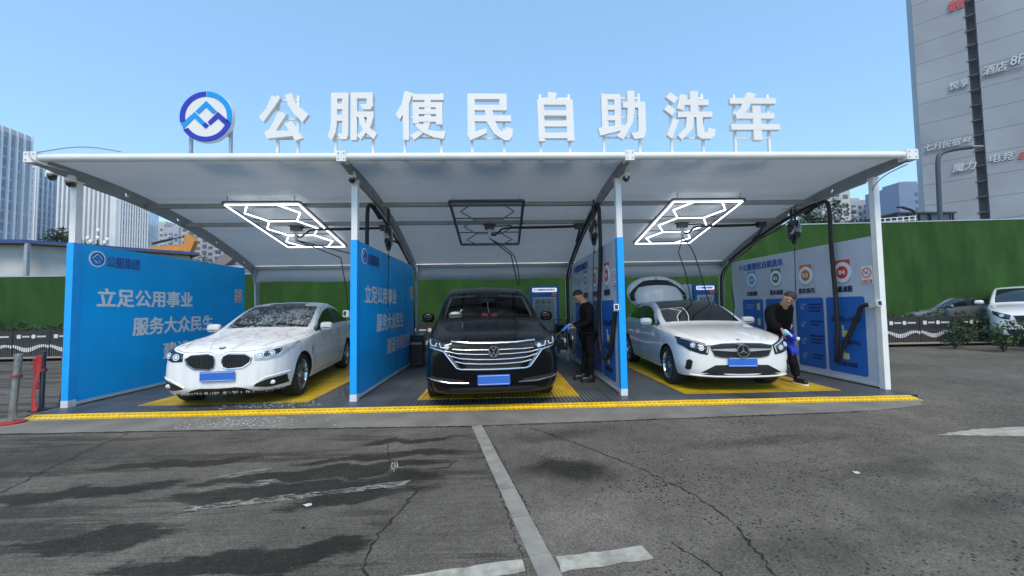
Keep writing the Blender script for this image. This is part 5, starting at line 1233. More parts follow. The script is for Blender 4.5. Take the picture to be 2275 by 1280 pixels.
# reels on cords
def reel(lab, x, y, z, zr, cord, col=BLACK, s=1.0):
    th = thing('hose_reel', lab, 'hose reel', (x,y,z-.2), group='oval hose reels hanging from the ribs')
    b = MB(); superell(b, (x,y,z), .075*s, .15*s, .2*s, .75, 24); b.build('reel_housing', pm('glossy_black_plastic', (.012,.011,.012), .12, var=.1, coat=1), th, smooth=True)
    b = MB(); superell(b, (x-.01,y,z+.02), .085*s, .06*s, .09*s, .9, 18); b.build('reel_hub', BLACK, th, smooth=True)
    b = MB(); b.lathe([(.035,-.27*s),(.05,-.2*s),(.06,-.16*s)], (x,y,z), 'z', 12); b.build('hose_guide', BLACK, th, smooth=True)
    b = MB(); b.bar((x,y-.05,z+.17),(x,y-.05,zr),.02,.035); b.bar((x,y+.05,z+.17),(x,y+.05,zr),.02,.035); b.build('hanging_strap', BLACK, th)
    b = MB(); b.tube(spline([(x,y,z-.26)]+cord,6), .008, 6); b.lathe([(0,-.02),(.018,-.02),(.018,.02),(0,.02)], (x,y,z-.40), 'z', 10); b.build('air_hose', BLACK, th)
reel('black oval hose reel hanging left of the blue slogan board by the black van', -2.12,1.45,2.76, 3.3, [(-2.12,1.45,2.3),(-2.15,1.5,1.4)])
reel('black oval hose reel above the man with the spray gun', 1.76,1.12,2.77, 3.35, [(1.74,1.12,2.2),(1.72,1.15,1.4),(1.75,1.2,.9)])
reel('glossy black oval hose reel hanging over the man wiping the hatchback', 5.9,1.55,2.83, 3.3, [(5.9,1.56,2.2),(5.9,1.58,1.5),(5.92,1.6,.7)], s=1.05)
# vacuum hoses looping from the ribs to holders on the posts
def vac(lab, pts, hold, xi, sgn):
    th = thing('vacuum_hose', lab, 'vacuum hose', pts[0], group='black vacuum hoses beside the posts')
    b = MB(); P = spline(pts, 8); b.tube(P, [.033*(1+.05*(k%2)) for k in range(len(P))], 10); b.build('hose', RUBBER, th, smooth=True)
    b = MB(); hx, hy, hz = hold; Mx = Matrix.Translation((hx,hy,hz)) @ Matrix.Rotation(R(-12*sgn),4,'Z') @ Matrix.Rotation(R(-10),4,'X')
    b.box(-.032,.032,-.11,.09,-.045,.045,0,Mx); b.box(-.037,.037,-.09,-.07,-.05,.05,0,Mx); hd = b.build('nozzle_holder', WHITE, th)
    b = MB(); b.box(-.024,.024,-.114,-.108,-.034,.034,0,Mx); b.build('holder_mouth', BLACK, hd)
vac('black vacuum hose hanging in front of the numbered guide board at the right end', [(6.0,1.35,3.12),(5.98,1.0,3.22),(5.95,.80,3.2),(5.95,.74,3.0),(5.95,.74,2.28),(5.95,.70,1.15),(5.95,.74,.48),(5.95,.76,.33),(5.95,.70,.42),(5.95,.52,.75),(5.95,.30,1.14),(5.95,.22,1.29),(5.96,.10,1.335)], (5.965,-.0,1.335), 6.058, 1)
vac('black vacuum hose looping down behind the man with the spray gun', [(1.83,1.4,3.1),(1.82,1.05,3.22),(1.80,.90,3.2),(1.80,.84,3.0),(1.80,.83,2.3),(1.80,1.0,1.6),(1.80,1.08,1.05),(1.80,.98,.62),(1.80,.80,.48),(1.80,.55,.5),(1.80,.30,.72),(1.80,.12,1.1),(1.80,.06,1.28)], (1.795,-.03,1.335), 1.883, 1)
vac('black vacuum hose behind the post left of the blue slogan board by the black van', [(-2.27,1.4,3.1),(-2.28,1.0,3.22),(-2.29,.84,3.2),(-2.30,.78,3.0),(-2.30,.78,2.2),(-2.30,.9,1.5),(-2.30,.95,1.0),(-2.30,.8,.55),(-2.3,.5,.5),(-2.3,.25,.8),(-2.30,.1,1.25)], (-2.31,.0,1.30), -2.221, 1)
# supply hose bundle along the ribs and down the rear columns
for xi, lab in ((-2.221,'black hose bundle strapped along the arched rib left of the black van'),(1.883,'black hose bundle strapped along the arched rib behind the man with the spray gun'),(6.058,'black hose bundle strapped along the right end arched rib')):
    P = [(xi-.07,y,roof_z(y)-.20) for y in (1.1,1.6,2.2,2.8,3.4,3.9)] + [(xi-.08,4.16,2.34),(xi-.10,4.30,2.1),(xi-.09,4.36,1.6),(xi-.08,4.38,.9),(xi-.05,4.40,.3)]
    th = thing('hose_bundle', lab, 'hose', P[0], group='hose bundles strapped along the ribs'); 
    b = MB(); b.tube(spline(P,6), .028, 8); b.build('thick_hose', RUBBER, th, smooth=True)
    b = MB(); b.tube(spline([(x+.045,y-.03,z-.05+.02*math.sin(y*5)) for x,y,z in P],6), .014, 6); b.build('thin_hose', BLACK, th, smooth=True)
    b = MB(); b.tube(spline([(x-.03,y+.02,z-.03) for x,y,z in P[5:]],6), .010, 6); b.build('pale_cable', WHITE, th, smooth=True)
# dome cameras
def dome(lab, x, y, z, rz, anchor):
    th = thing('dome_camera', lab, 'security camera', (x,y,z), group='white dome cameras under the front beam')
    b = MB(); b.lathe([(0,.075),(.045,.07),(.062,.05),(.066,.0),(.066,-.02),(.06,-.03)], (x,y,z), 'z', 24); h = b.build('camera_housing', WHITE, th, smooth=True)
    b = MB(); b.lathe([(.056,-.03),(.056,-.055),(.046,-.085),(.025,-.105),(0,-.112)], (x,y,z), 'z', 24); b.build('camera_dome', pm('smoked_dome', (.006,.006,.008), .05, coat=1), th, smooth=True)
    b = MB(); a = Vector(anchor); b.tube(spline([a, (a.x+(x-a.x)*.3,a.y,z+.10), (x+(a.x-x)*.45,y,z+.035), (x,y,z+.04)],5), .012, 8); b.build('camera_bracket', WHITE, th, smooth=True)
    b = MB(); b.bar((x-.025,y-.062,z-.0),(x-.015,y-.066,z-.075),.014,.01); b.build('camera_antenna', WHITE, h)
dome('white dome camera at the left end of the beam, the outer of a pair', -6.555,-.20,3.445, 0, (-6.42,-.3,3.52))
dome('white dome camera at the left end of the beam, the inner of a pair', -6.40,-.10,3.375, 0, (-6.40,-.0,3.42))
dome('white dome camera above the post between the sedan and the black van', -2.235,-.12,3.405, 0, (-2.33,-.05,3.45))
dome('white dome camera above the post between the black van and the hatchback', 1.985,-.12,3.405, 0, (1.89,-.05,3.44))
# payment kiosks
KB = pm('kiosk_blue', (.012,.12,.42), .4, var=.06)
def kiosk(lab, x0, x1, y, arrow):
    th = thing('payment_kiosk', lab, 'kiosk', ((x0+x1)/2,y,0), group='blue payment kiosks at the back of the bays')
    ux, uz, un = (1,0,0), (0,0,1), (0,-1,0); w_ = x1-x0
    b = MB(); b.poly(rrect(x0,x1,.10,1.93,.03), (0,y,0), ux, uz, un, -.5, 0); b.build('cabinet', KB, th)
    b = MB()
    for fx in (x0+.04,x1-.1):
        b.box(fx,fx+.06,y+.03,y+.09,0,.10)
    b.build('kiosk_feet', GALV, th)
    b = MB(); b.poly(rrect(x0+.05,x1-.07,1.77,1.88,.025), (0,y,0), ux, uz, un, 0, .02); hd = b.build('lit_header', pm('header_panel', (.62,.68,.78), .4, emit=(.8,.88,1), estr=.35), th)
    b = MB(); text(b, '公服便民自助洗车', (x0+.16,y-.02,1.80), ux, uz, un, w_-.28, .055, .003); b.build('header_lettering', INKB, hd)
    b = MB()
    for pts, tn in emblem_polys(): b.poly([(a*.038,c*.038) for a, c in pts], (x0+.11,y-.02,1.825), ux, uz, un, 0, .003)
    b.build('header_emblem', INKB, hd)
    b = MB(); b.poly([(x1-.22,1.65),(x1-.05,1.65),(x1-.05,1.75),(x1-.22,1.75)], (0,y,0), ux, uz, un, 0, .012); tg_ = b.build('red_tag', REDP, th)
    b = MB(); text(b, '投币', (x1-.20,y-.012,1.70), ux, uz, un, .13, .04, .002); b.poly([(x1-.20,1.675),(x1-.10,1.675),(x1-.10,1.69),(x1-.08,1.6725),(x1-.10,1.655),(x1-.10,1.667),(x1-.20,1.667)], (0,y-.012,0), ux, uz, un, .002, .004); b.build('tag_marks', SIGNW, tg_)
    b = MB(); b.poly([(x0+.06,.42),(x1-.09,.42),(x1-.09,1.63),(x0+.06,1.63)], (0,y,0), ux, uz, un, 0, .015); fr = b.build('poster_frame', pm('poster_pale_green', (.50,.58,.55), .5, var=.08), th)
    b = MB(); b.poly([(x0+.11,.46),(x1-.14,.46),(x1-.14,1.58),(x0+.11,1.58)], (0,y,0), ux, uz, un, .015, .018); b.build('poster', pm('poster_grey_green', (.30,.36,.35), .5, var=.1), fr)
    b = MB()
    for c in range(3):
        xx = x0+.15+c*(w_-.34)/3
        for k in range(11): l = rnd.uniform(.4,1)*(w_-.34)/3*.85; zz = 1.52-k*.05-(.05 if k > 1 else 0); b.poly([(xx,zz),(xx+l,zz),(xx+l,zz+(.022 if k < 2 else .010)),(xx,zz+(.022 if k < 2 else .010))], (0,y,0), ux, uz, un, .018, .020)
    for k in range(7): xx = x0+.16+k*.07; b.poly([(xx,.66),(xx+.05,.66),(xx+.05,.72),(xx,.72)], (0,y,0), ux, uz, un, .018, .020)
    b.build('poster_text', DARKIN, fr)
kiosk('blue payment kiosk with a poster behind the man with the spray gun', .83, 1.62, 4.62, 1)
kiosk('blue payment kiosk with a red arrow tag behind the white hatchback', 5.38, 6.0, 4.62, 1)
b = MB(); b.poly([(5.10,.9),(5.36,.9),(5.36,1.93),(5.10,1.93)], (0,4.72,0), (1,0,0), (0,0,1), (0,-1,0), -.02, 0)
nb = thing('notice_board', 'pale notice board with a dark triangle left of the hatchback kiosk', 'notice board', (5.23,4.72,0)); b.build('board', BOARD, nb)
b = MB(); b.poly([(5.13,1.53),(5.21,1.53),(5.17,1.76)], (0,4.72,0), (1,0,0), (0,0,1), (0,-1,0), 0, .004); b.poly([(5.12,1.42),(5.21,1.42),(5.21,1.52),(5.12,1.52)], (0,4.72,0), (1,0,0), (0,0,1), (0,-1,0), 0, .004); b.poly([(5.24,1.40),(5.31,1.40),(5.31,1.53),(5.24,1.53)], (0,4.72,0), (1,0,0), (0,0,1), (0,-1,0), 0, .004); b.build('board_marks', DARKIN, nb)
b = MB(); b.box(5.12,5.16,4.73,4.77,0,.9); b.box(5.30,5.34,4.73,4.77,0,.9); b.build('board_legs', GALV, nb)
# waste bin
tb = thing('waste_bin', 'black waste bin with sloping lid behind the black people carrier', 'bin', (-2.0,3.55,0))
b = MB(); b.poly(rrect(-.16,.16,-.18,.18,.04), (-2.0,3.55,0), (1,0,0), (0,1,0), (0,0,1), .02, .60); b.build('bin_body', BLACK, tb)
b = MB(); b.add([(-2.18,3.34,.60),(-1.82,3.34,.60),(-1.82,3.76,.60),(-2.18,3.76,.60),(-2.15,3.42,.73),(-1.85,3.42,.73),(-1.85,3.7,.78),(-2.15,3.7,.78)], [(0,1,5,4),(1,2,6,5),(2,3,7,6),(3,0,4,7),(4,5,6,7),(3,2,1,0)]); b.build('bin_lid', pm('bin_lid_plastic', (.03,.032,.035), .3), tb)
b = MB(); b.box(-2.13,-1.87,3.335,3.345,.52,.57); b.build('bin_handle', GALV, tb)
# pressure washer rack
wr_ = thing('washer_rack', 'black washer hose rack with white bracket beside the kiosk and the spraying man', 'washer rack', (1.52,4.0,0))
b = MB()
for x in (1.36,1.68):
    b.bar((x,3.9,.25),(x,3.9,1.05),.025); b.bar((x,3.9,.25),(x,4.2,.25),.025)
for z in (.3,.62,1.03): b.bar((1.36,3.9,z),(1.68,3.9,z),.02)
b.build('rack_frame', pm('dark_steel', (.05,.05,.055), .4, .4), wr_)
b = MB(); b.lathe([(.12,-.10),(.15,-.10),(.15,-.085),(.07,-.08),(.07,.08),(.15,.085),(.15,.10),(.12,.10)], (1.52,4.02,.80), 'x', 24); b.build('hose_drum', BLACK, wr_, smooth=True)
b = MB()
for k in range(5): b.tube([(1.52-.08+.035*k,4.02+.095*math.cos(a),.80+.095*math.sin(a)) for a in [6.283*j/20 for j in range(21)]], .014, 6)
b.build('wound_hose', RUBBER, wr_, smooth=True)
b = MB(); superell(b, (1.52,4.02,.44), .11, .12, .10, .5, 14); b.build('pump_housing', pm('grey_pump', (.12,.12,.125), .4), wr_, smooth=True)
b = MB(); b.poly([(1.30,.10),(1.36,.10),(1.40,.20),(1.40,.36),(1.20,.36),(1.20,.30)], (0,3.86,0), (1,0,0), (0,0,1), (0,-1,0), -.01, .01); b.build('white_bracket', WHITE, wr_)
for x_ in (1.30,1.70): b = MB(); b.bar((x_,3.89,.3),(x_,3.89,.0),.03); b.build('rack_leg', WHITE, wr_)
# belt barrier posts left of the car wash
STEEL = pm('worn_steel_post', (.42,.42,.41), .3, .8, var=.3, scale=9)
SASH = pm('red_sash', (.34,.022,.026), .75, var=.25, scale=14, bump=.2)
def stanchion(lab, a, c, r, mat, sash):
    a = Vector(a); c = Vector(c); th = thing('barrier_post', lab, 'barrier post', a, group='barrier posts left of the blue board')
    b = MB(); b.tube([a, a.lerp(c,.5), c], r, 16); b.lathe([(r*1.15,0),(r*1.15,.03),(0,.035)], tuple(c), 'z', 16); b.build('post_tube', mat, th, smooth=True)
    b = MB(); b.lathe([(.0,.0),(.13,.0),(.13,.025),(.055,.04),(.0,.04)], tuple(a), 'z', 28); b.build('post_base', SASH if sash == 'base' else TRIMB, th, smooth=True)
    q = a.lerp(c,.70); b = MB(); b.lathe([(r*1.02,-.02),(r*1.5,-.02),(r*1.5,.02),(r*1.02,.02)], tuple(q), 'z', 18); b.build('belt_collar', pm('rusty_red_collar', (.22,.05,.035), .6), th, smooth=True)
def sash_strip(th, pts, w, nm='red_sash'):
    b = MB(); P = spline(pts,6); vs = []; fs = []
    for i, p in enumerate(P):
        k = i/len(P); ww = w*(1-.3*math.sin(3*k)); vs += [p+Vector((-ww,0,0)), p+Vector((ww,.015*math.sin(9*k),0))]
    for i in range(len(P)-1): fs.append((2*i,2*i+1,2*i+3,2*i+2))
    b.add(vs, fs); o = b.build(nm, SASH, th, smooth=True); md = o.modifiers.new('s','SOLIDIFY'); md.thickness = .006; return o
stanchion('scuffed steel barrier post with a red base at the left edge', (-6.36,-.72,GZ), (-6.33,-.70,.83), .036, STEEL, 'base')
stanchion('dark barrier post with long red sash in front of the planters', (-6.80,.0,GZ), (-6.93,.12,.78), .03, pm('dark_steel',(.05,.05,.055),.4,.4), None)
p_ = bpy.data.objects['barrier_post.001']; sash_strip(p_, [(-6.93,.07,.76),(-6.90,.03,.5),(-6.84,-.06,.22),(-6.72,-.16,GZ+.01)], .04); sash_strip(p_, [(-7.03,.10,.72),(-7.02,.10,.5),(-6.97,.1,.25)], .03)
stanchion('slim black barrier post with a short red tie right against the blue board', (-6.66,.12,GZ), (-6.80,.35,.74), .024, TRIMB, None)
p_ = bpy.data.objects['barrier_post.002']; sash_strip(p_, [(-6.87,.33,.74),(-6.86,.33,.63),(-6.83,.33,.5)], .028)
# ================================================================ people
def skin_geo(J, E, root, lv=2):
    """J: joint -> ((x,y,z), radius); grow one continuous surface with a Skin modifier"""
    names = list(J); me = bpy.data.meshes.new('s'); me.from_pydata([J[n][0] for n in names], [(names.index(a), names.index(b)) for a, b in E], [])
    o = bpy.data.objects.new('s', me); COL.objects.link(o)
    o.modifiers.new('k','SKIN'); sv = me.skin_vertices[0] if me.skin_vertices else None
    for i, n in enumerate(names):
        r = J[n][1]; me.skin_vertices[0].data[i].radius = r if isinstance(r, tuple) else (r, r); me.skin_vertices[0].data[i].use_root = (n == root)
    u = o.modifiers.new('u','SUBSURF'); u.levels = lv; u.render_levels = lv
    bpy.context.view_layer.update()
    m2 = bpy.data.meshes.new_from_object(o.evaluated_get(bpy.context.evaluated_depsgraph_get()))
    V = [v.co.copy() for v in m2.vertices]; F = [tuple(p.vertices) for p in m2.polygons]
    bpy.data.objects.remove(o); bpy.data.meshes.remove(me); bpy.data.meshes.remove(m2)
    return V, F
def chain(mb, pts, rad, lv=1):
    J = {str(i): (tuple(p), r) for i, (p, r) in enumerate(zip(pts, rad))}
    V, F = skin_geo(J, [(str(i), str(i+1)) for i in range(len(pts)-1)], '0', lv); mb.add(V, F)
def hand(mb, w, d, nrm, thumb, curl=.9, s=1.0):
    """palm, four unequal fingers and a thumb; d: towards the fingers, nrm: out of the palm, thumb: towards the thumb side"""
    w = Vector(w); d = Vector(d).normalized(); t = Vector(thumb); t = (t-d*t.dot(d)).normalized(); n = Vector(nrm); n = (n-d*n.dot(d)-t*n.dot(t)).normalized()
    chain(mb, [w-d*.01, w+d*.035*s, w+d*.085*s], [(.026*s,.017*s),(.036*s,.016*s),(.038*s,.014*s)], 2)
    for k, (o, l) in enumerate(((.028,.072),(.010,.082),(-.009,.076),(-.027,.058))):
        p = w+d*.08*s+t*o*s; P = [p]; a = 0
        for j, f in enumerate((.45,.30,.25)):
            a += curl*(.6+.15*k*.3) if j else curl*.4
            P.append(P[-1]+(d*math.cos(a)+n*math.sin(a))*l*f*s)
        chain(mb, P, [.0095*s,.0088*s,.008*s,.0062*s])
    p = w+d*.025*s+t*.03*s; q = p+(t*.7+d*.5+n*.3).normalized()*.038*s; chain(mb, [p,q,q+(d*.8+n*.6+t*.1).normalized()*.03*s], [.011*s,.0095*s,.007*s])
SKINM = pm('skin', (.42,.235,.16), .5, var=.08, scale=20)
HAIR = pm('black_hair', (.010,.009,.009), .55, var=.4, scale=60, bump=.5, bscale=120); HAIRG = pm('greying_hair', (.022,.021,.02), .6, var=.5, scale=70, bump=.5, bscale=120)
CLOTH = pm('black_cloth', (.0035,.0035,.0045), .85, var=.3, scale=5, bump=.35, bscale=14, spec=.15); TROU = pm('black_trousers_cloth', (.005,.005,.0065), .85, var=.3, scale=5, bump=.35, bscale=12, spec=.15)
SHOE = pm('black_shoe', (.012,.011,.011), .4, var=.2)
def person(lab, base, J, hair_mat, face, hands, shoes, headJ, collar, jacket_low, fwd_head):
    """J holds the skeleton; clothing is grown from the same joints, a little wider"""
    th = thing('person', lab, 'person', base)
    body = MB()
    B = {k: J[k] for k in J}
    E_ = [('pelvis','spine'),('spine','chest'),('chest','neckb'),('neckb','neck'),('neck','skull'),('skull','crown'),('chest','shL'),('shL','elL'),('elL','wrL'),('chest','shR'),('shR','elR'),('elR','wrR'),
          ('pelvis','hipL'),('hipL','knL'),('knL','anL'),('pelvis','hipR'),('hipR','knR'),('knR','anR')]
    slim = {k: (p, ((r[0]*.68, r[1]*.68) if k not in ('skull','crown') else r) if isinstance(r, tuple) else r*(.72 if k not in ('neck','skull','crown','neckb') else 1)) for k, (p, r) in B.items()}
    V, F = skin_geo(slim, E_, 'pelvis'); body.add(V, F)
    # face: brow, nose, chin and ears grown on the head
    hc = Vector(J['skull'][0]); f = Vector(fwd_head).normalized(); up_ = (Vector(J['crown'][0])-Vector(J['neck'][0])).normalized(); up_ = (up_-f*up_.dot(f)).normalized(); sd_ = f.cross(up_)
    chain(body, [hc+f*.075+up_*.0, hc+f*.098-up_*.022, hc+f*.082-up_*.035], [.012,.015,.010])
    chain(body, [hc+f*.03-up_*.06, hc+f*.07-up_*.075, hc+f*.075-up_*.068], [.045,.032,.02], 2)
    for s_ in (1,-1): chain(body, [hc+sd_*s_*.078+up_*.012, hc+sd_*s_*.09-f*.012+up_*.016, hc+sd_*s_*.084-up_*.02], [.010,.014,.008])
    for h in hands: hand(body, *h)
    b_o = body.build('body', SKINM, th, smooth=True, sharp=180)
    M = Matrix((sd_, f, up_)).transposed().to_4x4(); b = MB()
    superell(b, hc-f*.026+up_*.038, .092, .090, .074, .95, 28, 0, M); superell(b, hc-f*.045-up_*.005, .076, .052, .072, .95, 20, 0, M)
    b.v = [tuple(Vector(v)+Vector((rnd.gauss(0,.003),rnd.gauss(0,.003),rnd.gauss(0,.003)))) for v in b.v]
    b.build('hair', hair_mat, b_o, smooth=True)
    for s_ in (1,-1):
        b = MB(); superell(b, hc+f*.083+sd_*s_*.032+up_*.006, .012, .006, .006, 1, 8, 0, M); b.build('eye', pm('dark_eye', (.02,.015,.012), .3), b_o, smooth=True)
        b = MB(); superell(b, hc+f*.086+sd_*s_*.032+up_*.024, .018, .006, .004, .8, 8, 0, M); b.build('eyebrow', hair_mat, b_o)
    b = MB(); superell(b, hc+f*.083-up_*.052, .022, .006, .005, .9, 8, 0, M); b.build('mouth', pm('lips', (.30,.11,.09), .5), b_o)
    # jacket
    g = .026; Jj = {}
    for k in ('spine','chest','neckb','shL','elL','shR','elR','wrL','wrR'):
        p, r = J[k]; Jj[k] = (p, (r[0]+g, r[1]+g) if isinstance(r, tuple) else r+g*(.75 if k[:2] in ('wr','el') else 1))
    Jj['neckb'] = (J['neckb'][0], collar); Jj['low'] = jacket_low
    for s_ in 'LR':
        e, w_ = Vector(J['el'+s_][0]), Vector(J['wr'+s_][0]); Jj['wr'+s_] = (tuple(e.lerp(w_,.93)), .043)
    V, F = skin_geo(Jj, [('low','spine'),('spine','chest'),('chest','neckb'),('chest','shL'),('shL','elL'),('elL','wrL'),('chest','shR'),('shR','elR'),('elR','wrR')], 'spine')
    jb = MB(); jb.add([Vector(v)+Vector((.006*math.sin(23*v.z+9*v.x), .006*math.sin(19*v.z+7*v.y), 0)) for v in V], F); jb.build('jacket', CLOTH, b_o, smooth=True, sharp=180)
    Jt = {}
    for k in ('pelvis','hipL','knL','hipR','knR'):
        p, r = J[k]; Jt[k] = (p, (r[0]+.012, r[1]+.012) if isinstance(r, tuple) else r+.014)
    for s_ in 'LR': p = Vector(J['an'+s_][0]); Jt['an'+s_] = (tuple(p+(Vector(J['kn'+s_][0])-p)*.06), .066)
    V, F = skin_geo(Jt, [('pelvis','hipL'),('hipL','knL'),('knL','anL'),('pelvis','hipR'),('hipR','knR'),('knR','anR')], 'pelvis')
    tb_ = MB(); tb_.add([Vector(v)+Vector((.005*math.sin(31*v.z), .005*math.sin(27*v.z+2), 0)) for v in V], F); tb_.build('trousers', TROU, b_o, smooth=True, sharp=180)
    for an, d in shoes:
        an = Vector(an); d = Vector(d).normalized(); s2 = Vector((-d.y,d.x,0)); Ms = Matrix((s2, d, Vector((0,0,1)))).transposed().to_4x4()
        b = MB(); superell(b, Vector((an.x,an.y,.055))+d*.065, .047, .135, .05, .7, 18, 0, Ms); superell(b, Vector((an.x,an.y,.085))-d*.005, .042, .06, .06, .8, 14, 0, Ms); so_ = b.build('shoe', SHOE, b_o, smooth=True)
        b = MB(); superell(b, Vector((an.x,an.y,.014))+d*.065, .05, .14, .013, .5, 18, 0, Ms); b.build('sole', SHOE if face != 'pale' else SIGNW, so_, smooth=True)
    return th, b_o
Y1 = 1.14
J1 = {'pelvis':((1.605,Y1,.90),(.135,.105)),'spine':((1.60,Y1,1.08),(.135,.11)),'chest':((1.59,Y1,1.28),(.145,.115)),'neckb':((1.545,Y1,1.43),.066),'neck':((1.505,Y1,1.48),.068),'skull':((1.435,Y1,1.555),(.100,.108)),'crown':((1.44,Y1,1.628),(.082,.09)),
      'shL':((1.595,.955,1.365),.066),'elL':((1.585,.90,1.085),.047),'wrL':((1.34,1.02,.985),.030),'shR':((1.59,1.325,1.365),.066),'elR':((1.57,1.37,1.085),.047),'wrR':((1.32,1.20,1.0),.030),
      'hipL':((1.615,1.045,.83),.088),'knL':((1.625,1.03,.47),.058),'anL':((1.615,1.03,.09),.04),'hipR':((1.60,1.235,.83),.088),'knR':((1.58,1.25,.47),.058),'anR':((1.53,1.26,.09),.04)}
p1, _ = person('person in black jacket and trousers holding a blue spray gun beside the black people carrier', (1.6,Y1,0), J1, HAIR, 'dark',
       [((1.335,1.022,.985),(-1,.25,-.05),(0,.6,-.6),(.1,.2,1),1.1),((1.315,1.195,1.0),(-1,-.4,-.05),(0,-.6,-.6),(0,0,1),1.1)], [((1.625,1.03),(-1,-.06,0)),((1.54,1.26),(-1,-.02,0))], None, .062, ((1.605,Y1,.88),(.165,.13)), (-.85,-.15,-.5))
b = MB(); b.tube([(1.325,1.09,1.03),(1.27,1.095,1.035),(1.22,1.10,1.0),(1.13,1.10,.93)], [.016,.030,.034,.026], 12); b.tube([(1.26,1.10,1.02),(1.24,1.10,.93),(1.27,1.10,.88)], [.024,.022,.018], 10)
GUN = pm('spray_gun_blue', (.01,.17,.62), .35, var=.08)
sg = thing('spray_gun', 'blue pressure washer spray gun held by the standing man', 'spray gun', (1.25,1.10,.9)); b.build('gun_body', GUN, sg, smooth=True)
b = MB(); b.tube([(1.13,1.10,.93),(1.06,1.10,.875),(1.01,1.10,.84)], [.022,.020,.024], 10); b.build('gun_nozzle', BLACK, sg, smooth=True)
b = MB(); b.tube(spline([(1.27,1.10,.88),(1.30,1.15,.72),(1.42,1.6,.45),(1.62,2.4,.52),(1.60,3.2,.6),(1.52,3.9,.72)],8), .011, 8); b.build('gun_hose', RUBBER, sg, smooth=True)
b = MB(); b.tube(spline([(1.18,1.085,.93),(1.2,1.08,.885),(1.245,1.085,.90)],5), .006, 6); b.build('gun_trigger', BLACK, sg, smooth=True)
J2 = {'pelvis':((4.96,.80,.86),(.15,.12)),'spine':((4.91,.72,1.03),(.165,.13)),'chest':((4.84,.58,1.20),(.185,.14)),'neckb':((4.82,.46,1.345),.072),'neck':((4.82,.40,1.38),.070),'skull':((4.84,.345,1.45),(.102,.108)),'crown':((4.85,.36,1.525),(.084,.09)),
      'shR':((4.63,.55,1.30),.075),'elR':((4.545,.40,1.06),.053),'wrR':((4.635,.25,.93),.032),'shL':((5.05,.66,1.26),.078),'elL':((5.13,.88,1.10),.053),'wrL':((5.10,.72,1.02),.031),
      'hipR':((4.87,.86,.80),.092),'knR':((4.87,1.02,.44),.062),'anR':((4.87,1.27,.10),.041),'hipL':((5.01,.75,.79),.098),'knL':((5.02,.60,.45),.066),'anL':((5.04,.52,.09),.044)}
p2, _ = person('person in black jacket bending over the white hatchback with blue cloths', (4.96,.7,0), J2, HAIRG, 'pale',
       [((4.635,.25,.93),(-.1,-.5,-.8),(.2,.6,-.4),(1,-.2,.1),.6),((5.10,.72,1.02),(-.1,-.5,-.7),(-.6,.2,.2),(-.3,-.8,0),.9)], [((5.04,.52),(.08,-1,0)),((4.87,1.27),(-.05,-1,0))], None, .082, ((4.965,.83,.84),(.175,.14)), (-.60,-.72,-.40))
CLB = pm('blue_microfibre', (.006,.035,.42), .8, var=.3, scale=14, bump=.4, bscale=40); CLC = pm('pale_cyan_cloth', (.42,.68,.82), .8, var=.2, scale=12, bump=.3)
ct = thing('cleaning_cloth', 'bunched royal blue and pale cyan cloths hanging from the bending man\'s hand', 'cloth', (4.68,.2,.6))
def drape(mb, cx, cy, z0, z1, w0, w1, lean, nf=5, amp=.03, ns=28, nz=16):
    vs = []; fs = []
    for j in range(nz+1):
        k = j/nz; z = z0+(z1-z0)*k; w_ = w0+(w1-w0)*k**.7
        for i in range(ns):
            a = 2*math.pi*i/ns; r_ = 1+.28*math.sin(nf*a+2*k)*min(1,k*2+.3)
            vs.append((cx+lean*k+w_*r_*math.cos(a), cy+.55*w_*r_*math.sin(a)+amp*math.sin(5*k), z + (.04*math.sin(3*a) if j == nz else 0)))
    for j in range(nz):
        for i in range(ns): fs.append((j*ns+i, j*ns+(i+1)%ns, (j+1)*ns+(i+1)%ns, (j+1)*ns+i))
    fs.append(tuple(range(ns))); mb.add(vs, fs)
b = MB(); drape(b, 4.70,.22,.84,.56,.045,.055,.07); b.build('blue_cloth', CLB, ct, smooth=True)
b = MB(); superell(b, (4.70,.17,.835), .105, .055, .045, .8, 18, 0, Matrix.Rotation(R(28),4,'Y')); b.v = [(x+.012*math.sin(60*z),y+.01*math.sin(50*x),z+.012*math.sin(40*x+30*y)) for x,y,z in b.v]; b.build('blue_fold', CLB, ct, smooth=True)
b = MB(); superell(b, (4.635,.165,.885), .08, .05, .035, .8, 18, 0, Matrix.Rotation(R(38),4,'Y')); b.v = [(x+.010*math.sin(70*z),y+.01*math.sin(60*x),z+.010*math.sin(50*x+30*y)) for x,y,z in b.v]; b.build('pale_fold', CLC, ct, smooth=True)
b = MB(); superell(b, (4.785,.16,.80), .045, .04, .032, .8, 14); b.v = [(x,y,z+.01*math.sin(60*x)) for x,y,z in b.v]; b.build('pale_corner', pm('white_cloth', (.62,.66,.62), .85, bump=.3), ct, smooth=True)
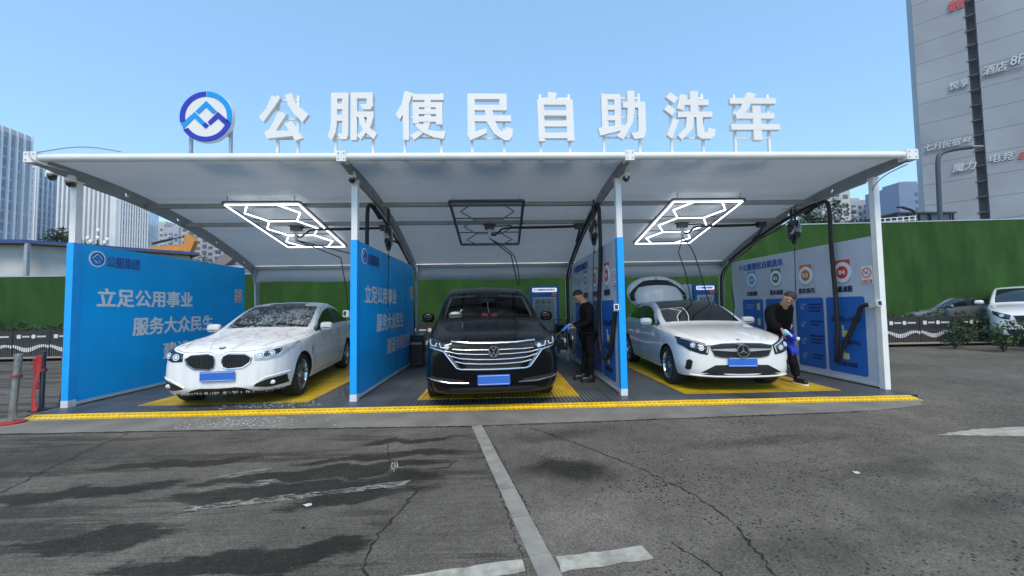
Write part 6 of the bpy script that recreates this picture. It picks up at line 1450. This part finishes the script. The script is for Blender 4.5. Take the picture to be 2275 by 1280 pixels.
# ================================================================ green hoarding, planters, yard
def turf():
    m, t, b = nodes('artificial_turf'); L = t.links; N = t.nodes.new
    tc = N('ShaderNodeTexCoord'); mp = N('ShaderNodeMapping'); mp.inputs['Scale'].default_value = (1,1,.35); L.new(tc.outputs['Object'], mp.inputs[0])
    n = N('ShaderNodeTexNoise'); n.inputs['Scale'].default_value = 1.6; n.inputs['Detail'].default_value = 8; n.inputs['Roughness'].default_value = .65; L.new(mp.outputs[0], n.inputs['Vector'])
    n2 = N('ShaderNodeTexNoise'); n2.inputs['Scale'].default_value = 45; n2.inputs['Detail'].default_value = 3; L.new(tc.outputs['Object'], n2.inputs['Vector'])
    ad = N('ShaderNodeMath'); ad.operation = 'MULTIPLY_ADD'; ad.inputs[1].default_value = .55; L.new(n2.outputs[0], ad.inputs[0]); L.new(n.outputs[0], ad.inputs[2])
    r = N('ShaderNodeValToRGB'); r.color_ramp.elements[0].position = .52; r.color_ramp.elements[0].color = (.016,.05,.012,1); r.color_ramp.elements[1].position = 1; r.color_ramp.elements[1].color = (.046,.115,.028,1); L.new(ad.outputs[0], r.inputs[0])
    br = N('ShaderNodeTexBrick'); br.offset = 0; br.inputs['Scale'].default_value = 1; br.inputs['Brick Width'].default_value = 2; br.inputs['Row Height'].default_value = 60; br.inputs['Mortar Size'].default_value = .006
    br.inputs['Color1'].default_value = (1,1,1,1); br.inputs['Color2'].default_value = (.88,.92,.86,1); br.inputs['Mortar'].default_value = (.75,.75,.75,1)
    mp2 = N('ShaderNodeMapping'); mp2.inputs['Rotation'].default_value = (R(-90),0,0); L.new(tc.outputs['Object'], mp2.inputs[0]); L.new(mp2.outputs[0], br.inputs['Vector'])
    mx = N('ShaderNodeMix'); mx.data_type = 'RGBA'; mx.blend_type = 'MULTIPLY'; mx.inputs[0].default_value = 1; L.new(r.outputs[0], mx.inputs[6]); L.new(br.outputs[0], mx.inputs[7]); L.new(mx.outputs[2], b.inputs['Base Color'])
    b.inputs['Roughness'].default_value = .95; b.inputs['Specular IOR Level'].default_value = .1
    bp = N('ShaderNodeBump'); bp.inputs['Strength'].default_value = .9; bp.inputs['Distance'].default_value = .03; L.new(n2.outputs[0], bp.inputs['Height']); L.new(bp.outputs[0], b.inputs['Normal'])
    return m
TURF = turf()
def hoarding(lab, x0, x1, zt0, zt1, y0, y1):
    th = thing('turf_fence', lab, 'fence', ((x0+x1)/2,y0,GZ), group='artificial turf site fences')
    b = MB(); vs = [(x0,y0,GZ),(x1,y1,GZ),(x1,y1+.12,GZ),(x0,y0+.12,GZ),(x0,y0,zt0),(x1,y1,zt1),(x1,y1+.12,zt1),(x0,y0+.12,zt0)]
    b.add(vs, [(0,1,5,4),(1,2,6,5),(2,3,7,6),(3,0,4,7),(4,5,6,7)]); b.build('turf_face', TURF, th)
    b = MB(); b.bar((x0,y0+.06,zt0+.02),(x1,y1+.06,zt1+.02),.16,.04); b.build('top_rail', GALV, th)
hoarding('lower artificial turf fence in front of the white site shed', -48, 2, 2.64, 2.62, 7.7, 7.6)
hoarding('taller artificial turf fence below the grey tower on the right', 2, 44, 4.02, 4.75, 7.6, 7.9)
sheet('kerb_strip', [(-30,6.15),(-7,6.15),(-7,6.95),(-30,6.95)], GZ+.09, pm('beige_kerb', (.26,.23,.18), .85, var=.2, scale=3, bump=.2))
sheet('kerb_strip', [(6.6,5.7),(30,5.7),(30,6.5),(6.6,6.5)], GZ+.09, pm('beige_kerb', (.26,.23,.18), .85, var=.2, scale=3, bump=.2))
def leaves(mb, c, r, n, s, mi=0, clump=5, seed=0, flat=.0):
    """leaf quads gathered in clumps through an ellipsoid"""
    g = random.Random(seed); c = Vector(c); r = Vector(r); cl = []
    for k in range(clump):
        while True:
            q = Vector((g.uniform(-1,1),g.uniform(-1,1),g.uniform(-1,1)))
            if q.length < 1: break
        cl.append((Vector((q.x*r.x,q.y*r.y,q.z*r.z))*.8, g.uniform(.25,.55)))
    for k in range(n):
        o, f = g.choice(cl); d = Vector((g.gauss(0,1),g.gauss(0,1),g.gauss(0,1))).normalized()*g.random()**.5
        p = c + o + Vector((d.x*r.x*f, d.y*r.y*f, d.z*r.z*f*.9))
        a = Vector((g.gauss(0,1),g.gauss(0,1),g.gauss(0,.6))).normalized()*s*g.uniform(.6,1.3); u = a.orthogonal().normalized(); u.rotate(Matrix.Rotation(g.uniform(0,6.28),3,a.normalized())); u = u*s*g.uniform(.25,.45)
        mb.add([p-a*.5, p-u*.6+a*.05, p+a*.5, p+u*.6+a*.05], [(0,1,2,3)], mi if isinstance(mi, int) else g.choice(mi))
LEAFS = [pm('leaf_dark', (.012,.035,.010), .6, var=.4, scale=3), pm('leaf_mid', (.03,.075,.018), .6, var=.4, scale=3), pm('leaf_light', (.085,.16,.035), .55, var=.4, scale=3)]
BARK = pm('bark', (.06,.045,.035), .9, var=.3, scale=12, bump=.5)
PLK = pm('planter_black', (.022,.020,.020), .55, var=.2, scale=3); WMARK = pm('planter_white_mark', (.62,.63,.62), .6, var=.08)
def planter(x, y, h, first=None):
    if first is not None:
        o = copy_tree(first); o.location = (x,y,GZ+.09); return o
    th = thing('planter_box', 'black slatted planter box with white wave in the row along the turf fence', 'planter', (x,y,GZ+.09), group='planter boxes along the turf fence')
    z0 = GZ+.09; b = MB(); b.box(x-.55,x+.55,y-.02,y+.45,z0,z0+h); b.build('planter_body', PLK, th)
    b = MB()
    for k in range(17): xx = x-.53+k*.0645; b.box(xx,xx+.036,y-.035,y-.02,z0+.02,z0+.42)
    sl = b.build('planter_slats', pm('planter_slat_grey', (.06,.055,.055), .6, var=.15), th)
    b = MB()
    for k in range(17):
        xx = x-.53+k*.0645; zc = z0+.27+.065*math.sin(k/16*6.6+2.2); hh = .035+.03*abs(math.sin(k/16*3.3+.2)); b.box(xx,xx+.044,y-.042,y-.036,zc-hh,zc+hh)
    b.build('wave_mark', WMARK, sl)
    b = MB(); b.poly(rrect(x-.44,x-.32,z0+h*.70,z0+h*.70+.12,.015), (0,y-.02,0), (1,0,0), (0,0,1), (0,-1,0), 0, .006); b.poly(arc(x+.06,z0+h*.70+.06,.065,0,345,20), (0,y-.02,0), (1,0,0), (0,0,1), (0,-1,0), 0, .006)
    for x0, n_ in ((x-.27,4),(x+.17,5)):
        for k in range(n_): b.box(x0+k*.055,x0+k*.055+.042,y-.026,y-.02,z0+h*.70+.035,z0+h*.70+.085)
    b.build('white_marks', WMARK, th)
    return th
P0_ = planter(-16.9, 6.72, .80)
xs_ = [-15.78,-14.66,-13.54,-12.42,-11.3,-10.18,-9.06,-7.94,-6.82,-5.7,-4.58,-3.46,-2.34,-1.22,-.1,1.02,2.14,3.26]
for x in xs_: planter(x, 6.72, .80, P0_)
for x in (12.95,14.07,15.19): planter(x, 6.25, .80, P0_)
hb = MB()
for i, x in enumerate([-17.4+.55*k for k in range(38)]): leaves(hb, (x,6.95,.93+.05*math.sin(i*2.1)), (.42,.24,.16), 240, .07, (0,0,1,1,2), 6, i)
for i, x in enumerate([11.4+.6*k for k in range(9)]): leaves(hb, (x,6.5,.92+.06*math.sin(i*1.7)), (.45,.25,.14), 160, .07, (0,0,1,1,2), 6, 90+i)
tag(hb.build('hedge', LEAFS), 'low dark green hedge growing out of the black planter boxes', 'hedge', kind='stuff')
def shrub(lab, c, r, n, s, mi, seed):
    th = thing('shrub', lab, 'shrub', (c[0],c[1],GZ)); b = MB(); leaves(b, c, r, n, s, mi, 9, seed); b.build('foliage', LEAFS, th)
    b = MB()
    for k in range(5): a = k*1.3; b.tube([(c[0],c[1],GZ),(c[0]+r[0]*.4*math.cos(a),c[1]+r[1]*.4*math.sin(a),c[2])], [.02,.008], 6)
    b.build('stems', BARK, th)
shrub('loose dark green shrub in front of the grey hatchback', (14.6,5.9,.55), (.75,.45,.5), 900, .09, (0,0,1), 3)
shrub('untidy olive shrub beside the white sport utility car', (13.6,4.2,.42), (.6,.4,.42), 800, .085, (0,1,1,2), 4)
shrub('broad dark shrub in front of the bonnet of the white sport utility car', (14.75,4.15,.5), (.75,.45,.5), 1100, .09, (0,0,0,1), 6)
shrub('tall ragged shrub at the right edge before the white sport utility car', (14.3,3.3,.40), (.6,.4,.45), 900, .09, (0,0,1), 7)
shrub('low scrubby plant between the planter row and the untidy olive shrub', (13.2,5.0,.38), (.55,.35,.36), 700, .085, (0,1,1), 8)
shrub('bright young plant at the left edge beside the planters', (-16.75,7.15,1.15), (.45,.3,.4), 420, .10, (1,2,2), 5)
# ================================================================ site shed, digger
SHW = pm('shed_white_panel', (.50,.51,.50), .6, var=.2, scale=1.2); ROOFB = pm('shed_roof_blue', (.02,.07,.30), .5, var=.1); SHD = pm('shed_soffit_dark', (.09,.09,.095), .7)
sh = thing('site_shed', 'long white site shed with a thin blue edged flat roof behind the lower fence', 'shed', (-20,14,GZ))
b = MB(); fp = [(-30,11.3),(-21.3,12.0),(-17.0,16.6),(-22,21),(-34,16)]; inn = [(-30,12.0),(-21.6,12.6),(-17.7,16.8),(-22,20.4),(-33.4,16)]
b.poly(inn, (0,0,0), (1,0,0), (0,1,0), (0,0,1), GZ, 4.55); b.build('shed_wall', SHW, sh)
b = MB(); b.poly(fp, (0,0,0), (1,0,0), (0,1,0), (0,0,1), 4.56, 4.62); b.build('roof_soffit', SHD, sh)
b = MB(); b.poly([(x*1.001,y*.999) for x,y in fp], (0,0,0), (1,0,0), (0,1,0), (0,0,1), 4.625, 4.71); b.build('roof_edge', ROOFB, sh)
for (x, y) in ((-21.25,12.15),(-19.2,14.4),(-25.5,11.75)):
    b = MB(); b.box(x-.07,x+.07,y-.07,y+.07,GZ,4.555); b.build('shed_column', GALV, sh)
s2 = thing('site_cabin', 'low pale roofed cabin behind the back of the left blue board', 'cabin', (-13,14,GZ))
b = MB(); b.box(-15.0,-11.2,13.6,17,GZ,3.35); b.build('cabin_wall', SHW, s2)
b = MB(); b.add([(-15.4,13.2,3.52),(-10.9,13.2,3.42),(-10.9,17.4,3.75),(-15.4,17.4,3.85),(-15.4,13.2,3.62),(-10.9,13.2,3.52),(-10.9,17.4,3.85),(-15.4,17.4,3.95)], [(0,3,2,1),(4,5,6,7),(0,1,5,4),(1,2,6,5),(2,3,7,6),(3,0,4,7)]); b.build('cabin_roof', pm('pale_roof_sheet', (.42,.43,.43), .5, var=.15), s2)
b = MB(); b.bar((-13.6,13.4,3.6),(-12.5,13.5,4.55),.5,.45); b.bar((-12.5,13.5,4.5),(-11.9,13.5,4.2),.3,.25); b.build('roof_duct', pm('duct_grey_brown', (.20,.17,.165), .6), s2)
ORG = pm('digger_orange', (.55,.22,.03), .5, var=.25, scale=4, bump=.1)
ex = thing('excavator', 'orange excavator with folded arm rising behind the site shed', 'excavator', (-22.5,23,GZ))
b = MB(); b.poly([(-24.4,5.9),(-22.3,6.05),(-21.6,6.15),(-21.7,5.75),(-22.3,5.65),(-24.4,5.45)], (0,22,0), (1,0,0), (0,0,1), (0,-1,0), -.2, .2); b.build('boom', ORG, ex)
b = MB(); b.poly([(-21.9,6.75),(-21.5,6.72),(-21.25,6.3),(-21.5,5.6),(-22.0,4.3),(-22.5,4.2),(-22.2,5.2),(-22.0,6.1)], (0,22,0), (1,0,0), (0,0,1), (0,-1,0), -.16, .24); b.build('arm', ORG, ex)
b = MB(); b.tube([(-24.2,21.9,6.15),(-22.9,21.9,6.45)], .09, 8); b.tube([(-22.9,21.9,6.45),(-21.8,21.9,6.68)], .045, 8); b.build('hydraulic_ram', pm('dark_steel',(.05,.05,.055),.4,.4), ex, smooth=True)
b = MB(); b.poly([(-24.6,5.35),(-24.0,5.35),(-22.0,5.62),(-22.0,5.45),(-24.5,4.95)], (0,21.7,0), (1,0,0), (0,0,1), (0,-1,0), -.1, .1); b.build('lower_link', ORG, ex)
b = MB(); b.poly([(-22.6,4.3),(-21.9,4.4),(-21.8,3.7),(-22.2,3.2),(-22.8,3.4)], (0,22,0), (1,0,0), (0,0,1), (0,-1,0), -.35, .35); b.build('bucket', TRIMB, ex)
b = MB(); b.box(-27,-24.2,21.2,23.6,.95,2.6); b.box(-25.9,-24.4,21.2,22.4,2.6,3.6); b.build('house', ORG, ex)
b = MB(); b.poly([(-24.5,2.2),(-24.1,2.3),(-24.1,5.6),(-24.5,5.6)], (0,22.3,0), (1,0,0), (0,0,1), (0,-1,0), -.2, .2); b.build('boom_foot', ORG, ex)
for y in (21.0,23.2): b = MB(); b.poly(rrect(-27.3,-23.8,GZ,.9,.4,8), (0,y,0), (1,0,0), (0,0,1), (0,1,0), 0, .6); b.build('track', TRIMB, ex)
# ================================================================ street lamps
LPG = pm('dark_lamp_post', (.035,.04,.045), .5, .2)
gl = thing('globe_lamp', 'street lamp with a cluster of white globes in front of the striped tower', 'street lamp', (-36,30,GZ))
b = MB(); b.tube([(-36,30,GZ),(-36,30,1),(-36,30,7.9)], [.16,.1,.06], 10); b.build('lamp_post', LPG, gl, smooth=True)
GLB = pm('white_globe', (.82,.83,.82), .3)
for k in range(9):
    a = k*6.283/8; rr_ = .6 if k < 8 else 0; zz = (8.0 if k % 2 else 7.65) if k < 8 else 8.75; px_, py_ = -36+rr_*math.cos(a), 30+rr_*math.sin(a)
    b = MB(); b.tube(spline([(-36,30,7.6),(-36+rr_*.6*math.cos(a),30+rr_*.6*math.sin(a),7.35 if k < 8 else 8.0),(px_,py_,zz-.22)],4), .03, 6); br_ = b.build('lamp_arm', LPG, gl, smooth=True)
    b = MB(); superell(b, (px_,py_,zz), .14, .14, .21, 1, 16); b.build('lamp_globe', GLB, br_, smooth=True)
tl = thing('street_lamp', 'tall dark street lamp with curved arm in front of the grey tower', 'street lamp', (23.5,14,GZ))
b = MB(); b.tube(spline([(23.45,14,GZ),(23.5,14,4),(23.58,14,7.6),(23.64,14,8.9),(23.9,14,9.3),(24.6,14,9.5),(25.6,14,9.62)],6), .105, 10); b.build('lamp_post', pm('blue_grey_post', (.05,.065,.085), .5, .2), tl, smooth=True)
b = MB(); superell(b, (25.8,14,9.63), .38, .14, .05, .6, 14); b.build('lamp_head', GALV, tl, smooth=True)
tl2 = thing('street_lamp', 'short dark lamp with bent arm beside the glass booth', 'street lamp', (22.2,14,GZ))
b = MB(); b.tube(spline([(22.2,14,GZ),(22.2,14,3),(22.2,14,5.8),(22.14,14,6.08),(21.95,14,6.22),(21.5,14,6.36)],6), .07, 10); b.build('lamp_post', LPG, tl2, smooth=True)
b = MB(); superell(b, (21.4,14,6.37), .22, .09, .045, .6, 12); b.build('lamp_head', LPG, tl2, smooth=True)
# ================================================================ trees
def tree(name, lab, base, h, c, r, n, s, mi, seed, blobs=12):
    th = thing(name, lab, 'tree', base); g = random.Random(seed); b = MB(); base = Vector(base); top_ = Vector(c)
    b.tube(spline([base, base.lerp(top_,.5)+Vector((.1,0,0)), top_],5), [.16*(1-.75*k/10) for k in range(11)], 8)
    for k in range(9):
        a = g.uniform(0,6.28); p = base.lerp(top_, g.uniform(.45,.9)); e = Vector((c[0]+r[0]*.8*math.cos(a), c[1]+r[1]*.8*math.sin(a), c[2]+r[2]*g.uniform(-.3,.8))); b.tube([p, p.lerp(e,.5)+Vector((0,0,.12)), e], [.05,.03,.01], 5)
    b.build('trunk', BARK, th, smooth=True)
    b = MB(); leaves(b, c, r, n, s, mi, blobs, seed); b.build('crown', LEAFS, th)
tree('young_tree', 'larger young tree with open crown behind the taller turf fence', (15.7,12.3,GZ), 6.4, (15.75,12.3,5.5), (1.15,.9,1.05), 1300, .17, (0,0,1,1), 11, 14)
tree('young_tree', 'small young tree with open crown close to the right end post', (17.0,12.0,GZ), 5.4, (17.0,12.0,5.0), (.75,.6,.62), 620, .16, (0,1,1), 12, 9)
tree('young_tree', 'thin leafy sapling nearest the right arched rib', (14.3,11.6,GZ), 5.3, (14.35,11.6,4.95), (.8,.6,.55), 420, .16, (0,1,1), 13, 8)
tree('broad_tree', 'dark round tree at the left edge above the site shed', (-39.6,32,GZ), 9, (-39.7,32,7.4), (2.6,2.2,2.3), 2600, .38, (0,0,0,1), 14, 16)
tree('young_tree', 'green tree top showing under the excavator arm', (-19.6,20,GZ), 5, (-19.6,20,4.0), (1.3,1,1.0), 900, .18, (1,1,2), 15, 9)
# ================================================================ tall buildings
def grid_mat(nm, c1, c2, mort, bw, bh, ms, rough=.3, spec=.5):
    m, t, b = nodes(nm); L = t.links; N = t.nodes.new; tc = N('ShaderNodeTexCoord'); ge = N('ShaderNodeNewGeometry')
    sp = N('ShaderNodeSeparateXYZ'); L.new(tc.outputs['Object'], sp.inputs[0]); ad = N('ShaderNodeMath'); ad.operation = 'ADD'; L.new(sp.outputs[0], ad.inputs[0]); L.new(sp.outputs[1], ad.inputs[1])
    cb_ = N('ShaderNodeCombineXYZ'); L.new(ad.outputs[0], cb_.inputs[0]); L.new(sp.outputs[2], cb_.inputs[1])
    br = N('ShaderNodeTexBrick'); br.offset = 0; br.inputs['Scale'].default_value = 1; br.inputs['Brick Width'].default_value = bw; br.inputs['Row Height'].default_value = bh; br.inputs['Mortar Size'].default_value = ms; br.inputs['Bias'].default_value = -.1
    br.inputs['Color1'].default_value = (*c1,1); br.inputs['Color2'].default_value = (*c2,1); br.inputs['Mortar'].default_value = (*mort,1); L.new(cb_.outputs[0], br.inputs['Vector'])
    n = N('ShaderNodeTexNoise'); n.inputs['Scale'].default_value = .12; n.inputs['Detail'].default_value = 5; L.new(tc.outputs['Object'], n.inputs['Vector'])
    r = N('ShaderNodeMapRange'); r.inputs[1].default_value = .3; r.inputs[2].default_value = .7; r.inputs[3].default_value = .8; r.inputs[4].default_value = 1.15; L.new(n.outputs[0], r.inputs[0])
    mx = N('ShaderNodeMix'); mx.data_type = 'RGBA'; mx.blend_type = 'MULTIPLY'; mx.inputs[0].default_value = 1; L.new(br.outputs[0], mx.inputs[6]); L.new(r.outputs[0], mx.inputs[7]); L.new(mx.outputs[2], b.inputs['Base Color'])
    b.inputs['Roughness'].default_value = rough; b.inputs['Specular IOR Level'].default_value = spec; return m
CURT = grid_mat('curtain_wall', (.16,.21,.33), (.24,.30,.42), (.42,.44,.48), 1.6, 3.2, .42, .25); CURTD = grid_mat('dark_curtain_wall', (.12,.16,.26), (.20,.25,.36), (.36,.38,.43), 1.6, 3.2, .4, .25)  # the second is a darker glass for the two leftmost towers
FIN = pm('pale_facade_fin', (.76,.77,.78), .6, var=.06, scale=.2); SLAB = pm('pale_tower_stone', (.55,.57,.60), .7, var=.08, scale=.2)
def prism(nm, fp, z0, z1, mat, parent):
    b = MB(); b.poly(fp, (0,0,0), (1,0,0), (0,1,0), (0,0,1), z0, z1); return b.build(nm, mat, parent)
def fins(th, a, c, n, z0, z1, w, d, mat=FIN, first=0, last=None):
    a = Vector((*a,0)); c = Vector((*c,0)); u = (c-a).normalized(); o = Vector((u.y,-u.x,0))
    for k in range(n):
        p = a.lerp(c, k/(n-1)); b = MB(); b.poly([(-w/2,0),(w/2,0),(w/2,d),(-w/2,d)], p, u, o, (0,0,1), z0, z1); b.build('fin', mat, th)
ta = thing('office_tower', 'glass tower with white fins at the far left edge', 'tower', (-155,108,GZ), group='striped office towers on the left')
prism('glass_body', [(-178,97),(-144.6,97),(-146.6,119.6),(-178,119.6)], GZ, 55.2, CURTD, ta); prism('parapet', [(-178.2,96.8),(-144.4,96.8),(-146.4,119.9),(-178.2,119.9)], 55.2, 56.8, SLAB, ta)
fins(ta, (-144.6,97.4), (-146.6,119.4), 12, GZ, 56.9, .34, .6)
tb = thing('office_tower', 'narrow glass tower with white fins, second from the left edge', 'tower', (-192,168,GZ), group='striped office towers on the left')
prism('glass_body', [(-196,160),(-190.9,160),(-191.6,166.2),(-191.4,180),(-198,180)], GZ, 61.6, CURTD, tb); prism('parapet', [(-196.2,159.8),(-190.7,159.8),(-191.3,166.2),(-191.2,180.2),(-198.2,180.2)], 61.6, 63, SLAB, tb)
fins(tb, (-195.8,160), (-190.9,160), 3, GZ, 63, .4, .5); fins(tb, (-190.9,160.2), (-191.6,166), 4, GZ, 63, .4, .5)
td = thing('office_tower', 'broad striped tower with white fins rising behind the left blue board', 'tower', (-155,158,GZ), group='striped office towers on the left')
prism('glass_body', [(-171,150),(-149,150),(-142.4,156.5),(-155,176),(-172,172)], GZ, 58, CURT, td); prism('parapet', [(-171.3,149.7),(-148.9,149.7),(-142,156.5),(-155,176.4),(-172.3,172.3)], 58, 59.5, SLAB, td)
fins(td, (-170.6,150), (-150.4,150), 13, GZ, 59, .75, .7); fins(td, (-148.3,150.7), (-142.6,156.3), 12, GZ, 59, .34, .5)
prism('corner_pier', [(-149.9,149.2),(-148.4,149.2),(-148.0,150.8),(-149.9,150.8)], GZ, 59.2, FIN, td)
WIN = pm('flat_window', (.06,.09,.13), .15, var=.3, scale=.5); BALC = pm('flat_balcony', (.40,.42,.45), .6, var=.1)
def flats(lab, fp, h, cols, fh, wallm, front=(0,1), z0w=None, roofh=2, second=None):
    xs = [p[0] for p in fp]; ys = [p[1] for p in fp]
    th = thing('apartment_block', lab, 'apartment block', (sum(xs)/len(xs), sum(ys)/len(ys), GZ), group='distant apartment blocks')
    prism('wall', fp, GZ, h, wallm, th); cx, cy = sum(xs)/len(xs), sum(ys)/len(ys)
    prism('roof_house', [(cx+(x-cx)*.5, cy+(y-cy)*.5) for x, y in fp], h, h+roofh, wallm, th)
    n = int(h/fh); start = int((z0w or 20)/fh)
    for (ia, ib, cl) in ((front[0],front[1],cols),) + ((second,) if second else ()):
        a = Vector((*fp[ia],0)); c = Vector((*fp[ib],0)); u = (c-a).normalized(); o = Vector((u.y,-u.x,0)); L_ = (c-a).length
        for f in range(start, n):
            for k in range(cl):
                p = a + u*(L_*(k+.5)/cl); w_ = L_/cl; z = f*fh
                b = MB()
                if k % 2: b.poly([(-w_*.42,0),(w_*.42,0),(w_*.42,1.1),(-w_*.42,1.1)], p, u, o, (0,0,1), z+.3, z+1.35); b.build('balcony', BALC, th)
                else: b.poly([(-w_*.28,-.1),(w_*.28,-.1),(w_*.28,.06),(-w_*.28,.06)], p, u, o, (0,0,1), z+.9, z+2.4); b.build('window', WIN, th)
                if k % 2: b = MB(); b.poly([(-w_*.36,-.1),(w_*.36,-.1),(w_*.36,.05),(-w_*.36,.05)], p, u, o, (0,0,1), z+1.4, z+2.7); b.build('window', WIN, th)
CRM = pm('cream_wall', (.48,.45,.41), .8, var=.1, scale=.3); GRW = pm('grey_flat_wall', (.36,.38,.41), .8, var=.1, scale=.3); BLW = pm('blue_grey_wall', (.15,.21,.33), .7, var=.1, scale=.3)
flats('small far apartment block in the gap between the two left striped towers', [(-256,220),(-245,220),(-245,235),(-256,235)], 53, 3, 3.2, CRM, z0w=34)
flats('taller pale apartment block just right of the broad striped tower', [(-206.5,230),(-197.8,230),(-197.8,245),(-206.5,245)], 53.5, 3, 3.2, CRM, z0w=26)
flats('grey apartment block with balconies under the left arched rib', [(-197.4,229),(-188.5,229),(-188.5,244),(-197.4,244)], 51.0, 3, 3.2, GRW, z0w=26)
flats('cream apartment block behind the excavator arm', [(-164,200),(-150,200),(-150,215),(-164,215)], 45, 4, 3.2, CRM, z0w=20)
flats('grey and white apartment block right of the excavator arm', [(-149.5,198),(-134,198),(-134,215),(-149.5,215)], 42, 4, 3.2, GRW, z0w=18)
flats('blue and grey apartment block left of the big grey tower', [(166,150),(170.5,148.5),(180,148.5),(180,165),(166,165)], 49.5, 4, 3.1, BLW, front=(1,2), z0w=26)
flats('pale apartment block behind the right end post', [(160.5,170),(174.5,169),(174.5,185),(160.5,185)], 48.5, 5, 3.1, GRW, z0w=28)
flats('cream apartment block behind the open crowned trees', [(116,130),(125.5,129),(125.5,142),(116,142)], 41.5, 3, 3.1, CRM, z0w=22)
# ---- big grey tower
def panel_mat():
    m = grid_mat('grey_clad_panels', (.27,.29,.32), (.245,.27,.30), (.12,.13,.14), 9, 3.3, .05, .6, .3); return m
GT = thing('hotel_tower', 'tall grey panelled tower with raised signs at the right edge', 'tower', (80,52,GZ))
A_ = Vector((68,54,0)); U_ = Vector((.692,-.722,0)).normalized(); N_o = Vector((-.722,-.692,0)).normalized()
def fp_(t, d): q = A_+U_*t-N_o*d; return (q.x, q.y)
PANM = panel_mat()
prism('left_wing', [fp_(0,0),fp_(5.55,0),fp_(5.55,18),fp_(0,18)], GZ, 74, PANM, GT); prism('right_wing', [fp_(6.55,-.35),fp_(26,-.35),fp_(26,18),fp_(6.55,18)], GZ, 74, PANM, GT)
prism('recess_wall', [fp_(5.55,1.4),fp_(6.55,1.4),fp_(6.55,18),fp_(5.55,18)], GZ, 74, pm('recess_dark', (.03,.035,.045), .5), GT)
for k in range(21):
    z = 12+k*2.33; b = MB(); b.poly([(5.40,-.12),(6.54,-.12),(6.54,1.39),(5.56,1.39),(5.56,-.0),(5.40,-.0)], A_, U_, -N_o, (0,0,1), z, z+.14); b.build('ledge', pm('rusty_ledge', (.07,.06,.06), .7), GT)
b = MB(); b.poly([(5.58,.9),(5.80,.9),(5.80,1.38),(5.58,1.38)], A_, U_, -N_o, (0,0,1), GZ, 74); b.build('drain_chase', pm('brown_chase', (.13,.10,.09), .8), GT)
SIGN3 = pm('raised_sign_letters', (.46,.49,.52), .4, var=.05); SIGNS = pm('sign_letter_side', (.10,.11,.12), .5)
def tower_text(body, t0, t1, z0, z1, mat, d=0, slant=.15):
    b = MB(); text(b, body, A_+U_*t0+Vector((0,0,z0))+N_o*d, U_, Vector((0,0,1)), N_o, t1-t0, z1-z0, .022, depth=.30, slant=slant)
    b.build('raised_lettering', mat, GT)
    b = MB(); text(b, body, A_+U_*(t0+.05)+Vector((0,0,z0-.05))+N_o*d, U_, Vector((0,0,1)), N_o, t1-t0, z1-z0, .022, depth=.04, slant=slant); b.build('lettering_back', SIGNS, GT)
tower_text('香程', 3.9,5.5,46.2,47.9,REDP,0,0); tower_text('悦享', 3.35,5.35,33.9,35.1,SIGN3); tower_text('酒店', 6.75,8.95,34.6,35.9,SIGN3,.35); tower_text('8F', 9.3,10.5,35.0,36.3,SIGN3,.35)
tower_text('七月民宿', .35,4.1,25.1,26.25,SIGN3); tower_text('6F', 4.4,5.35,25.3,26.0,SIGN3); tower_text('魔力', 3.15,5.45,21.0,22.3,SIGN3); tower_text('电竞', 6.75,9.0,21.4,22.6,SIGN3,.35); tower_text('5F', 9.4,10.6,21.3,22.2,REDP,.35)
for t0, t1, z in ((.3,3.9,25.0),(3.2,5.4,20.9),(3.4,5.4,33.8),(6.7,10.6,34.4)):
    b = MB(); b.bar(A_+U_*t0+N_o*(.2+.35*(t0>6))+Vector((0,0,z)), A_+U_*t1+N_o*(.2+.35*(t0>6))+Vector((0,0,z)), .09); b.build('sign_rail', SIGNS, GT)
# glass booth and railing above the taller fence
bo = thing('glass_booth', 'dark framed glass booth on a raised terrace under the grey tower', 'booth', (30,21,GZ))
b = MB(); b.box(27.6,33.6,20.6,25,GZ,6.8); b.build('terrace', pm('pale_terrace', (.45,.45,.43), .8, var=.1), bo)
b = MB(); b.box(28.5,32.9,20.9,24.5,7.62,7.74); b.build('booth_roof', LPG, bo)
b = MB(); b.box(28.7,32.7,21.1,24.3,6.81,7.61); b.build('booth_glass', pm('booth_glass', (.03,.035,.035), .08, var=.4, scale=1.2), bo)
for k in range(6): x = 28.65+k*.82; b = MB(); b.box(x-.05,x+.05,20.98,21.08,6.81,7.615); b.build('booth_post', LPG, bo)
rl = thing('guard_rail', 'thin white railing above the taller fence left of the booth', 'railing', (17.2,10.2,4.0))
for k in range(7): x = 16.35+k*.27; b = MB(); b.bar((x,10.2,3.0),(x,10.2,4.92+.02*k),.03); b.build('rail_post', WHITE, rl)
for z in (4.62,4.78,4.92): b = MB(); b.bar((16.3,10.2,z),(18.05,10.2,z+.12),.022); b.build('rail_bar', WHITE, rl)
b = MB(); b.box(16.2,18.2,10.1,10.3,GZ,3.0); b.build('rail_base', CONC2, rl)

# ================================================================ pale air
hzm = bpy.data.materials.new('pale_air'); hzm.use_nodes = True; ht = hzm.node_tree; ht.nodes.clear()
ho_ = ht.nodes.new('ShaderNodeOutputMaterial'); pv = ht.nodes.new('ShaderNodeVolumePrincipled'); pv.inputs['Color'].default_value = (.78,.87,1,1); pv.inputs['Density'].default_value = .0006; pv.inputs['Anisotropy'].default_value = .1
ht.links.new(pv.outputs[0], ho_.inputs[1])
hb_ = MB(); hb_.box(-300,300,-70,420,GZ-1.0,80); tag(hb_.build('haze', hzm), kind='stuff')
